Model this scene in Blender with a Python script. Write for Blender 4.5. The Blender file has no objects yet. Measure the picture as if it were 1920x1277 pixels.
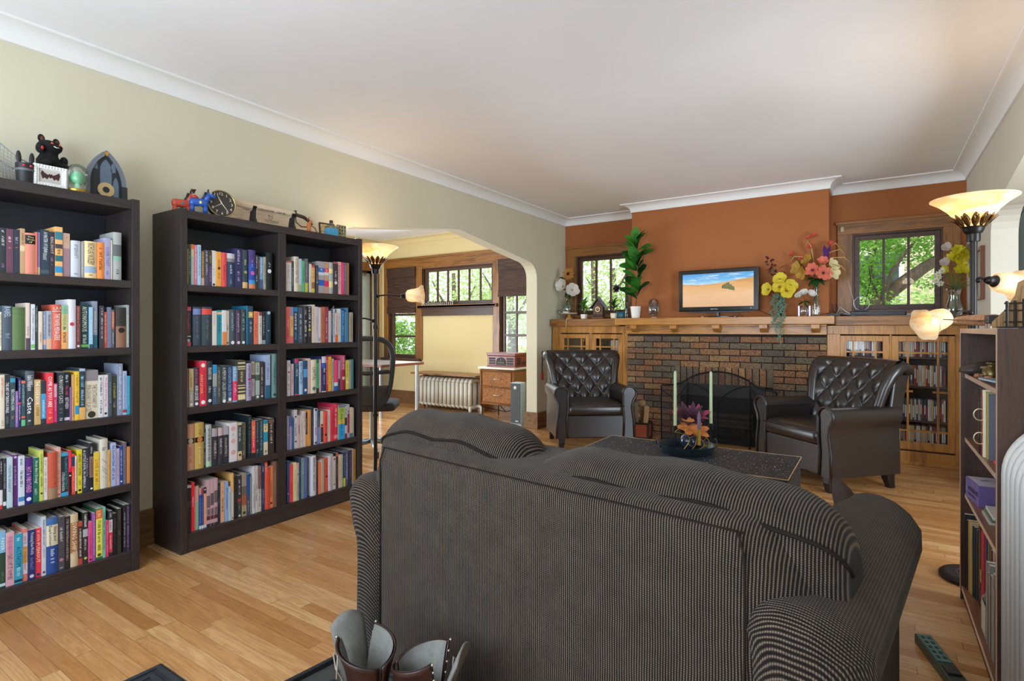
import bpy, math, random
from mathutils import Matrix, Vector, Euler
random.seed(7)
PI = math.pi
SC = bpy.context.scene
COL = SC.collection

# ------------------------------------------------------------------ camera, world, light, exposure
F_PX, U0, V0, EYE = 1028.0, 960.0, 617.0, 1.22
YAW = math.atan(680 / 1028.0)
cam_d = bpy.data.cameras.new('camera')
cam_d.sensor_width = 36.0
cam_d.lens = 36.0 * F_PX / 1920.0
cam_d.shift_y = -(638.5 - V0) / 1920.0
cam_d.clip_start, cam_d.clip_end = 0.05, 200
CAM = bpy.data.objects.new('camera', cam_d)
CAM.location = (0, 0, EYE)
CAM.rotation_euler = (PI / 2, 0, YAW)
COL.objects.link(CAM)
SC.camera = CAM
SC.view_settings.view_transform = 'Standard'
SC.view_settings.look = 'None'
SC.view_settings.gamma = 1.0
SC.view_settings.use_curve_mapping = False
SC.view_settings.exposure = 0.45
SC.cycles.max_bounces = 8
SC.cycles.transparent_max_bounces = 24
SC.cycles.sample_clamp_indirect = 6.0
SC.cycles.use_denoising = True

world = bpy.data.worlds.new('sky')
SC.world = world
world.use_nodes = True
bg = world.node_tree.nodes['Background']
bg.inputs['Color'].default_value = (0.86, 0.93, 1.0, 1)
bg.inputs['Strength'].default_value = 1.5

def lamp(kind, name, loc, energy, color=(1, 1, 1), look=None, size=None, radius=0.03, angle=None):
    d = bpy.data.lights.new(name, kind)
    d.energy = energy
    d.color = color
    if kind == 'AREA':
        d.shape = 'RECTANGLE'
        d.size, d.size_y = size
    elif kind == 'SUN':
        d.angle = angle or 0.05
    else:
        d.shadow_soft_size = radius
    o = bpy.data.objects.new(name, d)
    o.location = loc
    if look is not None:
        o.rotation_euler = (Vector(look) - Vector(loc)).to_track_quat('-Z', 'Y').to_euler()
    COL.objects.link(o)
    return o

DAY = (0.72, 0.86, 1.0)
lamp('SUN', 'sun', (0, 0, 20), 3.2, (1, 0.95, 0.86), look=(3.5, 8, 0), angle=0.03)
lamp('AREA', 'fill_behind_camera', (-1.5, -1.02, 1.4), 88, DAY, look=(-1.2, 3, 2.5), size=(2.6, 1.4))  # unseen fill behind the camera, added to brighten room and ceiling
lamp('AREA', 'fill_side_arch', (2.25, 3.0, 1.3), 140, (.72, .86, 1), look=(-3.2, 5.5, 1.95), size=(1.8, 1.9))  # fill added in the unseen hall to lift the far walls
lamp('AREA', 'daylight_sunroom_window', (-5.0, 6.45, 1.75), 32, DAY, look=(-4.6, 3, 1.0), size=(2.4, 1.1))
lamp('AREA', 'daylight_sunroom_side', (-6.85, 3.2, 1.1), 125, (.76, .88, 1), look=(-.8, 5.4, 2.2), size=(2.0, 1.6))

# ------------------------------------------------------------------ pixel rays onto the planes of the room
_s, _c = math.sin(YAW), math.cos(YAW)
def ray(u, v):
    l = (u - U0) / F_PX
    return (-_s + l * _c, _c + l * _s, (V0 - v) / F_PX)
def onX(u, v, X):
    r = ray(u, v); t = X / r[0]
    return (X, r[1] * t, EYE + r[2] * t)
def onY(u, v, Y):
    r = ray(u, v); t = Y / r[1]
    return (r[0] * t, Y, EYE + r[2] * t)
def onZ(u, v, z=0.0):
    r = ray(u, v); t = (z - EYE) / r[2]
    return (r[0] * t, r[1] * t, z)

# ------------------------------------------------------------------ materials
def lin(h):
    if isinstance(h, str):
        if len(h) == 3: h = ''.join(c * 2 for c in h)
        h = [int(h[i:i + 2], 16) / 255 for i in (0, 2, 4)]
    return tuple((c / 12.92 if c <= 0.04045 else ((c + 0.055) / 1.055) ** 2.4) for c in h) + (1,)

_M = {}
class N:
    """small node-tree writer"""
    def __init__(s, name):
        s.m = bpy.data.materials.new(name); s.m.use_nodes = True
        s.t = s.m.node_tree; s.n = s.t.nodes; s.l = s.t.links
        s.b = s.n['Principled BSDF']; s.out = s.n['Material Output']
    def new(s, typ, **kw):
        n = s.n.new(typ)
        for k, v in kw.items(): setattr(n, k, v)
        return n
    def put(s, sock, v):
        if isinstance(v, bpy.types.NodeSocket): s.l.new(v, sock)
        elif v is not None: sock.default_value = v
    def math(s, op, a, b=None, c=None):
        n = s.new('ShaderNodeMath', operation=op)
        for i, v in enumerate((a, b, c)): s.put(n.inputs[i], v)
        return n.outputs[0]
    def coord(s, scale=(1, 1, 1), loc=(0, 0, 0), rot=(0, 0, 0), what='Object'):
        tc = s.new('ShaderNodeTexCoord'); mp = s.new('ShaderNodeMapping')
        mp.inputs['Scale'].default_value = scale; mp.inputs['Location'].default_value = loc; mp.inputs['Rotation'].default_value = rot
        s.l.new(tc.outputs[what], mp.inputs['Vector'])
        return mp.outputs[0]
    def noise(s, vec, scale=5, detail=3, rough=0.5, dist=0.0):
        n = s.new('ShaderNodeTexNoise')
        s.put(n.inputs['Vector'], vec); n.inputs['Scale'].default_value = scale
        n.inputs['Detail'].default_value = detail; n.inputs['Roughness'].default_value = rough
        n.inputs['Distortion'].default_value = dist
        return n.outputs['Fac']
    def ramp(s, fac, stops):
        n = s.new('ShaderNodeValToRGB'); s.put(n.inputs[0], fac)
        e = n.color_ramp.elements
        while len(e) < len(stops): e.new(0.5)
        for i, (p, c) in enumerate(stops): e[i].position = p; e[i].color = lin(c) if not isinstance(c, tuple) else c
        return n.outputs[0]
    def mix(s, fac, a, b, mode='MIX'):
        n = s.new('ShaderNodeMix', data_type='RGBA', blend_type=mode)
        s.put(n.inputs['Factor'], fac); s.put(n.inputs['A'], a); s.put(n.inputs['B'], b)
        return n.outputs['Result']
    def bump(s, h, strength=0.3, dist=0.01):
        n = s.new('ShaderNodeBump'); n.inputs['Strength'].default_value = strength
        n.inputs['Distance'].default_value = dist; s.put(n.inputs['Height'], h)
        s.l.new(n.outputs[0], s.b.inputs['Normal'])
    def set(s, color=None, rough=None, metal=None, spec=None):
        s.put(s.b.inputs['Base Color'], color); s.put(s.b.inputs['Roughness'], rough)
        s.put(s.b.inputs['Metallic'], metal)
        if spec is not None: s.b.inputs['Specular IOR Level'].default_value = spec
        return s.m
    def sep(s, vec):
        n = s.new('ShaderNodeSeparateXYZ'); s.l.new(vec, n.inputs[0]); return n.outputs

def plain(h, rough=0.5, metal=0.0, spec=0.5, var=0.0):
    """a slightly mottled paint / plastic / paper"""
    k = ('p', h, rough, metal, spec, var)
    if k not in _M:
        w = N('paint_' + h)
        if var:
            c = w.mix(w.noise(w.coord(), 9, 3), tuple(x * (1 - var) for x in lin(h)[:3]) + (1,), tuple(min(1, x * (1 + var)) for x in lin(h)[:3]) + (1,))
        else: c = lin(h)
        w.set(c, rough, metal, spec); _M[k] = w.m
    return _M[k]

def wood(name, dark, light, axis='X', scale=1.0, rough=0.35, ring=9.0):
    k = ('w', name, axis)
    if k in _M: return _M[k]
    w = N('wood_' + name)
    st = {'X': (.09, 1, 1), 'Y': (1, .09, 1), 'Z': (1, 1, .09)}[axis]
    v = w.coord(tuple(a * scale for a in st))
    g = w.noise(v, ring, 5, .65, 1.6)
    fine = w.noise(w.coord(tuple(a * scale * (8 if a == 1 else 3) for a in st)), 30, 2)
    f = w.math('ADD', w.math('MULTIPLY', g, .75), w.math('MULTIPLY', fine, .28))
    c = w.ramp(f, [(.33, dark), (.5, light), (.62, dark), (.75, light)])
    w.bump(f, .08, .004)
    _M[k] = w.set(c, rough); return w.m

def glass(name='clear', tint=(1, 1, 1, 1), gloss=.08, rough=0.02, fk=.6):
    """thin pane: mostly clear, with a fresnel reflection"""
    k = ('g', name)
    if k in _M: return _M[k]
    w = N('glass_' + name)
    tr = w.new('ShaderNodeBsdfTransparent'); tr.inputs[0].default_value = tint
    gl = w.new('ShaderNodeBsdfGlossy'); gl.inputs['Roughness'].default_value = rough
    fr = w.new('ShaderNodeLayerWeight'); fr.inputs[0].default_value = .35
    f = w.math('ADD', w.math('MULTIPLY', fr.outputs['Fresnel'], fk), gloss)
    mx = w.new('ShaderNodeMixShader'); w.put(mx.inputs[0], w.math('MINIMUM', f, .9))
    w.l.new(tr.outputs[0], mx.inputs[1]); w.l.new(gl.outputs[0], mx.inputs[2])
    w.l.new(mx.outputs[0], w.out.inputs['Surface'])
    _M[k] = w.m; return w.m

def leafmat(name, dark, light, trans=.35, rough=.45):
    k = ('l', name)
    if k in _M: return _M[k]
    w = N('leaf_' + name)
    oi = w.new('ShaderNodeObjectInfo')
    f = w.noise(w.coord(), 6, 2)
    c = w.mix(f, lin(dark), lin(light))
    w.set(c, rough, spec=.3)
    t = w.new('ShaderNodeBsdfTranslucent'); w.put(t.inputs[0], c)
    mx = w.new('ShaderNodeMixShader'); mx.inputs[0].default_value = trans
    w.l.new(w.b.outputs[0], mx.inputs[1]); w.l.new(t.outputs[0], mx.inputs[2])
    w.l.new(mx.outputs[0], w.out.inputs['Surface'])
    _M[k] = w.m; return w.m

def glow(name, h, strength):
    k = ('e', name)
    if k in _M: return _M[k]
    w = N('lit_' + name)
    w.set(lin(h), .4); w.b.inputs['Emission Color'].default_value = lin(h); w.b.inputs['Emission Strength'].default_value = strength
    _M[k] = w.m; return w.m

# ------------------------------------------------------------------ mesh writer
class MB:
    def __init__(s): s.v, s.f, s.k, s.mi = [], [], [], 0
    def mat(s, i): s.mi = i; return s
    def add(s, vs, fs, M=None):
        o = len(s.v)
        s.v += [tuple(M @ Vector(p)) if M else tuple(p) for p in vs]
        s.f += [tuple(o + i for i in f) for f in fs]; s.k += [s.mi] * len(fs)
        return s
    def box(s, a, b, M=None):
        (x0, y0, z0), (x1, y1, z1) = a, b
        return s.add([(x0, y0, z0), (x1, y0, z0), (x1, y1, z0), (x0, y1, z0), (x0, y0, z1), (x1, y0, z1), (x1, y1, z1), (x0, y1, z1)],
                     [(0, 3, 2, 1), (4, 5, 6, 7), (0, 1, 5, 4), (1, 2, 6, 5), (2, 3, 7, 6), (3, 0, 4, 7)], M)
    def prism(s, prof, axis, a, b, M=None, caps=True):
        """closed profile in the two other axes, swept along axis from a to b"""
        n = len(prof)
        put = {'X': lambda t, p: (t, p[0], p[1]), 'Y': lambda t, p: (p[0], t, p[1]), 'Z': lambda t, p: (p[0], p[1], t)}[axis]
        vs = [put(a, p) for p in prof] + [put(b, p) for p in prof]
        fs = [(i, (i + 1) % n, n + (i + 1) % n, n + i) for i in range(n)]
        if caps: fs += [tuple(range(n))[::-1], tuple(range(n, 2 * n))]
        return s.add(vs, fs, M)
    def lathe(s, prof, seg=24, M=None, arc=2 * PI, wob=None):
        """profile of (radius, z) turned about Z; wob(angle, i) scales the radius"""
        full = arc > 6.28; cols = seg if full else seg + 1
        vs, fs, n = [], [], len(prof)
        for j in range(cols):
            a = arc * j / seg
            for i, (r, z) in enumerate(prof):
                k = wob(a, i) if wob else 1
                vs.append((r * k * math.cos(a), r * k * math.sin(a), z))
        for j in range(seg):
            q = (j + 1) % cols
            for i in range(n - 1): fs.append((j * n + i, q * n + i, q * n + i + 1, j * n + i + 1))
        return s.add(vs, fs, M)
    def cyl(s, p, r, h, seg=20, M=None, r2=None):
        r2 = r if r2 is None else r2
        T = Matrix.Translation(p)
        return s.lathe([(0, 0), (r, 0), (r2, h), (0, h)], seg, M @ T if M else T)
    def tube(s, pts, r, seg=8, closed=False, M=None, caps=True):
        P = [Vector(p) for p in pts]; n = len(P); vs, fs = [], []
        rr = r if isinstance(r, (list, tuple)) else [r] * n
        up = None
        for i in range(n):
            if closed: d = P[(i + 1) % n] - P[i - 1]
            else: d = P[min(i + 1, n - 1)] - P[max(i - 1, 0)]
            d = d.normalized() if d.length > 1e-9 else Vector((0, 0, 1))
            if up is None: up = d.orthogonal().normalized()
            up = (up - d * up.dot(d))
            up = up.normalized() if up.length > 1e-6 else d.orthogonal().normalized()
            w = d.cross(up)
            for j in range(seg):
                a = 2 * PI * j / seg
                vs.append(P[i] + (up * math.cos(a) + w * math.sin(a)) * rr[i])
        for i in range(n if closed else n - 1):
            q = (i + 1) % n
            for j in range(seg): fs.append((i * seg + j, i * seg + (j + 1) % seg, q * seg + (j + 1) % seg, q * seg + j))
        if not closed and caps: fs += [tuple(range(seg))[::-1], tuple(range((n - 1) * seg, n * seg))]
        return s.add(vs, fs, M)
    def ball(s, p, r, seg=12, rings=8, M=None):
        r = r if isinstance(r, (tuple, list)) else (r, r, r)
        T = Matrix.Translation(p) @ Matrix.Diagonal((r[0], r[1], r[2], 1))
        pr = [(math.sin(PI * i / rings), -math.cos(PI * i / rings)) for i in range(rings + 1)]
        return s.lathe(pr, seg, M @ T if M else T)
    def grid(s, fn, nu, nv, M=None, cu=False, cv=False):
        U, V = (nu if cu else nu + 1), (nv if cv else nv + 1)
        vs = [fn(i / nu, j / nv) for i in range(U) for j in range(V)]
        fs = [(i * V + j, ((i + 1) % U) * V + j, ((i + 1) % U) * V + (j + 1) % V, i * V + (j + 1) % V) for i in range(nu) for j in range(nv)]
        return s.add(vs, fs, M)
    def leaf(s, p, d, up, L, W, bend=.2, n=3):
        """one curved leaf blade from p along d"""
        d = Vector(d).normalized(); up = Vector(up); side = d.cross(up)
        side = side.normalized() if side.length > 1e-5 else d.orthogonal().normalized(); nrm = side.cross(d)
        p = Vector(p); vs, fs = [], []
        for i in range(n + 1):
            t = i / n; w = W * .5 * math.sin(PI * min(.97, .06 + t * .94)) ** .8
            c = p + d * (L * t) - nrm * (bend * L * t * t)
            vs += [c - side * w + nrm * w * .25, c, c + side * w + nrm * w * .25]
        for i in range(n):
            a = i * 3; fs += [(a, a + 1, a + 4, a + 3), (a + 1, a + 2, a + 5, a + 4)]
        return s.add(vs, fs)
    def petal(s, p, d, up, L, W, bend=.2, n=4):
        """a broad rounded petal, widest past the middle"""
        d = Vector(d).normalized(); up = Vector(up); side = d.cross(up)
        side = side.normalized() if side.length > 1e-5 else d.orthogonal().normalized(); nrm = side.cross(d)
        p = Vector(p); vs, fs = [], []
        for i in range(n + 1):
            t = i / n; w = W * .5 * (.25, .7, 1, .95, .45)[int(round(t * 4))]
            c = p + d * (L * t) - nrm * (bend * L * t * t)
            vs += [c - side * w + nrm * w * .22, c - side * w * .5, c + nrm * w * .1, c + side * w * .5, c + side * w + nrm * w * .22]
        for i in range(n):
            a = i * 5; fs += [(a + k, a + k + 1, a + k + 6, a + k + 5) for k in range(4)]
        return s.add(vs, fs)
    def build(s, name, mats, parent=None, smooth=False, bevel=0, sub=0, loc=None, rot=None, angle=None, solid=0):
        me = bpy.data.meshes.new(name)
        me.from_pydata(s.v, [], s.f); me.update()
        for m in (mats if isinstance(mats, (list, tuple)) else [mats]): me.materials.append(m)
        if any(s.k): me.polygons.foreach_set('material_index', s.k)
        if smooth: me.polygons.foreach_set('use_smooth', [True] * len(me.polygons))
        o = bpy.data.objects.new(name, me)
        COL.objects.link(o)
        if parent: o.parent = parent
        if loc: o.location = loc
        if rot: o.rotation_euler = rot
        if solid:
            m = o.modifiers.new('thick', 'SOLIDIFY'); m.thickness = solid; m.offset = 0
        if bevel:
            m = o.modifiers.new('edge', 'BEVEL'); m.width = bevel; m.segments = 2; m.limit_method = 'ANGLE'; m.angle_limit = .7
        if sub:
            m = o.modifiers.new('soft', 'SUBSURF'); m.levels = sub; m.render_levels = sub
        if angle:
            import bmesh
            bm = bmesh.new(); bm.from_mesh(me)
            for e in bm.edges:
                if len(e.link_faces) == 2 and e.calc_face_angle(0) > angle: e.smooth = False
            bm.to_mesh(me); bm.free()
        return o

def fixnormals(o):
    import bmesh
    bm = bmesh.new(); bm.from_mesh(o.data)
    bmesh.ops.recalc_face_normals(bm, faces=bm.faces); bm.to_mesh(o.data); bm.free()
    return o

def tag(o, label, cat, group=None):
    o['label'] = label; o['category'] = cat
    if group: o['group'] = group
    return o
def struct(o):
    o['kind'] = 'structure'; return o
def thing(name, label, cat, loc=(0, 0, 0), rz=0, group=None):
    o = bpy.data.objects.new(name, None); COL.objects.link(o)
    o.location = loc; o.rotation_euler = (0, 0, rz); o.empty_display_size = .1
    return tag(o, label, cat, group)
def copy_tree(o, parent=None):
    c = o.copy(); COL.objects.link(c)
    if parent: c.parent = parent
    for ch in list(o.children): copy_tree(ch, c)
    return c
def R(axis, a): return Matrix.Rotation(a, 4, axis)
def T(*p): return Matrix.Translation(p if len(p) == 3 else p[0])
def S(x, y, z): return Matrix.Diagonal((x, y, z, 1))

def textmesh(s, size=1.0, align='CENTER'):
    """outline lettering as mesh data (x right, y up), plus its width and height"""
    cu = bpy.data.curves.new('lettering', 'FONT'); cu.body = s; cu.size = size
    cu.align_x = 'LEFT'; cu.resolution_u = 1
    to = bpy.data.objects.new('lettering', cu); COL.objects.link(to)
    dg = bpy.context.evaluated_depsgraph_get()
    me = bpy.data.meshes.new_from_object(to.evaluated_get(dg))
    bpy.data.objects.remove(to); bpy.data.curves.remove(cu)
    vs = [tuple(v.co) for v in me.vertices]; fs = [tuple(p.vertices) for p in me.polygons]
    bpy.data.meshes.remove(me)
    xs = [v[0] for v in vs] or [0]; ys = [v[1] for v in vs] or [0]
    return vs, fs, min(xs), max(xs), min(ys), max(ys)
_txt = {}
def text_into(mb, s, M, w, h):
    """fit the words s into a w x h box centred on the origin of M (x right, y up, z out)"""
    if s not in _txt: _txt[s] = textmesh(s)
    vs, fs, x0, x1, y0, y1 = _txt[s]
    sx = w / max(1e-6, x1 - x0); sy = h / max(1e-6, y1 - y0)
    if sx > sy * 1.25: sx = sy * 1.25
    cx, cy = (x0 + x1) / 2, (y0 + y1) / 2
    mb.add([((x - cx) * sx, (y - cy) * sy, 0) for x, y, z in vs], fs, M)
def strokes_into(mb, M, w, h, rnd):
    """lettering too small to read: a run of uneven strokes"""
    x = -w / 2; cw = min(h * .62, .009)
    while x < w / 2 - cw * .5:
        if rnd.random() < .13: x += cw * .8; continue
        hh = h * rnd.choice((.7, .7, 1, 1, .85)); y = -h / 2
        t = cw * .24
        a = x; b = x + cw * .68
        def q(p, r_, s_, u): mb.add([(p, r_, 0), (s_, r_, 0), (s_, u, 0), (p, u, 0)], [(0, 1, 2, 3)], M)
        k = rnd.random()
        q(a, y, a + t, y + hh)
        if k < .75: q(a, y + (hh - t if k < .4 else 0), b, y + (hh if k < .4 else t))
        if k > .3: q(b - t, y, b, y + hh)
        x += cw
# ================================================================== the room
OAK = wood('oak_trim', '5e3e1e', '9c6730', 'X', 1, .35)
OAKZ = wood('oak_trim', '5e3e1e', '9c6730', 'Z', 1, .35)
OAKY = wood('oak_trim', '5e3e1e', '9c6730', 'Y', 1, .35)
DARKW = wood('dark_sash', '3a2418', '543626', 'X', 1, .4)
DARKWZ = wood('dark_sash', '3a2418', '543626', 'Z', 1, .4)
BASEW = wood('baseboard', '5c3d24', '84603c', 'Y', 1, .4)

def wallpaint(name, h, rough=.75):
    w = N('plaster_' + name)
    c0 = lin(h)
    n1 = w.noise(w.coord(), 1.3, 4, .6)
    c = w.mix(n1, tuple(x * .93 for x in c0[:3]) + (1,), tuple(min(1, x * 1.05) for x in c0[:3]) + (1,))
    w.bump(w.noise(w.coord(), 60, 4), .06, .004)
    return w.set(c, rough, spec=.25)
SAGE = wallpaint('sage_cream', 'd3ccb3')
ORANGE = wallpaint('burnt_orange', 'a36339')
YELLOW = wallpaint('pale_yellow', 'e0cd9a')
WHITE = wallpaint('white', 'f0eff0')
CROWN = plain('e9e7e4', .55, spec=.3)

def floor_mat():
    w = N('oak_strip_floor')
    x, y, z = w.sep(w.coord())[:3]
    row = w.math('FLOOR', w.math('DIVIDE', y, .0572))
    rn = w.new('ShaderNodeTexWhiteNoise', noise_dimensions='1D'); w.put(rn.inputs['W'], row)
    xs = w.math('ADD', x, w.math('MULTIPLY', rn.outputs['Value'], 7.3))
    ln = w.math('ADD', .75, w.math('MULTIPLY', rn.outputs['Value'], .55))
    q = w.math('DIVIDE', xs, ln); cell = w.math('FLOOR', q)
    cb = w.new('ShaderNodeCombineXYZ'); w.put(cb.inputs[0], row); w.put(cb.inputs[1], cell)
    wn = w.new('ShaderNodeTexWhiteNoise', noise_dimensions='2D'); w.put(wn.inputs['Vector'], cb.outputs[0])
    cv = w.new('ShaderNodeCombineXYZ')
    w.put(cv.inputs[0], w.math('MULTIPLY', x, 1.1)); w.put(cv.inputs[1], w.math('ADD', w.math('MULTIPLY', y, 14), w.math('MULTIPLY', wn.outputs['Value'], 91)))
    w.put(cv.inputs[2], w.math('MULTIPLY', wn.outputs['Value'], 40))
    g = w.noise(cv.outputs[0], 1.5, 4, .6, 2.2)
    cf = w.new('ShaderNodeCombineXYZ'); w.put(cf.inputs[0], w.math('MULTIPLY', x, 6)); w.put(cf.inputs[1], w.math('MULTIPLY', y, 260)); 
    fine = w.noise(cf.outputs[0], 1.0, 2)
    base = w.ramp(wn.outputs['Value'], [(0, 'ae7844'), (.35, 'c28d58'), (.7, 'cc9b66'), (1, 'd6aa76')])
    c = w.mix(w.math('MULTIPLY', w.ramp(g, [(.38, '000'), (.5, 'fff'), (.58, '000')]), .38), base, lin('8a5428'))
    c = w.mix(w.math('MULTIPLY', fine, .22), c, lin('94602f'))
    fy = w.math('FRACT', w.math('DIVIDE', y, .0572)); fx = w.math('FRACT', q)
    gap = w.math('MAXIMUM', w.math('LESS_THAN', fy, .022), w.math('LESS_THAN', fx, .0025))
    c = w.mix(w.math('MULTIPLY', gap, .75), c, lin('4a2c14'))
    w.bump(w.math('SUBTRACT', 1, gap), .25, .002)
    return w.set(c, w.math('ADD', .2, w.math('MULTIPLY', fine, .12)), spec=.5)
WX, WB, CHY, WR, CZ = -3.44, 6.49, 6.15, .703, 2.675
struct(MB().box((-7.3, -1.3, -.06), (2.5, 6.75, 0)).build('floor', floor_mat()))
struct(MB().box((-3.55, -1.3, CZ), (2.5, 6.75, CZ + .08)).build('ceiling', WHITE))
struct(MB().box((-7.3, 1.7, 2.72), (-3.55, 6.75, 2.8)).build('ceiling_sunroom', WHITE))

def arch_wall(X0, X1, y0, y1, ztop, op, peak, name, mat):
    """wall slab between X0 and X1 with a shallow peaked arch opening op=(ya, yb)"""
    ya, yb = op; ym = (ya + yb) / 2
    half = [(yb, 0), (yb, peak - .36)]
    for i in range(1, 7):
        a = i / 6 * PI / 2
        half.append((yb - .26 * (1 - math.cos(a)), peak - .36 + .19 * math.sin(a)))
    half.append((ym, peak))
    left = [(2 * ym - y, z) for y, z in half[:-1]][::-1]
    pr = [(y1, 0), (y1, ztop), (y0, ztop), (y0, 0)] + left[::-1][0:0]
    prof = [(y1, 0), (y1, ztop), (y0, ztop), (y0, 0)] + [(2 * ym - y, z) for y, z in half[:-1]] + half[::-1]
    m = MB()
    # strips beside and above the opening keep every face convex
    o = [(2 * ym - y, z) for y, z in half[:-1]] + half[::-1]
    m.box((X0, y0, 0), (X1, ya, ztop)); m.box((X0, yb, 0), (X1, y1, ztop))
    up = [p for p in o if p[1] > 0]
    for (p, q) in zip(up[:-1], up[1:]):
        if abs(p[0] - q[0]) < 1e-6: continue
        m.prism([p, q, (q[0], ztop), (p[0], ztop)], 'X', X0, X1)
    return struct(fixnormals(m.build(name, mat)))
arch_wall(-3.59, WX, -1.25, 6.62, CZ, (2.75, 5.75), 2.21, 'wall_left', SAGE)
arch_wall(WR, WR + .15, -1.25, 6.62, CZ, (2.5, 5.24), 2.25, 'wall_right', wallpaint('grey_cream', 'cfc8b8'))

def holed(name, mat, x0, x1, ya, yb, z0, z1, holes):
    """wall along X, thick from ya to yb, with rectangular window holes (x0, x1, z0, z1)"""
    m = MB(); x = x0
    for (a, b, c, d) in sorted(holes):
        m.box((x, ya, z0), (a, yb, z1)); m.box((a, ya, z0), (b, yb, c)); m.box((a, ya, d), (b, yb, z1)); x = b
    m.box((x, ya, z0), (x1, yb, z1))
    return struct(m.build(name, mat))
LW, RW = (-3.27, -2.55, 1.40, 2.17), (-.187, .533, 1.40, 2.17)
holed('wall_back', ORANGE, WX, WR, WB, WB + .13, 0, CZ, [LW, RW])
SY = 6.62
UX = lambda u: onY(u, 600, SY)[0]
SW1 = (UX(730), UX(781), .74, 2.22); SW2 = (UX(793), UX(925.5), 1.60, 2.20); SW3 = (UX(938), UX(1003), .74, 2.22)
holed('wall_sunroom_back', YELLOW, -7.2, -3.59, SY, SY + .13, 0, 2.72, [SW1, SW2, SW3])
# sunroom side walls, the hall beyond the right arch and the wall behind the camera
SX = -7.07
m = MB(); m.box((SX - .13, 1.7, 0), (SX, 5.0, 2.72)); m.box((SX - .13, 6.43, 0), (SX, SY, 2.72)); m.box((SX - .13, 5.0, 2.2), (SX, 6.43, 2.72))
struct(m.build('wall_sunroom_left', YELLOW))
struct(MB().box((SX - .1, 1.6, 0), (-3.59, 1.7, 2.72)).build('wall_sunroom_front', YELLOW))
struct(MB().box((2.3, -1.25, 0), (2.4, 6.6, CZ)).build('wall_hall_right', SAGE))
struct(MB().box((WR + .15, 5.4, 0), (2.3, 5.5, CZ)).build('wall_hall_back', wallpaint('hall', 'b8b0a2')))
holed('wall_front', SAGE, WX, 2.3, -1.25, -1.12, 0, CZ, [(-2.9, -.2, .75, 2.3)])
struct(MB().box((WX + .94, CHY, 1.3), (-.372, WB, CZ)).build('wall_chimney', ORANGE)).location.x = .12

CX0, CX1 = WX + 1.06, -.252
bpy.data.objects['wall_chimney'].location.x = 0
bpy.data.objects['wall_chimney'].data.clear_geometry()
_m = MB().box((-2.378, CHY, 1.30), (-.372, WB, CZ)); bpy.data.objects['wall_chimney'].data.from_pydata(_m.v, [], _m.f)

# crown moulding: cove profile (out from the wall, height)
CP = [(0, 2.585), (.014, 2.585), (.014, 2.6)] + [(.014 + .086 * (1 - math.cos(a)), 2.6 + .062 * math.sin(a)) for a in [PI / 2 * i / 6 for i in range(1, 7)]] + [(.108, 2.664), (.108, CZ), (0, CZ)]
def crown(n, axis, at, sgn, a, b, ma=0, mb=0):
    """ma, mb: +1 mitres that end out past the corner, -1 cuts it back"""
    m = MB(); k = len(CP); vs = []
    for (t, q) in ((a, -ma), (b, mb)):
        for p, z in CP: vs.append((at + sgn * p, t + q * p, z) if axis == 'Y' else (t + q * p, at + sgn * p, z))
    m.add(vs, [(i, (i + 1) % k, k + (i + 1) % k, k + i) for i in range(k)])
    struct(fixnormals(m.build('trim_%d' % n, CROWN)))
crown(1, 'Y', WX, 1, -1.2, WB, 0, -1); crown(2, 'Y', WR, -1, -1.2, WB, 0, -1)
crown(3, 'X', WB, -1, WX, -2.378, -1, -1); crown(4, 'X', WB, -1, -.372, WR, -1, -1)
crown(5, 'X', CHY, -1, -2.378, -.372, 1, 1)
crown(6, 'Y', -2.378, -1, CHY, WB, 1, -1); crown(7, 'Y', -.372, 1, CHY, WB, 1, -1)
struct(fixnormals(MB().prism([(SY - p * .8, z + .045) for p, z in CP], 'X', SX, -3.59).build('trim_8', YELLOW)))

def baseboard(name, boxes, mat=BASEW):
    m = MB()
    for a, b in boxes:
        m.box(a, b)
        (x0, y0, _), (x1, y1, z1) = a, b
        m.box((x0 - .006, y0 - .006, 0), (x1 + .006, y1 + .006, .03)).box((x0 - .005, y0 - .005, z1 - .03), (x1 + .005, y1 + .005, z1 - .018))
    return struct(m.build(name, mat, bevel=.003))
baseboard('baseboard_left', [((WX, -1.1, 0), (WX + .02, 2.73, .2)), ((-3.61, 5.728, 0), (WX + .022, 5.75, .2)), ((WX, 5.75, 0), (WX + .022, 6.06, .2)), ((-3.61, 2.75, 0), (WX + .02, 2.77, .2))])
baseboard('baseboard_sunroom', [((SX, SY - .022, 0), (-3.6, SY, .2)), ((SX, 1.7, 0), (SX + .02, 5, .2))])
baseboard('baseboard_right', [((WR - .02, -1.1, 0), (WR, 2.5, .2)), ((WR - .02, 5.24, 0), (WR, 6.05, .2)), ((WR - .02, 5.22, 0), (WR + .17, 5.24, .2))])

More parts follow.
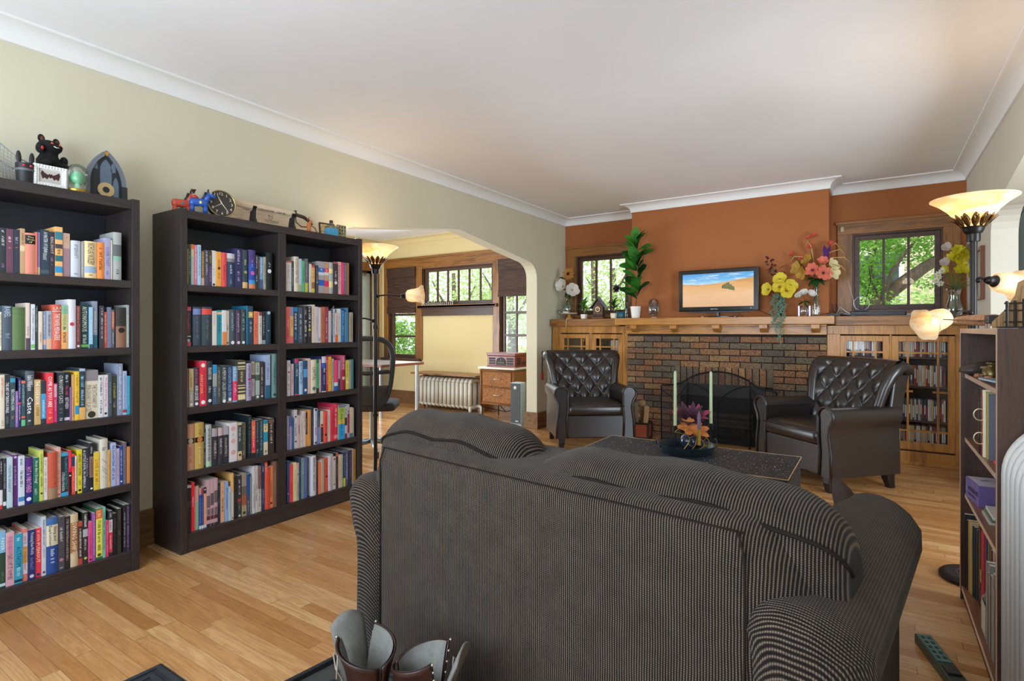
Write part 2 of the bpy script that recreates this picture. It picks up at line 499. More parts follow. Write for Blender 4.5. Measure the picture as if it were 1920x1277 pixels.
PANE = glass('window', (1, 1, 1, 1), .005, fk=.12)
def window(n, hole, Y, casing, bars, hbars=(), out=.022, sash=.045, apron=True, dark=(DARKW, DARKWZ), depth=.13):
    x0, x1, z0, z1 = hole; r = bpy.data.objects.new('window_%d' % n, None); COL.objects.link(r); struct(r)
    c = casing
    if c:
        m = MB().box((x0 - c, Y - out, z0 - .02), (x0, Y, z1 + c)).box((x1, Y - out, z0 - .02), (x1 + c, Y, z1 + c)); m.build('casing', OAKZ, r, bevel=.004)
        m = MB().box((x0 - c, Y - out - .003, z1), (x1 + c, Y, z1 + c)).box((x0 - c - .015, Y - out - .014, z1 + c - .03), (x1 + c + .015, Y, z1 + c))
        m.build('head_casing', OAK, r, bevel=.004)
    if apron: MB().box((x0 - c - .01, Y - .06, z0 - .04), (x1 + c + .01, Y + .02, z0)).build('sill', OAK, r, bevel=.004)
    d = Y + .03
    MB().box((x0, Y, z0), (x0 + .016, Y + depth, z1)).box((x1 - .016, Y, z0), (x1, Y + depth, z1)).box((x0 + .016, Y, z1 - .016), (x1 - .016, Y + depth, z1)).box((x0 + .016, Y, z0), (x1 - .016, Y + depth, z0 + .016)).build('jamb', dark[1], r)
    a, b, e, f = x0 + .016, x1 - .016, z0 + .016, z1 - .016
    m = MB().box((a, d, e), (a + sash, d + .04, f)).box((b - sash, d, e), (b, d + .04, f)).box((a + sash, d, e), (b - sash, d + .04, e + sash)).box((a + sash, d, f - sash), (b - sash, d + .04, f))
    for t in bars: x = a + sash + (b - a - 2 * sash) * t; m.box((x - .011, d + .004, e + sash), (x + .011, d + .036, f - sash))
    for z in hbars: m.box((a + sash, d + .002, z - .018), (b - sash, d + .038, z + .018))
    m.build('sash', dark[0], r, bevel=.003)
    MB().box((a + .02, d + .018, e + .02), (b - .02, d + .022, f - .02)).build('pane', PANE, r)
    return r
window(1, LW, WB, .13, (1 / 3, 2 / 3)); window(2, RW, WB, .13, (1 / 3, 2 / 3))
window(3, SW1, SY, .05, (), (1.46, 1.10)); window(4, SW2, SY, .06, [i / 6 for i in range(1, 6)]); window(5, SW3, SY, .05, (.42,), (1.46, 1.13))
# one deep head board and posts tie the three sunroom windows together
m = MB().box((UX(722), SY - .03, 2.25), (-3.6, SY, 2.38)).box((UX(719), SY - .045, 2.36), (-3.6, SY, 2.395))
struct(m.build('trim_9', OAK, bevel=.004))
m = MB()
for a, b, z0 in ((UX(722), SW1[0], .72), (SW1[1], SW2[0], .72), (SW2[1], SW3[0], .72)): m.box((a, SY - .026, z0), (b, SY, 2.3))
struct(m.build('trim_10', OAKZ, bevel=.003))
m = MB().box((UX(719), SY - .075, .67), (UX(791), SY, .74)).box((SW2[0] - .07, SY - .06, 1.55), (SW2[1] + .09, SY, 1.595)).box((SW2[0] - .01, SY - .03, 1.43), (SW2[1] + .01, SY, 1.55))
struct(m.build('trim_11', DARKW, bevel=.004))
window(6, (-2.9, -.2, .75, 2.3), -1.25, 0, (.33, .66), (), apron=False, depth=.12)  # unseen window behind the camera, added to let sky light in
# sunroom glazed door with a sheer on the left wall
d = bpy.data.objects.new('door_1', None); COL.objects.link(d); struct(d)
m = MB()
for y0, y1 in ((4.9, 5.0), (6.43, 6.55)): m.box((SX, y0, 0), (SX + .025, y1, 2.33))
m.box((SX, 4.9, 2.2), (SX + .027, 6.55, 2.33)); m.build('casing', OAKZ, d, bevel=.004)
m = MB()
for y0, y1 in ((5.0, 5.1), (5.66, 5.76), (6.33, 6.43)): m.box((SX - .07, y0, 0), (SX - .03, y1, 2.2))
for z0, z1 in ((0, .2), (2.1, 2.2)): m.box((SX - .07, 5, z0), (SX - .03, 6.43, z1))
m.build('leaf', DARKWZ, d)
MB().box((SX - .052, 5.05, .1), (SX - .048, 6.4, 2.15)).build('pane', PANE, d)
def sheer(u, v): return (SX - .005 + .012 * math.sin(u * 60), 5.12 + 1.26 * u, .2 + 1.95 * v)
MB().grid(sheer, 120, 1).build('sheer_curtain', leafmat('sheer', '8c8c7c', 'a8a898', .5), d)

# ------------------------------------------------------------------ fireplace wall
def brickmat(h):
    k = ('b', h)
    if k not in _M:
        w = N('brick_' + h); v = w.coord((1, 1, 1))
        n1 = w.noise(w.coord((1, 1, 1.6)), 70, 3, .6, 1.5)
        c = w.mix(w.ramp(n1, [(.44, '000'), (.54, 'fff')]), tuple(x * .2 for x in lin(h)[:3]) + (1,), tuple(x * .8 for x in lin(h)[:3]) + (1,))
        w.bump(n1, .5, .006); _M[k] = w.set(c, .6)
    return _M[k]
BR = ['8a6c48', 'aa7444', '98643f', '7c6a4e', 'ae8450', '6e5a48', 'a06a40']
BX0, BX1, BY = -2.41, -.385, 6.09
m = MB(); rnd = random.Random(3)
m.mat(7)
OX0, OX1, OZ = -1.79, -.93, .62
m.box((BX0, BY + .006, 0), (OX0, BY + .1, 1.164)).box((OX1, BY + .006, 0), (BX1, BY + .1, 1.164)).box((OX0, BY + .006, OZ), (OX1, BY + .1, 1.164))
PZ, PXW, J = .0675, .207, .009
for r in range(18):
    z0 = r * PZ; z1 = z0 + PZ - J
    x = BX0 - (PXW / 2 if r % 2 else 0)
    while x < BX1:
        a, b = max(x, BX0), min(x + PXW - J, BX1); x += PXW
        if b - a < .02 or z1 > 1.17: continue
        z1 = min(z1, 1.163)
        segs = [(a, b)]
        if z0 < .80:
            segs = []
            if a < -1.86: segs.append((a, min(b, -1.86)))
            if b > -.855: segs.append((max(a, -.855), b))
        for a2, b2 in segs:
            if b2 - a2 > .02: m.mat(rnd.choice((0, 1, 1, 2, 3, 3, 4, 5, 5, 6))); m.box((a2, BY - .004, z0), (b2, BY + .02, z1))
x = -1.855
while x < -.87:
    m.mat(rnd.choice((0, 1, 2, 3, 4, 5, 6))); m.box((x, BY - .004, .625), (x + .058, BY + .02, .812)); x += .0672
for zz in range(9):
    for (a, b) in ((-1.855, -1.795), (-.925, -.86)): m.mat(rnd.choice((0, 1, 2, 3, 5))); m.box((a, BY - .004, zz * PZ), (b, BY + .02, zz * PZ + PZ - J))
o = m.build('fireplace', [brickmat(h) for h in BR] + [plain('221a15', .9)], bevel=.0025)
tag(o, 'mottled brown brick fireplace surround under the oak mantel', 'fireplace')
FP = o
SOOT = plain('191512', .85, var=.3)
m = MB().box((OX0 - .02, 6.46, 0), (OX1 + .02, 6.48, .7)).box((OX0 - .03, 6.1, 0), (OX0, 6.48, .7)).box((OX1, 6.1, 0), (OX1 + .03, 6.48, .7)).box((OX0, 6.1, .66), (OX1, 6.48, .7)).box((OX0, 6.1, 0), (OX1, 6.48, .012))
m.build('firebox', SOOT, FP)
m = MB().box((OX0, BY - .006, OZ - .12), (OX1, BY + .03, OZ + .01)); m.build('lintel', plain('15120f', .5), FP)
IRON = plain('17171a', .45, .6)
g = thing('fire_grate', 'dark iron grate inside the brick fireplace opening', 'grate', (-1.36, 6.29, .0126))
m = MB()
for z in (.16, .22, .28): m.tube([(-.3, -.1, z), (.3, -.1, z)], .01, 6)
for i in range(7): m.tube([(-.3 + .1 * i, -.1, .12), (-.3 + .1 * i, .1, .12)], .01, 6)
m.build('bars', plain('4a443c', .6, .3), g)
for x in (-.3, .3):
    for y in (-.1, .1): MB().tube([(x, y, 0), (x, y, .3 if y < 0 else .13)], .012, 6).build('foot', IRON, g)
for i, (y, z, rr) in enumerate(((0, .175, .045), (.05, .245, .038))):
    lg = MB().tube([(-.25, y, z), (.25, y + .02, z)], rr, 10).build('log', wood('bark', '2a211b', '453a30', 'X', 2, .9)); lg.location = (-1.36, 6.29, .0135)
    tag(lg, ('charred log lying lowest on the iron grate', 'charred log on top in the iron grate')[i], 'log')

# mantel: shelf, frieze and corbels are one joined piece of joinery
MAN = wood('golden_oak', '845424', 'bd833e', 'X', .8, .3)
MANZ = wood('golden_oak', '845424', 'bd833e', 'Z', .8, .3)
MZ = 1.345
mt = thing('mantel', 'long golden oak mantel shelf on corbels above the brick fireplace', 'mantel', (-1.41, 6.1, 0))
def rel(o, p):
    o.parent = p; o.matrix_parent_inverse = Matrix.Translation(-p.location); return o
rel(MB().box((-2.50, 5.93, 1.265), (-.315, 6.2, MZ)).build('shelf', MAN, bevel=.006), mt)
rel(MB().box((-2.411, 6.045, 1.165), (-.384, 6.1, 1.245)).box((-2.411, 6.03, 1.245), (-.384, 6.1, 1.2648)).build('frieze', MAN, bevel=.003), mt)
for u in (1189, 1263.5, 1343, 1431.5, 1529):
    x = onY(u, 615, 5.98)[0]
    rel(fixnormals(MB().prism([(5.95, 1.265), (6.045, 1.265), (6.045, 1.185), (6.02, 1.185), (5.95, 1.225)], 'X', x - .036, x + .036).build('corbel', MANZ, bevel=.003)), mt)

CABG = glass('cabinet', (1, 1, 1, 1), .01, fk=.2)
def cabinet(name, label, x0, x1, doors, posts, shelves):
    r = thing(name, label, 'cabinet', ((x0 + x1) / 2, 6.3, 0))
    P = lambda m, n, mat, bev=.003: rel(m.build(n, mat, bevel=bev), r)
    P(MB().box((x0 if x0 < -2 else -.3145, 6.045, 1.255), (x1 if x0 > -2 else -2.5005, WB - .062, MZ - .001)), 'top', OAK, .005)
    m = MB().box((x0 + .01, 6.12, .12), (x0 + .03, WB, 1.25)).box((x1 - .03, 6.12, .12), (x1 - .01, WB, 1.25)).box((x0 + .02, WB - .015, .12), (x1 - .02, WB - .003, 1.25)).box((x0 + .02, 6.12, .12), (x1 - .02, WB, .15))
    P(m, 'carcase', DARKW)
    m = MB().box((x0, 6.10, 1.17), (x1, 6.13, 1.2545)).box((x0, 6.09, 0), (x1, 6.13, .12)).box((x0 - .0, 6.075, 0), (x1, 6.0895, .03))
    for a, b in posts: m.box((a, 6.095, .12), (b, 6.13, 1.17))
    P(m, 'face_frame', MANZ)
    for z in shelves: P(MB().box((x0 + .032, 6.17, z - .016), (x1 - .032, WB - .017, z)), 'shelf', DARKW)
    for (a, b) in doors:
        z0, z1, w = .135, 1.158, .052
        m = MB().box((a, 6.09, z0), (a + w, 6.112, z1)).box((b - w, 6.09, z0), (b, 6.112, z1)).box((a + w, 6.09, z0), (b - w, 6.112, z0 + w + .02)).box((a + w, 6.09, z1 - w), (b - w, 6.112, z1))
        d = P(m, 'door', MANZ)
        i, j = a + w, b - w; L = j - i
        m = MB()
        for t in (.19, .81): m.box((i + L * t - .008, 6.0935, z0 + w + .02), (i + L * t + .008, 6.1085, z1 - w))
        for z in (z1 - w - .10, z0 + w + .12): m.box((i, 6.094, z - .008), (j, 6.108, z + .008))
        for z in (.66,):
            m.box((i, 6.094, z - .008), (i + L * .3, 6.108, z + .008)); m.box((j - L * .3, 6.094, z - .008), (j, 6.108, z + .008))
        o = m.build('muntins', MANZ, d)
        o = MB().box((i - .005, 6.1, z0 + w), (j + .005, 6.103, z1 - w)).build('pane', CABG, d)
        MB().lathe([(0, -.022), (.009, -.02), (.01, -.012), (.004, -.006), (.004, 0)], 10, T(b - .026 if a < (x0 + x1) / 2 - .1 else a + .026, 6.09, .72) @ R('X', -PI / 2)).build('knob', plain('8a6a30', .3, .9), d)
    return r
cabinet('china_cabinet', 'oak built-in cabinet with glass doors left of the fireplace', -3.415, -2.412, [(-3.30, -2.90), (-2.865, -2.475)], [(-3.415, -3.30), (-2.9, -2.865), (-2.475, -2.412)], (.39, .70, .96))
cabinet('media_cabinet', 'oak built-in glass-door cabinet full of discs right of the fireplace', -.383, .68, [(-.275, .114), (.13, .585)], [(-.383, -.275), (.114, .13), (.585, .68)], (.39, .70, .965))

# disc cases in the right-hand cabinet
DV = ['c9ccd0', '2a2c34', '44505c', '8a2a30', 'b8b2a4', '3a4a6a', 'a44434', '1e2024', 'd8d8d8', '5c3a3c', '6a7a70', 'c4a860']
rnd = random.Random(11)
_dv = {}
def disc(x, z, h, rowname, lean=0):
    if h not in _dv:
        a = MB().box((-.0068, 0, 0), (.0068, .135, .19)).build('disc_case', plain(h, .3), bevel=.0015)
        MB().box((-.0045, -.0008, .02 + .05 * rnd.random()), (.0045, 0, .12 + .04 * rnd.random())).build('spine_insert', plain(rnd.choice(('e0e0e0', 'b03038', '20242c', 'c8b890')), .35), a)
        _dv[h] = [a, 0]
    a, k = _dv[h]
    o = a if k == 0 else copy_tree(a); _dv[h][1] += 1
    o.location = (x, 6.185 + rnd.uniform(0, .008), z + .0008); o.rotation_euler = (0, lean, 0)
    tone = shade_name(h)
    tag(o, '%s disc case standing on the %s of the cabinet right of the fireplace' % (tone, rowname), 'disc case', '%s disc cases on the %s' % (tone, rowname))
import colorsys
def shade_name(h):
    if len(h) == 3: h = ''.join(c * 2 for c in h)
    r, g, b = [int(h[i:i + 2], 16) / 255 for i in (0, 2, 4)]
    H, L, Sx = colorsys.rgb_to_hls(r, g, b)
    sat = max(r, g, b) - min(r, g, b)
    if sat < .1:
        return 'black' if L < .2 else 'dark grey' if L < .38 else 'grey' if L < .62 else 'pale grey' if L < .78 else 'white'
    d = H * 360
    if L > .72 and sat < .24 and 20 < d < 75: return 'cream'
    n = ('red' if d < 14 or d > 345 else 'orange' if d < 36 else 'yellow' if d < 66 else 'green' if d < 160 else 'teal' if d < 196 else 'blue' if d < 245 else 'purple' if d < 300 else 'pink')
    if n == 'orange' and L < .52: n = 'brown'
    if n == 'orange' and L > .62: n = 'tan'
    if n == 'yellow' and L < .42: n = 'olive'
    if n == 'red' and L > .6: n = 'salmon pink'
    if L < .3 and n not in ('brown', 'olive'): return 'dark ' + n
    if L > .68 and n not in ('tan', 'salmon pink', 'yellow'): return 'pale ' + n
    return n
for z, nm, xs in ((.965, 'top shelf', ((-.2, .05), (.195, .525))), (.70, 'second shelf', ((.195, .525),)), (.39, 'third shelf', ((.195, .525),)), (.15, 'bottom shelf', ((.195, .525),))):
    for a, b in xs:
        x = a
        while x < b:
            disc(x, z, rnd.choice(DV), nm); x += .0141
# contents of the china cabinet (upper shelves are what shows)
GL = glass('ware', (.93, .97, .97, 1), .12)
k = 0
for x in (-2.79, -2.745, -2.70):
    o = MB().lathe([(0, .004), (.02, .004), (.022, .02), (.026, .115), (.025, .115), (.02, .012), (0, .01)], 14).build('tumbler', GL, smooth=True)
    o.location = (x, 6.25, .9608)
    tag(o, ('clear tumbler first from the middle post inside the left cabinet', 'clear tumbler in the middle of three inside the left cabinet', 'clear tumbler third from the middle post inside the left cabinet')[k], 'glass', 'tumblers in the left cabinet'); k += 1
for i in range(13):
    h = ('d8d8d4', 'b4b8bc', 'e4e0d8', '9ca0a4')[i % 4]
    o = MB().box((-.0052, 0, 0), (.0052, .13, .125)).build('compact_disc_case', plain(h, .25), bevel=.001); o.location = (-2.66 + .0115 * i, 6.2, .9608)
    tag(o, '%s disc case, number %d in the short row behind the china cabinet glass' % (shade_name(h), i + 1), 'disc case', 'pale disc cases in the left cabinet')
t = thing('figurine', 'small golden figurine behind the glass of the left cabinet', 'figurine', (-3.06, 6.26, .9608))
MB().lathe([(0, 0), (.025, 0), (.02, .02), (.008, .03), (.014, .07), (.01, .1), (0, .105)], 12).build('body', plain('6a3a20', .4), t, True)
MB().ball((0, 0, .118), .02).build('head', plain('d8a838', .3), t, True)

# ------------------------------------------------------------------ fire screen, log box
sc = thing('fire_screen', 'black arched wire fire screen standing before the hearth', 'fire screen', (-1.37, 5.97, 0))
W2, SH = .34, .155
def arc_top(x):                       # height of the three-panel arch over its width
    t = abs(x)
    return .772 - .085 * (t / .31) ** 2 if t < .31 else .687 - .085 * (1 - math.exp(-(t - .31) / .08))
mesh = N('screen_mesh')
tr = mesh.new('ShaderNodeBsdfTransparent'); mx = mesh.new('ShaderNodeMixShader'); mx.inputs[0].default_value = .38
mesh.set(lin('101010'), .6)
mesh.l.new(tr.outputs[0], mx.inputs[1]); mesh.l.new(mesh.b.outputs[0], mx.inputs[2]); mesh.l.new(mx.outputs[0], mesh.out.inputs['Surface'])
def panel(x0, x1, y0, y1, name):
    n = 14; top = []
    for i in range(n + 1):
        t = i / n; x = x0 + (x1 - x0) * t; top.append((x, y0 + (y1 - y0) * t, arc_top(x)))
    o = MB().tube([(x0, y0, 0)] + top + [(x1, y1, 0)], .009, 6).tube([(x0, y0, .03), (x1, y1, .03)], .007, 6).build(name, IRON, sc)
    vs = [(p[0], p[1], .03) for p in top] + top
    MB().add(vs, [(i, i + 1, n + 2 + i, n + 1 + i) for i in range(n)]).build('wire_mesh', mesh.m, o)
    m = MB()
    xm, ym = (x0 + x1) / 2, (y0 + y1) / 2
    m.tube([(xm, ym, .03), (xm, ym, .5)], .006, 6)
    for s in (-1, 1):
        pts = []
        for i in range(7):
            t = i / 6; x = xm + s * abs(x1 - x0) / 2 * t; f = (x - x0) / (x1 - x0)
            pts.append((x, y0 + (y1 - y0) * f - .004, .45 + (arc_top(x) - .5) * t ** .8))
        m.tube(pts, .006, 6)
    m.build('scrollwork', IRON, o)
panel(-.31, .31, 0, 0, 'centre_panel')
panel(-.57, -.315, -.08, 0, 'side_panel'); panel(.315, .57, 0, -.08, 'side_panel')
MB().tube([(.31, -.01, .70), (.31, -.05, .715), (.35, -.05, .715)], .008, 6).build('handle', plain('55504a', .4, .8), sc)
lb = thing('log_box', 'small terracotta and dark metal log holder beside the left armchair', 'log holder', (-2.17, 5.90, 0), .15)
m = MB().box((-.09, -.09, .02), (.09, .09, .17)); m.build('tile_panel', plain('9c4a2c', .45, var=.12), lb, bevel=.004)
m = MB()
for x in (-.092, .092):
    for y in (-.092, .092): m.box((x - .01, y - .01, 0), (x + .01, y + .01, .19))
for z in (.01, .17): m.box((-.1, -.1, z), (.1, -.088, z + .02)).box((-.1, .088, z), (.1, .1, z + .02)).box((-.1, -.1, z), (-.088, .1, z + .02)).box((.088, -.1, z), (.1, .1, z + .02))
m.build('frame', plain('2a1c14', .45, .3), lb)
for i, (x, y, h, ln) in enumerate(((-.056, -.035, .40, 'grey split log nearest the armchair in the log holder'), (-.0, .04, .42, 'split log in the middle of the log holder'), (.05, -.03, .37, 'pale splintered log at the brick side of the log holder'))):
    o = MB().prism([(-.03, -.025), (.026, -.03), (.032, .02), (.0, .035), (-.028, .02)], 'Z', 0, h - .172).build('split_log', wood('split' + str(i), '5c4632', 'b08a60' if i else '8a7458', 'Z', 3, .9), bevel=.004)
    fixnormals(o); o.location = (-2.17 + x, 5.90 + y, .172); o.rotation_euler = (0, .06 * (i - 1), .4 * i); tag(o, ln, 'log')
# ================================================================== bookcases and books
BLK = wood('black_brown', '262020', '352d2c', 'Z', 1.5, .42)
BLKY = wood('black_brown', '2a2424', '3a3231', 'Y', 1.5, .42)
BFX, BH = -3.115, 1.875
SHZ = (1.463, 1.127, .79, .443, .103)
def bookcase(name, label, y0, y1, mids):
    r = thing(name, label, 'bookcase', ((BFX + WX) / 2, (y0 + y1) / 2, 0))
    P = lambda m, n, mat: rel(m.build(n, mat, bevel=.0025), r)
    bx = WX + .004
    P(MB().box((bx, y0, 0), (BFX, y0 + .036, BH)), 'side_panel', BLK)
    P(MB().box((bx, y1 - .036, 0), (BFX, y1, BH)), 'side_panel', BLK)
    P(MB().box((bx, y0 + .036, BH - .052), (BFX - .003, y1 - .036, BH - .006)), 'top_board', BLKY)
    P(MB().box((bx, y0 + .036, 0), (BFX - .004, y1 - .036, SHZ[4])), 'plinth', BLKY)
    P(MB().box((bx, y0 + .036, SHZ[4]), (bx + .008, y1 - .036, BH - .052)), 'back_panel', plain('23262c', .5, var=.1))
    ys = [y0 + .036] + [v for ab in mids for v in ab] + [y1 - .036]
    for a, b in mids: P(MB().box((bx + .008, a, SHZ[4]), (BFX - .002, b, BH - .052)), 'divider', BLK)
    for i in range(0, len(ys), 2):
        for z in SHZ[:4]: P(MB().box((bx + .009, ys[i], z - .037), (BFX - .004, ys[i + 1], z)), 'shelf', BLKY)
    return r
bookcase('bookcase', 'black-brown single bookcase full of books, its side panel beside the wider one', .37, 1.281, [])
bookcase('bookcase', 'wide black-brown double bookcase with a middle divider beside the arch', 1.477, 2.733, [(2.06, 2.113)])

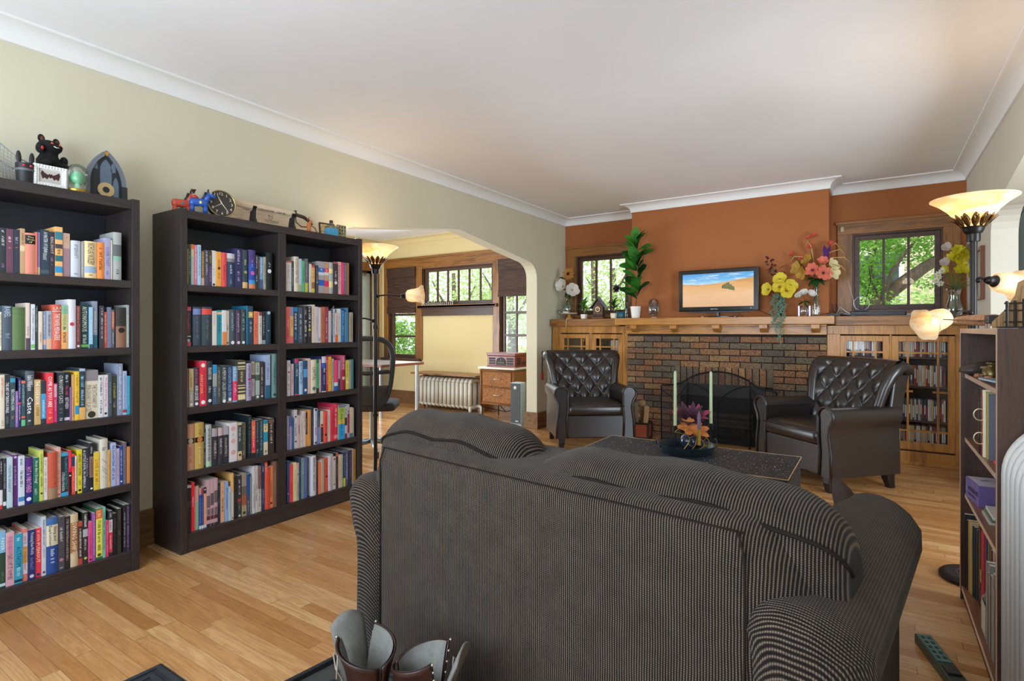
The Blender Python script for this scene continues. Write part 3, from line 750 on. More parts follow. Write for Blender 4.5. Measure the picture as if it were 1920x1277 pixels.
PAGE = plain('d9d2c2', .8)
BOOKS = {
 ('single', 0): (0, 415, 7.68, '''
0 90 95 2e3438|~.05-.12:ddd&~.18-.4:cfcfc0&~.8-.9:a8a
92 192 108 6b4456|~.18-.3:e8d8d8&~.42-.46:c88
196 288 118 333a46|~.18-.32:a8b0c0&~.4-.46:c66
290 360 103 c09a72 .38-.5:dcc8a0|~.1-.35:7a5a3a
362 510 170 d98873 .05-.27:1c1c1a|#The Works of@.07-.25:e8d8a0
512 535 155 e8785a|
538 582 157 8878a8 .82-1:c8b090|
592 714 122 34424e .88-.96:4c5a66|A MASTER OF DJINN@.05-.5:e8e8e8&~.52-.7:b8c0c8
717 790 150 33303a|RING SHOUT@.12-.5:e8ccc8&~.58-.8:a8a
797 903 80 e8b070 .1-.26:3a7a8a,.35-.44:444444,.58-.7:2f6a70,.8-.93:2f8fc0|~.46-.56:5a3a1a
908 1012 170 c4a08c .35-1:9c7a80|~.08-.22:c8a878
1024 1156 280 c8ccd4|~.1-.55:8890a0&~.85-.95:8890a0
1166 1212 295 a8aab0|~.05-.9:e8e8e8
1220 1388 290 ecd09c .68-.86:9cb0c8|!NICHOLAS NICKLEBY@.05-.64:1a1a1a&~.9-.96:c86828
1392 1504 305 f09048|~.15-.75:8a4010
1508 1590 240 a8a4c0|OLIVER TWIST@.22-.68:6a5aa0&~.8-.9:7a6aa8
1596 1622 268 d8d0bc|
1632 1750 160 a8aca8 .26-.5:62686a,.5-.6:86b49e|~.78-.88:2a2a2a'''),
 ('single', 1): (0, 555, 7.68, '''
0 30 230 e8e0cc|~.05-.9:54473a
40 180 140 4c5864|!BABEL@.02-.26:b8c8d4&~.62-.75:98a8b0
182 370 160 5c7248 .04-.05:46583a,.16-.17:46583a|
372 430 100 d8c4b8 .75-1:5a4a5a|~.5-.7:8a7a70
446 504 118 d4d4dc .88-.97:7ab868|~.1-.8:8a8a98
508 550 140 3c4c50|~.05-.6:a8b8b0
557 612 222 dcccb8|~.55-.8:8a5030
618 668 222 8ca4c4 .74-.88:e8c0b0|~.1-.6:e0e4ec
673 746 216 a4a8b0 .72-1:dca888|~.1-.65:6a4a44
752 882 125 d0604c .145-.155:f0e0d8|#LIU@.04-.13:f0e0d8&THE PAPER MENAGERIE@.2-.8:f4e8e0
884 978 135 c8c080 0-.2:88b898,.6-1:e8a868|~.05-.55:7a9a70&~.5-.9:5a3a2a
980 1092 50 d8d8e0|*.5:c04050
1096 1160 140 6c3c40|~.03-.85:c88a70&*.94:d8d8e0
1166 1282 115 1c3c44 .91-.97:68a850|AUTONOMOUS@.06-.62:d8dcc0&~.66-.88:b8c4b0
1286 1338 160 9cc4dc .9-1:3c4c5c|~.3-.8:d8ecf4
1342 1410 75 8890a4 .72-1:2c6070|~.2-.65:d8d0c0
1440 1498 140 3c3840|~.06-.8:d0ccd8
1503 1545 230 e0604c|~.08-.85:f4d8d0
1549 1610 160 787c94|
1616 1656 195 5c5c68 .05-.5:b86850|~.06-.45:e8c8b8&~.6-.9:c0c0c8
1668 1814 165 3a3634 .47-1:8c6450|*.57:1c1a1a&~.1-.4:24211f
1820 1860 130 a0a8a4|~.25-.9:d8dcd8'''),
 ('single', 2): (0, 675, 7.68, '''
0 66 215 d8ccb8|~.05-.42:d86a40&~.85-.95:54473a
68 146 210 2c3238|THE ART OF TAKING A WALK@.15-.72:f0f0f0&~.78-.92:7a8088
148 224 235 3c4c54 .04-.12:3c90b0|BECOMING KIN@.26-.66:dce4e0&~.78-.84:c88850
226 262 450 9468a8|~.1-.9:e0c8e8
264 304 258 2c2c5c .5-.54:d84060|~.06-.44:d8d0f0&~.56-.86:e8e0f0
308 366 290 34505c .86-.99:68b87c,.02-.07:e86c58,.78-.82:e86040|~.1-.55:a8c0b8
370 498 160 3a4048 .0-.3:555c64|!Isabel Wilkerson@.08-.36:f0f0f0&Caste@.44-.82:fff&~.9-.95:e0e0e0
500 594 285 c8a468|THE CODE BOOK@.03-.56:fff&~.62-.8:7a5a2a
598 668 300 2c3844 .3-.88:3c98c8|~.45-.85:dceef8
672 770 185 e8404c|COME AS YOU ARE@.07-.68:fff&~.72-.82:f8a890&~.88-.93:f8d060
774 826 340 d83c7c .02-.35:ec98bc|~.04-.34:e8e0e8&~.4-.7:f0a0c8
832 924 180 303a40|CURIOSITY'S CATS@.06-.62:e4e0d4&~.72-.84:7a8080&~.92-.97:f0f0f0
926 1006 175 28303c .92-.98:d8d0d8|~.06-.22:d0d8e0&~.28-.5:d04868&BETWEEN@.52-.74:e0d8e0
1008 1036 390 8c5c94|
1038 1080 210 c89c64|~.5-.95:8a6030
1082 1140 165 e8bc34 .7-.88:2c8cc8|~.06-.64:8a6a10
1142 1226 125 28404c .76-1:e0a860,.0-.05:a8b0d0|~.12-.34:58b0d0&~.14-.72:b0d0e8
1230 1420 150 d8ccb4 0-.22:8c8488|THE DICTIONARY OF@.3-.78:6a6050&IMAGINARY PLACES@.3-.86:7a7060&*.94:3a3428
1424 1494 220 d8d4d4|~.06-.5:3a3a40&~.6-.92:3a3a40
1497 1560 215 e0d4d8|The End of Policing@.06-.62:c03048&~.66-.8:c06878&*.92:2a2a2a
1562 1612 195 4c5860|~.2-.7:98a4a8
1616 1690 225 3c423c|~.2-.55:a8a850&~.65-.8:a8a090
1694 1766 55 8890a8|~.06-.9:dce0ec
1770 1826 160 a8b8d8 .88-.95:a04048|~.05-.9:6a7ca8
1830 1876 230 3c9cbc|~.1-.8:7cc8dc'''),
 ('single', 3): (0, 810, 7.68, '''
0 42 385 2c2830 .62-.92:d8d0d0,.92-1:c03838|~.05-.3:e0d8d8
46 92 380 34383c .86-.94:d8d8d8|~.1-.6:a8b0b8
96 182 365 b8ccd4|~.15-.7:5a8aa8
186 264 330 5c3470|~.22-.6:c0a0d0&*.05:c8b0d8
266 354 345 c8d0dc .83-.92:3c80b8|~.04-.2:4a5468&~.3-.62:3a3a44
358 478 375 28307c 0-.25:52307c|HOT & UNBOTHERED@.2-.76:f09cc8&*.9:dce0f0
482 570 375 2c6c58|How Am I Doing?@.07-.58:e8f0e4&~.7-.84:c0d8c8
573 630 265 c4cc60|~.08-.75:5a6a30&*.85:2a3a2a
634 690 370 dcdcd4|~.05-.8:9a9a9a
694 820 290 c05844 .76-1:9c7c60|~.58-.76:e0785a
828 882 225 e0a898|~.1-.85:b86a58&*.94:c05040
886 988 300 28343c 0-.08:3c9cb8,.91-1:3c9cc8|The LANGUAGE INSTINCT@.1-.84:3ca0a0&!STEVEN PINKER@.45-.88:d8e0d8
990 1032 270 d8284c .48-1:282428|~.05-.4:f090a0&*.56:e8e8e8
1036 1078 320 e04838 .06-.3:28405c|~.4-.95:f8b0a0
1082 1110 345 d8c8c0 .92-1:302428|~.1-.85:c05848
1116 1184 255 d8cc30|LIBRARIES OF THE MIND@.1-.6:3a3820&~.66-.84:8a8420&*.93:2a2818
1190 1284 235 2c303c|~.22-.66:a8a8c0&A LITTLE DEVIL IN AMERICA@.04-.9:f4f4f4
1288 1346 160 2c2c34 .28-.72:8c6c60|~.05-.22:c8c8d0&~.34-.68:5a4038&*.95:f0f0f0
1348 1432 290 dcc040|LOVE@.2-.42:d85a28&~.46-.88:d85a28
1438 1552 100 d0c8b8|~.17-.24:6a6258&~.86-.9:6a6258&/.4-.5&/.55-.65&/.6-.72&/.75-.8
1556 1592 258 d4a85c|~.1-.85:a06a28
1598 1672 160 a8b4d8|~.06-.55:40507c&~.58-.85:303c60
1678 1726 240 b8a8c4|~.1-.8:8a7c98
1730 1776 205 2c4c94|~.1-.75:c0d0e8&*.92:d8e0f0
1780 1822 150 6c6068|
1828 1872 215 d08848|'''),
 ('single', 4): (0, 930, 7.096, '''
0 74 470 78b4d8 .38-1:2c4838,.92-.97:b8d0d8|PAPER@.1-.36:e8f4f8&~.72-.88:6a8a70
78 188 485 d8a4b0|!PHOEBE ROBINSON@.08-.38:b0287c&PLEASE DON'T SIT ON MY BED@.4-.88:3a2a30
192 300 505 2c98b8 .92-.97:183848|~.05-.15:c8e8f0&ACTIVISM@.25-.66:1c5478&~.68-.85:b8e0ec
304 370 440 d87868 .08-.34:d8ccd8,.34-.66:d8a850,.66-.86:d8ccd8|~.1-.8:b05a60
374 470 450 24306c|Practicing New Worlds@.06-.5:d8dce8&~.56-.8:7a88b8&*.93:d0d0d8
474 552 430 e03c4c|~.05-.28:f8c8b8&PUSHOUT@.3-.7:f8e4c8&*.94:28305c
556 614 275 c8ccd8|~.05-.5:6a7088&~.55-.7:9aa0b0&*.94:202838
618 772 290 3c68a0 .13-.5:d8d0b4,.5-1:24488c|Slang and@.16-.42:1a1a1a&Euphemism@.14-.5:1a1a1a&~.56-.82:c8d8f0
776 864 280 4c4850 .6-.62:3a3840|~.2-.48:d0d0d0&~.94-.97:c0c0c0&*.8:b87890
868 940 275 2c282c|~.05-.85:a8a098
944 1044 240 d0b894 .16-.74:a87448|SWING SHIFT@.17-.75:f0e4d0
1048 1104 350 b84838 .1-.86:443030|~.16-.82:e8dcd8
1108 1174 220 303430 .33-.48:a8b0b8|~.04-.3:e8e8e8&~.52-.75:d8d8d8&*.9:c8c860
1178 1230 345 e0508c|~.3-.85:b82868&*.94:6a1838
1234 1274 230 9c58a0|~.05-.9:d0a8d8
1280 1364 170 2c6848 .02-.2:e07840,.2-.95:e0dc50|~.04-.18:f8d0a0&~.24-.84:3a6a30&*.91:3a5a2a
1368 1408 150 78c0b0|~.1-.85:2c6860
1412 1446 330 d03468|~.1-.9:f0a0b8
1449 1502 200 38343c .2-.48:d8ccd0,.48-.92:d83c54|~.04-.15:c0c0c8&~.24-.44:6a5a60&~.54-.86:f8c0c8
1508 1562 235 1c1c20|~.1-.4:4c4c54
1566 1616 170 34302c|~.05-.25:6a645c&~.5-.62:7a746c
1640 1678 120 202024|~.16-.9:b8b4c0
1682 1726 110 3c2c48|~.05-.92:a888b8'''),
 ('near', 0): (340, 450, 10.105, '''
52 90 200 c8b0a0 .6-1:c86848|~.05-.5:5a3a2a
92 136 160 c89850|~.1-.8:8a6020
140 190 150 2c5c54|~.1-.75:9cc0b0
194 246 80 d8c8a0 0-.12:e07c3c,.3-1:b8bcbc|
252 306 95 d87c90|~.03-.85:f8e0e8
310 372 95 a8d0e8|~.03-.75:3a78b8
386 442 210 8c6844 .78-1:d0a8a0|~.05-.7:e0c890
450 520 190 4c4858|~.04-.7:d0ccd8
526 584 200 40345c 0-.38:3c3830|~.06-.36:c8c070&~.45-.9:a890d0
588 664 200 d8d4d0|~.5-.7:b8b4b0&*.95:2a2a30
668 756 222 eca444|~.2-.8:b87018&*.48:4a3010
762 860 238 e85458|~.35-.8:b83040
864 1020 255 2c4060 0-.15:c8c8d0,.15-.25:8c8488|~.34-.62:d0d8e4&~.74-.9:8898b0
1026 1162 165 34305c|~.04-.42:d0d0e8&~.58-.85:c0c0dc
1170 1266 190 34484c .84-1:d8b878|~.25-.4:c8c8a0&*.58:98a468
1282 1404 190 4c3c7c .35-.78:2c4ca8,.78-.88:3c98d8,.88-1:d88858|~.26-.46:88a0e0&*.6:d060b0
1410 1456 285 2c2c34|~.05-.4:d8d8d8&~.6-.78:d8d8d8
1460 1492 310 3c4c54|~.1-.6:c86a70
1496 1556 320 7ca4cc .7-1:4c5c90|~.05-.5:d8e4f0
1564 1602 320 a8a48c|~.2-.8:3a3c34
1608 1726 240 101a1c|~.27-.33:d8d8d8&~.36-.4:a8a8a8&*.5:e8e8e8'''),
 ('far', 0): (530, 475, 12.8, '''
74 210 175 d8d0cc 0-.06:c86058,.7-.71:a89c98,.74-.75:a89c98|~.12-.6:a8a09c
216 272 190 3c4c54|~.2-.85:b0c0c8
276 386 80 e4d8c0|RUSSIAN FAIRY TALES@.06-.76:6a5040
392 460 130 b8c8dc .78-1:a8ac80|
464 536 180 60b088|~.2-.75:2c6a4c
545 610 130 6c6868 .72-1:c8bc3c|~.1-.6:a8a4a4
614 644 235 44507c|
647 692 255 e0d0bc|~.4-.9:b0a08c
694 770 290 e8b070 0-.09:d05040,.62-.85:9c6840,.85-1:d8c040|~.14-.5:b87838
800 850 290 3c4450|~.1-.6:c8a860&*.62:d8b898
864 1006 195 a8a0a4 .2-.34:2c70c0,.34-.43:d8d8dc,.58-.76:2464b8|~.23-.3:c0d8f0
1010 1116 205 c09880 .2-.33:e03c60,.33-.42:d8d8d8,.6-.78:e0285c|~.23-.3:f8d0d8
1120 1216 220 a8aca4 .2-.35:e8dc98,.4-.55:a8b8b0,.6-.8:e4dc94|
1222 1334 205 443840 0-.06:b05060|~.3-.6:e0dce0&*.65:e0dce0
1340 1416 205 e0b4b4|~.1-.85:a87478
1422 1478 220 d83c60|~.1-.85:f090a8
1484 1540 225 6878a0|~.1-.6:a0acd0
1546 1606 230 9c6c3c|'''),
 ('near', 1): (340, 565, 10.105, '''
76 190 105 2c3034 0-.1:d85868,.9-1:d85868,.74-.77:b8c4c4|~.16-.7:d85868&*.86:c8d0d0
224 374 105 3c4858 .05-.2:7c8cc0|~.25-.88:6a7484
386 578 105 38444c .05-.2:e05048|~.25-.88:6a7480
586 672 185 dcd4cc|~.04-.4:b8a8a0
684 772 170 2c94a4 .05-.12:e8c898|~.18-.66:1c3c4c
776 856 170 dcd8d8 .62-1:e88850|
860 914 178 dccfb8|~.4-.55:5a7a60&*.94:3a3a3a
920 1026 155 44525c|~.1-.65:a8b8c0&*.94:f0f0f0
1036 1132 165 4c3c54|~.1-.65:c0b0c8&*.94:f0d8e0
1138 1226 155 3c4c4c|~.1-.65:a8c0b8&*.94:f0f0f0
1242 1274 85 2c7494|
1278 1360 90 2c4458 .15-.3:d0b860|~.4-.7:b8c8d8&*.22:e8d890
1380 1460 190 e87858|~.1-.8:c04c38
1470 1526 200 d0ccc4 0-.12:8c4840|~.2-.75:5a5650
1532 1600 195 282c34 .88-1:98a0a8|~.15-.75:a8b0b8
1606 1704 190 1c3c4c|~.58-.62:d8e4e8&*.05:a8c8d8&~.92-.95:88a8b8'''),
 ('far', 1): (530, 565, 12.8, '''
88 184 130 e86c68|~.36-.55:f8b8b0&~.65-.85:c84850
188 262 135 d8b070 0-.25:8c8cb4,.8-1:e06868|~.35-.55:a87838
276 372 140 2c4c64 0-.12:2c80b0|~.18-.65:f0f0f0&~.7-.92:5a9ac0
384 480 140 4c5864|~.2-.5:d8dce0&~.55-.9:a8b0b8
498 592 125 2c2c30|~.1-.3:a8a8a8&~.38-.72:e8e8e8&~.76-.84:e8e8e8
598 692 120 2c2c30|~.03-.58:f0f0e8&*.64:d8c458&~.72-.85:989890
700 778 80 d8c8b8|~.1-.7:b8a898
782 848 130 d0c4c0|~.3-.8:a89c98
852 936 150 d4d0dc|~.86-.96:3a3840
940 1022 135 b86848|~.2-.8:a05838
1026 1110 135 983c50|~.3-.9:e0b0bc
1116 1166 230 b8bcbc|
1170 1210 190 4c5058 .12-.17:c05848|~.2-.8:c8ccd0
1212 1256 185 b8c4d0|~.1-.85:4868a0
1260 1322 280 d8c0bc .74-1:e06838|~.1-.7:b87078
1328 1402 180 d8d4cc|~.15-.8:a8a49c
1406 1496 215 2c6c9c|~.04-.4:80b8d8&~.45-.8:98c8e0
1499 1534 250 6ca4c8|
1540 1584 155 4c80a4|
1612 1686 265 a09484|~.15-.85:6a5c4c'''),
 ('near', 2): (340, 655, 10.105, '''
78 132 365 c0b0a8 0-.55:c88878|~.05-.5:a05048&~.6-.82:4a4448&*.94:e8e8e8
146 232 370 a8a090 0-.55:c8b080|~.1-.5:8a6838&~.62-.85:d8dce0&*.93:e8e8e8
236 338 345 44404c|~.05-.4:d05c80&!ANN LECKIE@.46-.84:f4f4f4&*.93:f0f0f0
346 476 220 e0384c|~.2-.9:b82038&!ANN LECKIE@.3-.72:f0c878&*.1:e8ece0&*.92:f0f0f0
482 590 225 2c3438|THE RAVEN TOWER@.14-.42:e4e4e4&~.58-.76:d0d0d0&*.9:e8e8e8
602 682 295 a0a8a8 0-.22:2c98d8,.55-1:4c6480|~.58-.8:a8b8c8
690 754 330 54544c|~.1-.8:b0a890
762 868 310 30444c|A MEMORY CALLED EMPIRE@.05-.9:d8d8c8&*.94:f0f0f0
872 972 310 2c3c64 .95-1:8a7a70|A DESOLATION CALLED PEACE@.05-.88:a8c4ec&*.91:f0f0f0
978 1074 325 88a8c8 .42-.95:e0406c|~.03-.3:d8e8f4&~.5-.85:f8c0d0
1080 1220 210 4c4840 .05-.17:e8d8a0,.08-.14:4c4840,.2-.62:e8d8a0,.22-.6:4c4840,.66-.78:e8d8a0,.69-.75:4c4840,.83-.96:e8d8a0|~.28-.54:e8d8a0
1238 1326 265 a89cb8|~.05-.38:4a3c58&~.5-.9:5a4868&*.43:a03868
1336 1402 235 544c50 0-.34:b8a898,.45-.9:b8a8b0|~.04-.3:54443c&~.5-.85:8a6a7c
1412 1490 230 4c5c50 .03-.35:a8b8ac,.5-.88:a8b8b0|~.06-.3:4c5c50&*.93:e8e8e8
1494 1560 235 3c3438|~.15-.5:e0c8b8&~.55-.85:b8a0b0&*.92:c8c8c8
1608 1694 108 a4b4d4 .7-1:2c6888|~.2-.6:7c6cac
1728 1814 85 70908c|~.2-.75:44605c&*.93:2a3c3a'''),
 ('far', 2): (530, 660, 12.8, '''
108 184 205 d4d0d0|~.05-.2:5a5458&*.33:b03860&~.42-.85:6a6468
208 266 285 c8a8b0|~.2-.7:a88890
288 384 160 2c4c60 0-.12:c83c70,.97-1:d85868|~.14-.26:88a0a8&~.28-.5:e8e8f0
394 494 225 b0ccec|INDOCTRINATED@.04-.7:2c3c60
498 594 210 2c5078 .25-.5:58a0d8|*.88:e8e8f0
602 670 155 d8b4a8|
674 808 190 dccfb8|CAPITAL@.2-.62:5a5448&*.86:5a7468
816 876 180 3cbc80 0-.12:2c7850,.86-1:28302c|~.22-.8:207048
882 930 180 d8a4b0|~.05-.8:f4e4e8
938 1040 110 2c305c 0-.025:e0e0e0,.975-1:e0e0e0,.03-.18:d0d0e0,.2-.3:2c60c0|~.32-.45:e0e0e8&~.52-.8:a8b0d8
1044 1096 115 d83848|~.1-.8:f4c0b8
1102 1172 115 e8b040|~.1-.85:b86020
1182 1230 160 a8a498|~.1-.6:5a5448
1234 1342 195 ec4474 .73-.85:d0e0ec,.85-1:2c60b0|
1346 1394 205 a898a8 .62-1:3c4050|
1400 1512 80 b84868 .43-1:a02848|~.03-.4:f4d0dc&*.66:e0b8b8
1522 1596 200 d0cc48|~.1-.6:7a7820&*.75:e8e8b0
1600 1650 200 a8a498|~.05-.4:5a5448
1654 1700 180 4c7478|'''),
 ('near', 3): (340, 770, 10.105, '''
88 250 260 c89478 .31-.42:181614|*.365:b0a890&~.5-.9:a8684c
256 424 230 c0a058 .31-.42:181614|*.365:c87838&~.5-.9:e0d098&~.05-.28:907030
428 466 350 2c2c34|~.08-.5:d0d0d0&~.6-.95:b8b8b8
470 570 265 b0b4b0 .88-1:a8c8a0|~.1-.5:3c4040&~.5-.85:4c5450
582 694 335 34343c 0-.22:a8a0a8|~.3-.85:a89088&~.4-.7:f0e8e0
698 790 320 34343c 0-.22:c0a8a8|~.3-.7:d8ccc4&~.35-.75:a09088
794 892 305 30323a 0-.22:a8a4b0|~.3-.85:b0a098&~.4-.75:f0e8e0
908 1056 230 dcd4d8|*.15:d8a8a0&~.28-.36:b8a8a8&*.47:d8a8a0&*.76:d8a8a0&~.6-.61:a89898
1072 1146 230 d0b890 .06-.76:34444c|~.12-.5:d0d8d8&*.86:3a3428
1152 1234 235 5c584c|~.1-.6:8a8474&~.75-.9:a8a090
1266 1340 95 1c2c30|~.05-.88:58808c
1344 1414 195 e87058 .5-.82:e83c50,.88-1:2c2c34|~.15-.75:f8c8b8
1418 1482 185 383c44|~.06-.6:98a0a8&~.8-.95:c8bca0
1488 1560 165 2c4854|~.05-.85:a0b0c0
1566 1646 185 2c94b0 .1-.34:e0cc98,.63-1:d8ccac|~.03-.3:1c5c78&*.9:8a8474
1662 1770 150 3c302c .04-.06:a88870,.09-.11:a88870|~.14-.72:e4dcd8'''),
 ('far', 3): (530, 750, 12.77, '''
116 166 390 a0a8cc .55-.57:e8e8f4|
170 222 395 5c5c8c .3-1:b09cc4|
226 284 440 2c6494|~.3-.8:5c98c0
290 358 240 ccc8cc|~.35-.68:2c3038&*.18:3a3a40&*.82:3a3a40
362 422 370 d0a8a8|~.28-.6:3c2c34
426 488 365 d0ccc0|~.2-.85:a8a49c
492 550 265 d4c0b8|~.05-.5:c07078
554 604 300 3c3830 .65-1:e0a850|~.15-.6:a0a8a8
608 676 240 e09450|~.2-.8:c07430
692 754 180 2c3840|~.1-.9:687880
758 844 205 ccccdc|~.1-.75:a8a4d0&~.5-.75:c05878&*.04:3a3a44&*.96:3a3a44
848 906 250 345060 .5-1:7c88c4|~.2-.5:c0a0b8
912 974 270 d8ccb8 .4-.5:e08058,.5-.97:3c3840|*.43:2a2420&~.55-.92:686068
980 1070 265 e85448|~.2-.7:d04038&*.75:5a2018
1076 1146 240 dcd0c8|~.15-.8:c0a8a0
1152 1222 200 dc3c4c|~.2-.8:a82838
1228 1330 95 d83454 .85-.95:e89098|~.04-.65:f8d0d4
1336 1486 130 a4bc54 0-.06:6c6ca8,.42-.55:d8b850,.55-1:2ca0dc|ALTO@.1-.2:2c4030&~.25-.7:34502c&~.76-.9:206088
1494 1546 155 c8c0c4 .35-.6:3c3438,.85-1:8c3050|~.04-.3:4a4448
1552 1600 105 b0a4ac .28-.85:8c2c50|*.22:2a2a30&~.4-.8:b8707c
1606 1680 180 d0bca0 .86-1:4c7080|~.3-.8:b8a488
1684 1712 190 a8a098|'''),
 ('near', 4): (340, 855, 8.516, '''
90 116 455 34383c .02-.08:e0e0e0|~.35-.5:a8b0a8
118 139 450 303438 .02-.08:e0e0e0|~.35-.5:98a0a8
141 161 450 34343c .02-.08:e0e0e0|~.35-.5:98a0a0
164 208 420 e02c3c|~.3-.5:f8d8d8
210 237 440 d8a8a4 0-.06:2a2a2a|
240 284 485 d09c90 .35-1:88b08c|
290 325 520 34509c .0-.16:c09890,.92-1:d0d8e0|~.25-.85:8098d0
327 362 515 2c4488 .0-.16:a83848,.92-1:d0d8e0|~.25-.85:8098d0
366 408 500 e0a080 .0-.16:2c3040,.92-1:d0d8e0|*.06:d8c8c0
412 468 385 c09ca0 .34-.6:6c5c60,.62-.78:8c747c,.78-.86:5c2c34,.94-1:3c3034|~.64-.75:483c40
471 522 370 c09ca0 .3-.56:5c5054,.62-.78:8c747c,.78-.86:5c2c34,.94-1:3c3034|~.62-.75:483c40
525 579 355 c09ca0 .26-.52:6c5c60,.62-.78:8c747c,.78-.86:5c2c34,.94-1:3c3034|~.6-.75:483c40
586 632 425 2c3848|~.1-.2:5c8088&~.4-.55:5c8088
636 698 415 dca480|~.12-.3:b87c50&~.4-.75:4c3828
706 754 410 8ca8d0|~.15-.7:4c64a0
758 798 490 b8c4cc|~.15-.8:788890
802 836 275 e0ac68 .4-1:c8c0b4|*.96:2a2a2a
842 898 320 2c2c2c|
902 960 315 34343c .55-.62:a04038|~.1-.45:e0e0e0&~.65-.85:a8a8a8&*.95:d8d8d8
970 1046 280 988c7c .3-.5:6c6054,.5-.75:a05c40,.75-1:a89878|*.92:3c3428
1050 1098 290 24508c .55-1:4c5060|~.62-.9:a0a8b0
1102 1136 330 888c88|
1140 1176 160 d0ccd0|~.38-.88:2a2a30
1180 1226 158 d8d4d8|~.1-.5:b8b0b8&~.42-.75:3a3a44
1230 1282 165 8c6c64 .5-1:c8c4bc|~.1-.9:5a4440
1288 1334 115 2c3458|~.05-.2:c8d0e0&~.55-.9:a0a8c8
1338 1384 100 e06048|~.05-.2:f8c8b8
1387 1412 180 c04838|
1415 1470 165 f08858|~.35-.75:c05828&*.88:5a2a10
1474 1530 90 8c6450|~.2-.7:b08868
1536 1592 175 d0ccc8|~.3-.75:6a5040'''),
 ('far', 4): (530, 835, 11.107, '''
102 150 325 34609c .5-.8:4c5090|*.78:c0c8e0
154 222 400 e85050|~.5-.8:c83840
226 290 360 e8d4a0|~.2-.75:c8b480
294 338 370 b8b8b0 .0-.12:d8a8a0|*.3:3a3a3a&~.5-.9:6a6a70
350 394 260 3c4458|~.2-.85:7880a0
398 450 270 70909c|~.1-.4:b0d0d8
454 514 270 5c70a8|~.1-.8:8ca0d0
600 698 220 d8d4dc|~.05-.9:2a2a30
704 742 330 4c4044 .5-.8:2c3048|
746 794 345 f07c48|
797 830 320 e0d4d0|
834 876 290 b8a088|
890 955 260 d85840|~.15-.5:b83c28&*.55:5a1810
958 1030 225 d4ccd8|~.2-.85:b0a8b8
1034 1060 180 c0b0a8|
1064 1116 235 d4ccc4 |~.1-.9:b0a8a0&*.08:5a3030&*.85:3a4060
1120 1164 160 3c3834 .0-.1:c06848|~.3-.7:8a8a70
1168 1220 195 dcb4a4|~.15-.8:b88878
1223 1258 195 a8bc98|~.1-.8:6a8060
1265 1306 140 34405c .75-1:c8c848|~.1-.7:8890b0
1310 1376 120 5c6084|~.1-.8:a8b0d8
1382 1440 100 2c3448|~.1-.8:98687c
1443 1476 75 b0a088|
1480 1532 85 b88440|~.2-.8:8a5c20'''),
}
ORD = 'first second third fourth fifth sixth seventh eighth ninth tenth eleventh twelfth thirteenth fourteenth fifteenth sixteenth seventeenth eighteenth nineteenth twentieth twenty-first twenty-second twenty-third twenty-fourth twenty-fifth twenty-sixth twenty-seventh twenty-eighth twenty-ninth thirtieth thirty-first thirty-second'.split()
SHN = ['top shelf', 'second shelf', 'third shelf', 'fourth shelf', 'bottom shelf']
SPX = -3.134
brnd = random.Random(21)
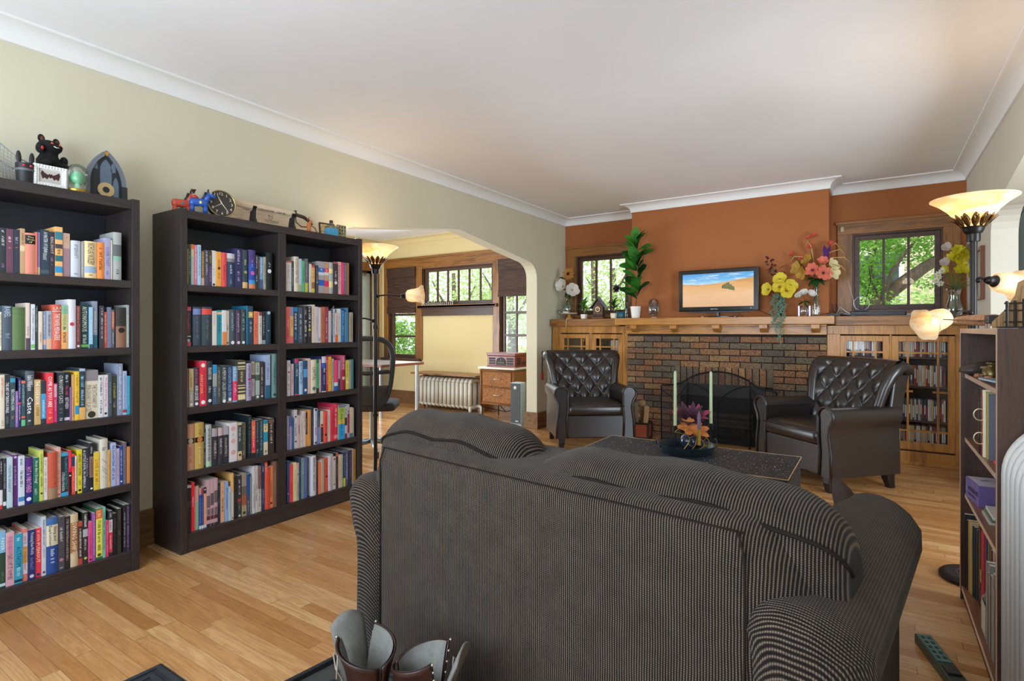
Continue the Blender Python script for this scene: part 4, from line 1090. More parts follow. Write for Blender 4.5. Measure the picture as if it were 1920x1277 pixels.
def book(y0, y1, h, z, colr, bands, marks, depth, x=SPX, M=None):
    """one book standing with its spine towards +X: cover mesh > page_block, lettering"""
    w = y1 - y0; hard = w > .028 and brnd.random() < .75
    t = .0024 if hard else .0007; over = .003 if hard else .0004
    bulge = min(.006, w * .12) if hard else .0006
    hexes = [colr]; m = MB()
    yy = [-w / 2 + w * i / 4 for i in range(5)]
    bx = [bulge * (1 - (2 * v / w) ** 2) for v in yy]
    cuts = sorted({0., 1.} | {b[0] for b in bands} | {b[1] for b in bands})
    for a, b in zip(cuts[:-1], cuts[1:]):
        mid = (a + b) / 2; c = colr
        for (p, q, hx) in bands:
            if p <= mid <= q: c = hx
        if c not in hexes: hexes.append(c)
        m.mat(hexes.index(c)); za, zb = h * (1 - b), h * (1 - a)
        m.add([(bx[i], yy[i], za) for i in range(5)] + [(bx[i], yy[i], zb) for i in range(5)], [(i, i + 1, 6 + i, 5 + i) for i in range(4)])
    m.mat(0)
    m.add([(bx[i], yy[i], h) for i in range(5)] + [(-t, yy[4], h), (-t, yy[0], h)], [(0, 1, 2, 3, 4, 5, 6)])
    m.add([(bx[i], yy[i], 0) for i in range(5)] + [(-t, yy[4], 0), (-t, yy[0], 0)], [(6, 5, 4, 3, 2, 1, 0)])
    m.add([(-t, yy[0], 0), (-t, yy[4], 0), (-t, yy[4], h), (-t, yy[0], h)], [(3, 2, 1, 0)])
    m.box((-depth, -w / 2, 0), (0, -w / 2 + t, h)); m.box((-depth, w / 2 - t, 0), (0, w / 2, h))
    glossy = .32 if brnd.random() < .5 else .5
    o = m.build('book', [plain(c, glossy) for c in hexes])
    for pg in o.data.polygons[:4 * (len(cuts) - 1)]: pg.use_smooth = True
    o.location = (x, (y0 + y1) / 2, z)
    MB().box((-depth + over, -w / 2 + t, over), (-t, w / 2 - t, h - over)).build('page_block', PAGE, o)
    groups = {}
    for mk in marks:
        if mk[0] == '/':
            a, b = [float(v) for v in mk[1:].split('-')]
            q = groups.setdefault('3a342c', MB()); s = brnd.choice((-1, 1)) * w * .3
            zt, zb = h * (1 - a), h * (1 - b)
            q.add([(bulge + .0008, -s, zt), (bulge + .0008, -s + .0016, zt), (bulge + .0008, s + .0016, zb), (bulge + .0008, s, zb)], [(0, 1, 2, 3)]); continue
        body, hx = mk.rsplit(':', 1)
        q = groups.setdefault(hx, MB())
        base = Matrix(((0, 0, 1, 0), (0, 1, 0, 0), (-1, 0, 0, 0), (0, 0, 0, 1)))
        if body[0] == '*':
            r = min(w * .3, .016); c = max(h * (1 - float(body[1:])), r + .003)
            q.add([(bulge + .0007, r * math.cos(2 * PI * i / 14), c + r * math.sin(2 * PI * i / 14)) for i in range(14)], [tuple(range(14))]); continue
        if body[0] == '~': word, rng = None, body[1:]
        else: word, rng = body.lstrip('!').rsplit('@', 1)
        a, b = [float(v) for v in rng.split('-')]
        L = h * (b - a); zc = h * (1 - (a + b) / 2); off = 0
        twin = [k for k in marks if k != mk and k[0] not in '*/' and '@' in body + k and not (float(k.rsplit(':', 1)[0].rsplit('@', 1)[-1].lstrip('~').split('-')[1]) <= a + .04 or float(k.rsplit(':', 1)[0].rsplit('@', 1)[-1].lstrip('~').split('-')[0]) >= b - .04)]
        lh = w * .6
        if twin: lh = w * .36; off = w * (.21 if marks.index(mk) < marks.index(twin[0]) else -.21)
        xx = bulge * (1 - (2 * off / w) ** 2) + .0008
        if word and word[0] == '#':                     # lettering set straight across the spine
            Mx = Matrix.Translation((xx, 0, zc)) @ Matrix(((0, 0, 1, 0), (1, 0, 0, 0), (0, 1, 0, 0), (0, 0, 0, 1)))
            ws = word[1:].split(' '); n = len(ws)
            for i, s_ in enumerate(ws): text_into(q, s_, Mx @ T(0, L * ((n - 1) / 2 - i) / n, 0), w * (.75 if len(s_) > 2 else .35), L / n * .7)
        elif word: text_into(q, word, Matrix.Translation((xx, off, zc)) @ base, L, lh)
        else: strokes_into(q, Matrix.Translation((xx, off, zc)) @ base, L, min(lh * .75, .014), brnd)
    for hx, q in groups.items():
        if q.v: q.build('spine_lettering', plain(hx, .45), o)
    return o
NB = 0
for (colm, si), (cu, cv, cs, rows) in BOOKS.items():
    z = SHZ[si] + .0006; prev = -9; items = []
    for ln in rows.strip().split('\n'):
        head, marks = ln.split('|', 1)
        f = head.split(); x0, x1, yt = [float(v) for v in f[:3]]; hx = f[3]; bands = []
        if len(f) > 4:
            for b in f[4].split(','):
                rg, c = b.split(':'); p, q = rg.split('-'); bands.append((float(p), float(q), c))
        y0 = onX(cu + x0 / cs, V0, SPX)[1]; y1 = onX(cu + x1 / cs, V0, SPX)[1]
        h = onX(cu + (x0 + x1) / 2 / cs, cv + yt / cs, SPX)[2] - z
        y0 = max(y0, prev + .0004); prev = y1
        lim = {'single': (.41, 1.2445), 'near': (1.514, 2.0595), 'far': (2.1135, 2.6965)}[colm]
        y0 = max(y0, lim[0]); y1 = min(y1, lim[1])
        if y1 - y0 < .004: continue
        cap = (1.82 if si == 0 else SHZ[si - 1] - .039) - z - .004
        h = max(.12, min(h, cap))
        items.append((y0, y1, h, hx, bands, [k for k in marks.split('&') if k.strip()]))
    # an entry such as "HOT & UNBOTHERED" carries the separator: glue it back
    for i, (y0, y1, h, hx, bands, marks) in enumerate(items):
        fixed = []
        for k in marks:
            if fixed and ':' not in fixed[-1] and fixed[-1][0] not in '/': fixed[-1] += '&' + k
            else: fixed.append(k)
        d = min(.27, max(.115, h * .66)) * brnd.uniform(.95, 1.04)
        d = min(d, .285)
        o = book(y0, y1, h, z, hx, bands, fixed, d, SPX - brnd.choice((0, 0, .002, .004, .006)))
        title = ' '.join(k.split('@')[0] for k in fixed if '@' in k and k[0] not in '!#~')
        where = SHN[si] + (' of the single bookcase' if colm == 'single' else ", double bookcase's %s column" % colm)
        size = 'thin ' if y1 - y0 < .016 else 'thick ' if y1 - y0 > .04 else ''
        tall = 'tall ' if h > .25 else ''
        if title and len(title.split()) < 6: lab = '%s%s book titled %s, %s' % (size, shade_name(hx), title, where)
        else: lab = '%s%s%s book, %s from the near end, %s' % (size, tall, shade_name(hx), ORD[i], where)
        tag(o, lab, 'book', 'books on the ' + where); NB += 1
# ================================================================== sofa, armchairs, table, lamps
def ring(cx, cy, hx, hy, r, z, n=6, dense=0):
    r = min(r, hx * .999, hy * .999); pts = []
    for (sx, sy, a0) in ((1, -1, -PI / 2), (1, 1, 0), (-1, 1, PI / 2), (-1, -1, PI)):
        for i in range(n + 1):
            a = a0 + PI / 2 * i / n
            pts.append((cx + sx * (hx - r) + r * math.cos(a), cy + sy * (hy - r) + r * math.sin(a), z))
    return pts
def loft(m, rings, cap=True):
    k = len(rings[0]); o = len(m.v)
    for r in rings: m.v += r
    fs = []
    for j in range(len(rings) - 1):
        for i in range(k): fs.append((o + j * k + i, o + j * k + (i + 1) % k, o + (j + 1) * k + (i + 1) % k, o + (j + 1) * k + i))
    if cap: fs += [tuple(o + i for i in range(k))[::-1], tuple(o + (len(rings) - 1) * k + i for i in range(k))]
    m.f += fs; m.k += [m.mi] * len(fs); return m
def rloft(m, lv, n=6): return loft(m, [ring(*l, n=n) for l in lv])

def corduroy(axis, name):
    w = N('corduroy_' + name)
    co = w.coord(); x, y, z = w.sep(co)[:3]
    wob = w.math('MULTIPLY', w.math('SUBTRACT', w.noise(co, 9, 2), .5), .006)
    t = {'x': x, 'y': y, 'z': z, 'd': w.math('ADD', y, w.math('MULTIPLY', z, .5))}[axis]
    ph = w.math('MULTIPLY', w.math('ADD', t, wob), 2 * PI / .0068)
    s = w.math('ADD', .5, w.math('MULTIPLY', w.math('SINE', ph), .5))
    oth = {'x': w.math('ADD', y, z), 'y': w.math('ADD', x, z), 'z': w.math('ADD', x, y), 'd': x}[axis]
    kn = w.math('ADD', .5, w.math('MULTIPLY', w.math('SINE', w.math('MULTIPLY', oth, 2 * PI / .0052)), .5))
    f = w.math('MULTIPLY', s, w.math('ADD', .6, w.math('MULTIPLY', kn, .4)))
    f = w.math('ADD', w.math('MULTIPLY', f, .8), w.math('MULTIPLY', w.noise(co, 14, 4, .7), .25))
    c = w.ramp(f, [(.1, '0f0c0a'), (.5, '2a241f'), (.95, '7c6e60')])
    w.bump(f, .5, .003)
    w.b.inputs['Sheen Weight'].default_value = .06; w.b.inputs['Sheen Roughness'].default_value = .5
    return w.set(c, .9, spec=.15)
CORX, CORY = corduroy('x', 'back'), corduroy('d', 'arm')
PIPE = plain('241f1b', .95, spec=.1)
sofa = thing('sofa', 'charcoal corduroy two-cushion sofa seen from behind, facing the coffee table', 'sofa', (-.867, 1.32, 0), -math.radians(7.8))
m = MB()
rloft(m, [(0, .16, .665, .16, .03, .03), (0, .16, .665, .16, .03, .42), (0, .175, .70, .175, .08, .46), (0, .19, .765, .19, .13, .53), (0, .195, .785, .195, .145, .60), (0, .195, .775, .195, .145, .67), (0, .19, .745, .19, .14, .73), (0, .185, .71, .182, .13, .775), (0, .185, .68, .17, .12, .80), (0, .19, .64, .15, .10, .812), (0, .19, .55, .10, .08, .815)], 8)
m.build('back', CORX, sofa, True, angle=1.2)
for s in (-1, 1):
    m = MB()
    xa = s * .735
    rloft(m, [(xa, .48, .080, .50, .06, .03), (xa, .48, .080, .50, .07, .34), (xa + s * .003, .485, .085, .505, .075, .42), (xa + s * .010, .49, .108, .52, .10, .48), (xa + s * .014, .495, .125, .53, .12, .54), (xa + s * .012, .495, .124, .528, .10, .59), (xa + s * .005, .495, .105, .522, .09, .63), (xa, .497, .075, .512, .07, .655), (xa - s * .0, .50, .035, .49, .034, .668), (xa, .50, .01, .46, .01, .67)], 10)
    m.build('arm', CORY, sofa, True)
    MB().tube([(s * .645, -.003, .05), (s * .645, -.003, .5), (s * .645, -.003, .74), (s * .63, .004, .785)], .0028, 6).build('piping', PIPE, sofa, True)
MB().tube([(-.64 + 1.28 * i / 20, .006, .788) for i in range(21)], .0028, 6).build('piping', PIPE, sofa, True)
MB().box((-.665, .3, .05), (.665, .93, .28)).build('seat_base', CORX, sofa, bevel=.02)
for s in (-1, 1):
    m = MB(); rloft(m, [(s * .333, .62, .315, .31, .05, .285), (s * .333, .62, .328, .325, .08, .33), (s * .333, .62, .328, .325, .09, .40), (s * .333, .62, .30, .29, .1, .45), (s * .333, .62, .2, .2, .1, .465)])
    m.build('seat_cushion', CORX, sofa, True)
for x in (-.7, .7):
    for y in (.06, .9): MB().cyl((x, y, 0), .03, .035).build('foot', plain('1c1512', .4), sofa)
def backcushion(xc, hw, zt, yc):
    """overstuffed back cushion, taller in the middle, slumping over the back"""
    m = MB()
    def fn(u, v):
        a = 2 * PI * u; t = PI * v
        e = lambda q, p: math.copysign(abs(q) ** p, q)
        px = -math.cos(t); rr = math.sin(t) ** .34
        X = hw * e(px, .62)
        zz = e(math.sin(a), .8) * rr; yy = e(math.cos(a), .8) * rr
        sag = .035 * (abs(px) ** 3)
        wr = .006 * math.sin(9 * X / hw + 2 * yy) * (1 if zz > 0 else 0)
        return (xc + X, yc + .165 * yy + .05 * zz * -1, .63 + (zt - .63 - sag) * zz + wr)
    m.grid(fn, 44, 40, cu=True)
    o = m.build('back_cushion', CORX, sofa, True)
    pts = []
    for i in range(41):
        px = -math.cos(PI * (.02 + .96 * i / 40)); t = PI * (.02 + .96 * i / 40)
        p = fn(.38, .02 + .96 * i / 40); pts.append((p[0], p[1] - .004, p[2] + .002))
    MB().tube(pts, .005, 6).build('piping', PIPE, o, True)
    return o
backcushion(-.425, .37, .915, .225); backcushion(.375, .44, .872, .225)
pil = MB()
def pf(u, v):
    a, b = 2 * u - 1, 2 * v - 1
    d = (max(0, 1 - a * a) * max(0, 1 - b * b)) ** .45
    return (.19 * a * (1 - .07 * (1 - b * b)), .19 * b * (1 - .07 * (1 - a * a)), .065 * d)
pil.grid(pf, 14, 14); pil.grid(lambda u, v: (pf(1 - u, v)[0], pf(1 - u, v)[1], -pf(1 - u, v)[2]), 14, 14)
o = pil.build('throw_pillow', plain('3a2a26', .8, var=.1), None, True)
_sm = Matrix.Translation((-.867, 1.32, 0)) @ R('Z', -math.radians(7.8)) @ T(.665, .95, .632) @ R('Y', math.radians(62)) @ R('Z', .6) @ S(.34, .38, .5)
o.matrix_world = _sm
tag(o, 'dark brown throw pillow whose corner pokes up at the sofa arm', 'pillow')

def leather():
    w = N('brown_black_leather')
    co = w.coord(); n = w.noise(co, 180, 3, .6); n2 = w.noise(co, 7, 3)
    c = w.mix(n2, lin('1a1413'), lin('2c2320'))
    w.bump(w.math('ADD', w.math('MULTIPLY', n, .15), w.math('MULTIPLY', n2, .6)), .12, .01)
    w.b.inputs['Coat Weight'].default_value = .25; w.b.inputs['Coat Roughness'].default_value = .25
    return w.set(c, .3, spec=.6)
LEA = leather(); LEGW = plain('1d1512', .35)
BTN = None
def armchair(label, loc, rz):
    global BTN
    r = thing('armchair', label, 'armchair', loc, rz, 'tufted leather armchairs'); r.scale = (1.08, 1.08, 1.0)
    MB().box((-.285, -.30, .115), (.285, .26, .345)).build('seat_rail', LEA, r, bevel=.012)
    m = MB(); rloft(m, [(0, -.06, .265, .25, .03, .348), (0, -.065, .275, .262, .05, .37), (0, -.065, .275, .262, .05, .43), (0, -.06, .262, .245, .06, .462), (0, -.05, .22, .2, .08, .478), (0, -.04, .1, .1, .05, .482)])
    m.build('seat_cushion', LEA, r, True)
    MB().tube([(-.27, -.325, .438), (.27, -.325, .438)], .005, 6).build('piping', LEA, r, True)
    for s in (-1, 1):
        pr = [(.272, .115), (.272, .56)] + [(.325 + .066 * math.cos(a), .565 + .066 * math.sin(a)) for a in [PI * (1 - .97 * i / 12) for i in range(13)]] + [(.386, .52), (.368, .49), (.362, .43), (.37, .3), (.372, .115)]
        pr = [(s * x, z) for x, z in pr]
        o = fixnormals(MB().prism(pr, 'Y', -.30, .29).build('arm', LEA, r, True, angle=.9))
        fp = [(s * (.29 + (x - .272) * .93), z) for x, z in [(p[0] * s, p[1]) for p in pr]]
        pts = [(s * .268, -.302, .12), (s * .274, -.304, .3), (s * .262, -.306, .42), (s * .262, -.306, .55)] + [(s * (.325 + .068 * math.cos(a)), -.306, .568 + .068 * math.sin(a)) for a in [PI * (1 - 1.15 * i / 14) for i in range(15)]]
        pts += [(s * .362, -.306, .49), (s * .35, -.306, .42), (s * .368, -.304, .28), (s * .372, -.302, .12)]
        MB().tube(pts, .011, 8).build('scroll_welt', LEA, o, True)
        nm = MB()
        for i in range(4, 22): p = pts[min(i, len(pts) - 1)]; nm.ball((p[0], p[1] - .010, p[2]), .0042, 6, 4)
        q = nm.build('nailheads', plain('4a3a2c', .3, .8), o, True); q['kind'] = 'stuff'
        for y, k in ((-.265, -1), (.235, 1)):
            lg = MB(); loft(lg, [ring(s * .32, y, .034, .034, .008, .12), ring(s * .32, y + k * .004, .03, .03, .008, .07), ring(s * .325, y + k * (.0 if k < 0 else .02), .022, .022, .006, 0)])
            lg.build('leg', LEGW, r)
    dx, dz = .069, .10
    def front(s, v):                       # s across -1..1, v up 0..1.3 (past 1 rolls over the top)
        hw = .272 + .09 * min(1, v) ** 1.4
        x = s * hw
        if v <= 1:
            z = .43 + .49 * v; y = .17 + .135 * v - .055 * abs(s) ** 3; ny, nz = -1, .25
        else:
            a = (v - 1) / .3 * PI * .95; z = .92 + .062 * math.sin(a); y = .17 + .135 + .062 - .062 * math.cos(a) - .055 * abs(s) ** 3
            ny, nz = -math.cos(a), math.sin(a)
        p, q = (s * .30) / dx + z / dz, (s * .30) / dx - z / dz
        h = (abs(math.sin(PI * p / 2)) * abs(math.sin(PI * q / 2))) ** .5
        k = .027 * h * (1 if v < .95 else max(0, 1 - (v - .95) / .2)) * min(1, (1 - abs(s)) * 9)
        return (x, y + ny * k, z + nz * k)
    m = MB().grid(lambda u, v: front(2 * u - 1, 1.3 * v), 84, 84)
    b = m.build('back', LEA, r, True)
    for i in range(-5, 6):
        for j in range(0, 16):
            # buttons sit where both fold lines cross
            p, q = 2 * i, 2 * j
            X = dx * (p + q) / 2; Z = dz * (p - q) / 2
            X = dx * i; Z = dz * (j + .0)
            if (i + j) % 2: continue
            s_ = X / .30; v = (Z - .43) / .49
            if abs(s_) < .93 and .08 < v < .95:
                P = front(s_, v)
                if BTN is None: BTN = MB().ball((0, 0, 0), (.009, .006, .009), 8, 5).build('button', LEA, b, True)
                else: BTN2 = BTN.copy(); COL.objects.link(BTN2); BTN2.parent = b; BTN2.location = (P[0], P[1] - .002, P[2]); continue
                BTN.location = (P[0], P[1] - .002, P[2])
    sh = MB()
    prof = [(.30, .12), (.30, .5), (.40, .86), (.43, .92), (.40, .975), (.34, .97), (.30, .90), (.22, .5), (.22, .12)]
    sh.prism([(y, z) for y, z in prof], 'X', -.30, .30)
    fixnormals(sh.build('back_shell', LEA, r, bevel=.02))
    for s in (-1, 1):
        pts = [(s * .285, .14, .45), (s * .30, .165, .6), (s * .325, .20, .76), (s * .345, .235, .855), (s * .357, .27, .905), (s * .362, .32, .93), (s * .362, .365, .91), (s * .36, .375, .875)]
        wg = MB(); wg.tube(pts, [.03, .035, .038, .042, .044, .046, .042, .036], 12); wg.build('wing_roll', LEA, r, True)
        sd = MB(); sd.prism([(.2, .45), (.3, .45), (.40, .88), (.37, .93), (.27, .9)], 'X', s * .30, s * .352); fixnormals(sd.build('side_panel', LEA, r, bevel=.012))
    return r
def chair_at(fx, fy, dirx, diry):          # front-edge corner and facing direction -> centre and turn
    n = math.hypot(dirx, diry); dirx /= n; diry /= n
    return math.atan2(diry, dirx) + PI / 2, (dirx, diry)
rz, (ax, ay) = chair_at(0, 0, -.67, -.74)
# right-front base corner at (-.268, 4.69); left-front is .75 m along (-.74, .67)
armchair('dark leather tufted armchair in front of the disc cabinet, its outer side towards us', (-.268 + .375 * -.74 - .30 * ax, 4.69 + .375 * .67 - .30 * ay, 0), rz)
rz, (ax, ay) = chair_at(0, 0, .63, -.78)
armchair('dark leather tufted armchair beside the arch, with the log holder at its arm', (-2.644 + .35 * .78 - .30 * ax, 4.894 + .35 * .63 - .30 * ay, 0), rz)

# coffee table
w = N('black_fleck'); co = w.coord((1, 1, 1))
n1 = w.noise(co, 85, 2, .6); n2 = w.noise(w.coord((1, .35, 1)), 9, 4, .6, 1)
c = w.mix(w.ramp(n1, [(.66, '000'), (.69, 'fff')]), w.mix(n2, lin('151a20'), lin('2e363e')), lin('f0efec'))
FLECK = w.set(c, .5, spec=.3)
ct = thing('coffee_table', 'black white-flecked coffee table with a pale wooden edge between sofa and armchairs', 'coffee table', (-.977, 3.41, 0))
MB().box((-.607, -.30, .405), (.607, .30, .45)).build('top', FLECK, ct, bevel=.002)
m = MB().box((-.611, -.304, .4465), (.611, -.3005, .451)).box((-.611, .3005, .4465), (.611, .304, .451)).box((-.611, -.3, .4465), (-.6075, .3, .451)).box((.6075, -.3, .4465), (.611, .3, .451))
m.build('edge_band', wood('pale_edge', 'b08a60', 'd8b48a', 'X', 2, .4), ct)
MB().box((-.605, -.299, .20), (.605, -.279, .4045)).box((-.605, .279, .20), (.605, .299, .4045)).box((-.605, -.279, .20), (-.585, .279, .4045)).box((.585, -.279, .20), (.605, .279, .4045)).build('apron', FLECK, ct)
for x in (-.555, .555):
    for y in (-.25, .25): MB().box((x - .025, y - .025, 0), (x + .025, y + .025, .405)).build('leg', plain('1a1a1c', .4), ct)
# tray and what stands on it
TX, TY, TZ = -.985, 3.47, .4508
TRAYM = plain('2e3a42', .35, .6, var=.2)
tr = thing('tray', 'round dark blue metal tray with loop handles on the coffee table', 'tray', (TX, TY, TZ))
MB().lathe([(0, .002), (.15, .002), (.168, .05), (.172, .052), (.172, .048), (.156, .0), (0, 0)], 40).build('dish', TRAYM, tr, True, angle=.8)
for s in (-1, 1):
    ca, sa = math.cos(.58), math.sin(.58)
    pts = []
    for i in range(11):
        a = PI * i / 10; t = .045 * math.cos(a); out = .172 + .012 * math.sin(a)
        pts.append((s * (out * ca) - t * sa, s * (out * sa) + t * ca, .035 + .045 * math.sin(a)))
    MB().tube(pts, .0035, 6).build('handle', TRAYM, tr, True)
def taper(label, u, d_, ztop, hx):
    l = (u - U0) / F_PX * d_; X = -_s * d_ + _c * l; Y = _c * d_ + _s * l
    h = thing('candle_holder', label[0], 'candle holder', (X, Y, TZ + .003), 0, 'slim black candle holders on the tray')
    m = MB().lathe([(0, 0), (.022, 0), (.022, .006), (.005, .01), (.0045, .128), (.012, .132), (.0125, .165), (.0105, .165), (.0105, .14), (0, .14)], 16)
    m.build('stem', plain('16181c', .4, .5), h, True, angle=.7)
    c = MB().lathe([(0, 0), (.0100, 0), (.0100, .02), (.0085, ztop - TZ - .16), (.005, ztop - TZ - .15), (0, ztop - TZ - .149)], 14).build('taper_candle', plain('b4c49a', .5), None, True)
    c.location = (X, Y, TZ + .003 + .1405); tag(c, label[1], 'candle')
    MB().tube([(0, 0, ztop - TZ - .15), (0, .001, ztop - TZ - .138)], .0009, 5).build('wick', plain('3a342c', .8), c)
taper(('slim black holder under the taller-looking green taper by the chair arm', 'pale green taper candle standing over the red tulip bud'), 1266, 3.42, .965, '')
taper(('slim black holder under the green taper beside the purple petals', 'pale green taper candle rising beside the gold crescent'), 1333, 3.50, .955, '')
GOLD = plain('b8923c', .3, .9)
def crescent(m, c, R0, a0, side, y):
    out = [(c[0] + R0 * math.cos(a0 + t), y, c[1] + R0 * math.sin(a0 + t)) for t in [PI * 1.35 * (i / 20 - .5) for i in range(21)]]
    p, q = Vector(out[0]), Vector(out[-1]); mid = (p + q) / 2; ctr = Vector((c[0], y, c[1]))
    inn = []
    dirv = Vector((math.cos(a0), 0, math.sin(a0)))
    for i in range(21):
        t = i / 20; s_ = p.lerp(q, t); inn.append(tuple(s_ + dirv * (R0 * .95 * math.sin(PI * t))))
    m.tube(out, .0022, 6).tube(inn, .0022, 6)
    for i in (5, 10, 15): m.tube([out[i], inn[i]], .0015, 5)
def dpos(u, d_):
    l = (u - U0) / F_PX * d_; return (-_s * d_ + _c * l, _c * d_ + _s * l)
X, Y = dpos(1297, 3.36)
md = thing('crescent_candle_holder', 'gold wire double crescent moon candle holder on the tray', 'candle holder', (X, Y, TZ + .003), YAW)
m = MB(); crescent(m, (-.045, .088), .075, .35, 1, 0); crescent(m, (.055, .058), .055, -.25, 1, .004)
m.tube([(-.03, 0, .012), (0, -.03, .001), (.03, .0, .001)], .002, 6).tube([(.055, .004, .003), (.05, .03, .001)], .002, 6)
m.build('moons', GOLD, md, True)
MB().cyl((.045, .0, .055), .013, .006).build('cup', GOLD, md, True)
c = thing('dinner_candle', 'short candle, purple above and gold below, in the crescent holder', 'candle', (X + .045 * math.cos(YAW), Y + .045 * math.sin(YAW), TZ + .0645))
MB().cyl((0, 0, 0), .0105, .09).build('gold_half', plain('b89040', .35, .5), c, True, angle=.7)
MB().lathe([(.0105, .09), (.0105, .175), (.004, .188), (0, .189)], 14).build('purple_half', plain('6a5a70', .45), c, True)
MB().tube([(0, 0, .188), (0, 0, .2)], .001, 5).build('wick', plain('d8d0c0', .8), c)
X, Y = dpos(1291, 3.50)
v = thing('bouquet', 'purple and orange artificial flowers in a dark round vase on the tray', 'flowers', (X, Y, TZ + .003))
MB().lathe([(0, 0), (.03, 0), (.05, .025), (.055, .05), (.045, .082), (.02, .1), (.022, .108), (.017, .108), (.016, .1)], 22).build('vase', plain('2a3448', .15), v, True)
rnd = random.Random(5)
PUR, PNK, ORG, RED_ = leafmat('plum', '3a2230', '6a4458', .2), leafmat('pink', '8a3050', 'c85a80', .2), leafmat('lily_orange', 'd87028', 'f8b070', .2), leafmat('tulip', '8a2028', 'c04850', .2)
GRN = leafmat('stem_green', '2c4a28', '4a6a38', .2)
def bloom(parent, name, c, n, L, W, mt, tilt=.7, toward=(0, -1, .3), bend=.3, core=None):
    m = MB(); ax = Vector(toward).normalized(); u = ax.orthogonal().normalized(); w_ = ax.cross(u)
    for k in range(n):
        a = 2 * PI * k / n + rnd.uniform(-.15, .15)
        d = ax * math.cos(tilt) + (u * math.cos(a) + w_ * math.sin(a)) * math.sin(tilt)
        (m.petal if W > L * .5 else m.leaf)(c, d, ax, L * rnd.uniform(.9, 1.1), W * (1.15 if W > L * .5 else 1), bend, 4)
    o = m.build(name, mt, parent, True)
    if core: MB().ball(tuple(Vector(c) + ax * core[0]), core[0], 8, 6).build('flower_centre', core[1], o, True)
    return o
cr, sr = math.cos(YAW), math.sin(YAW)
def vw(a, b, z): return (a * cr - b * sr, a * sr + b * cr, z)       # across the view, into the view, up
for (a, b, z, n, L, W, mt, tl) in ((.0, .03, .21, 9, .12, .055, PUR, .75), (.055, .03, .22, 6, .11, .045, PNK, .5), (.02, .0, .23, 5, .1, .04, PUR, .3), (-.01, -.04, .16, 6, .095, .05, ORG, .75), (.05, -.02, .15, 5, .075, .04, ORG, .9), (.05, .02, .14, 5, .07, .04, PUR, 1.0)):
    bloom(v, 'flower', vw(a, b, z - .04), n, L, W, mt, tl, vw(.1 * (a > .03), -.55, .8))
m = MB()
for (a, b, z) in ((0, .03, .18), (.055, .03, .19), (-.01, -.04, .13), (-.075, -.02, .22), (.05, -.02, .12)): m.tube([(0, 0, .1), vw(a * .6, b * .6, z * .7), vw(a, b, z)], .002, 5)
m.build('stems', GRN, v, True)
bloom(v, 'tulip_bud', vw(-.075, -.02, .21), 4, .05, .028, RED_, .25, vw(-.5, 0, .85))
tl = thing('tealight', 'small gold tealight holder at the front of the tray', 'candle', (*dpos(1277, 3.36), TZ + .003))
MB().lathe([(0, 0), (.022, 0), (.028, .012), (.028, .024), (.026, .024), (.024, .014), (0, .014)], 20).build('cup', GOLD, tl, True)
MB().cyl((0, 0, .0145), .023, .006).build('wax', plain('e8d8c0', .5), tl)

# ------------------------------------------------------------------ floor lamps
BRONZE = plain('221c1a', .35, .5, var=.15); ABR = plain('6a4c26', .35, .8)
def litglass(name, st):
    w = N('amber_glass_' + name)
    co = w.coord(); n = w.noise(w.coord((1, 1, 3)), 6, 4, .6, 1.5)
    c = w.ramp(n, [(.3, 'f0c88c'), (.6, 'fff0d4')])
    w.set(c, .3); w.put(w.b.inputs['Emission Color'], c); w.b.inputs['Emission Strength'].default_value = st
    t = w.new('ShaderNodeBsdfTranslucent'); w.put(t.inputs[0], c)
    mx = w.new('ShaderNodeMixShader'); mx.inputs[0].default_value = .5
    w.l.new(w.b.outputs[0], mx.inputs[1]); w.l.new(t.outputs[0], mx.inputs[2]); w.l.new(mx.outputs[0], w.out.inputs['Surface'])
    return w.m
BOWLG, BELLG = litglass('bowl', .22), litglass('bell', .1)
BULB = glow('bulb', 'fff0d0', 4)
def bell(parent, at, d, name='side_shade'):
    """bell shade opening along d from the socket at 'at'"""
    d = Vector(d).normalized(); M = Matrix.Translation(at) @ d.to_track_quat('Z', 'Y').to_matrix().to_4x4()
    MB().lathe([(0, -.035), (.014, -.035), (.02, -.02), (.02, .0), (.028, .006), (.03, .014), (0, .014)], 18, M).build('socket', BRONZE, parent, True)
    sh = MB().lathe([(.028, .008), (.043, .02), (.05, .05), (.052, .085), (.06, .11), (.078, .135), (.075, .135), (.057, .112), (.048, .085), (.046, .05), (.038, .024), (.024, .014)], 28, M, wob=lambda a, i: 1 + (.06 * math.cos(6 * a) if i in (5, 6) else 0)).build(name, BELLG, parent, True)
    MB().ball((0, 0, .055), (.022, .022, .03), 10, 8, M).build('bulb', BULB, sh, True)
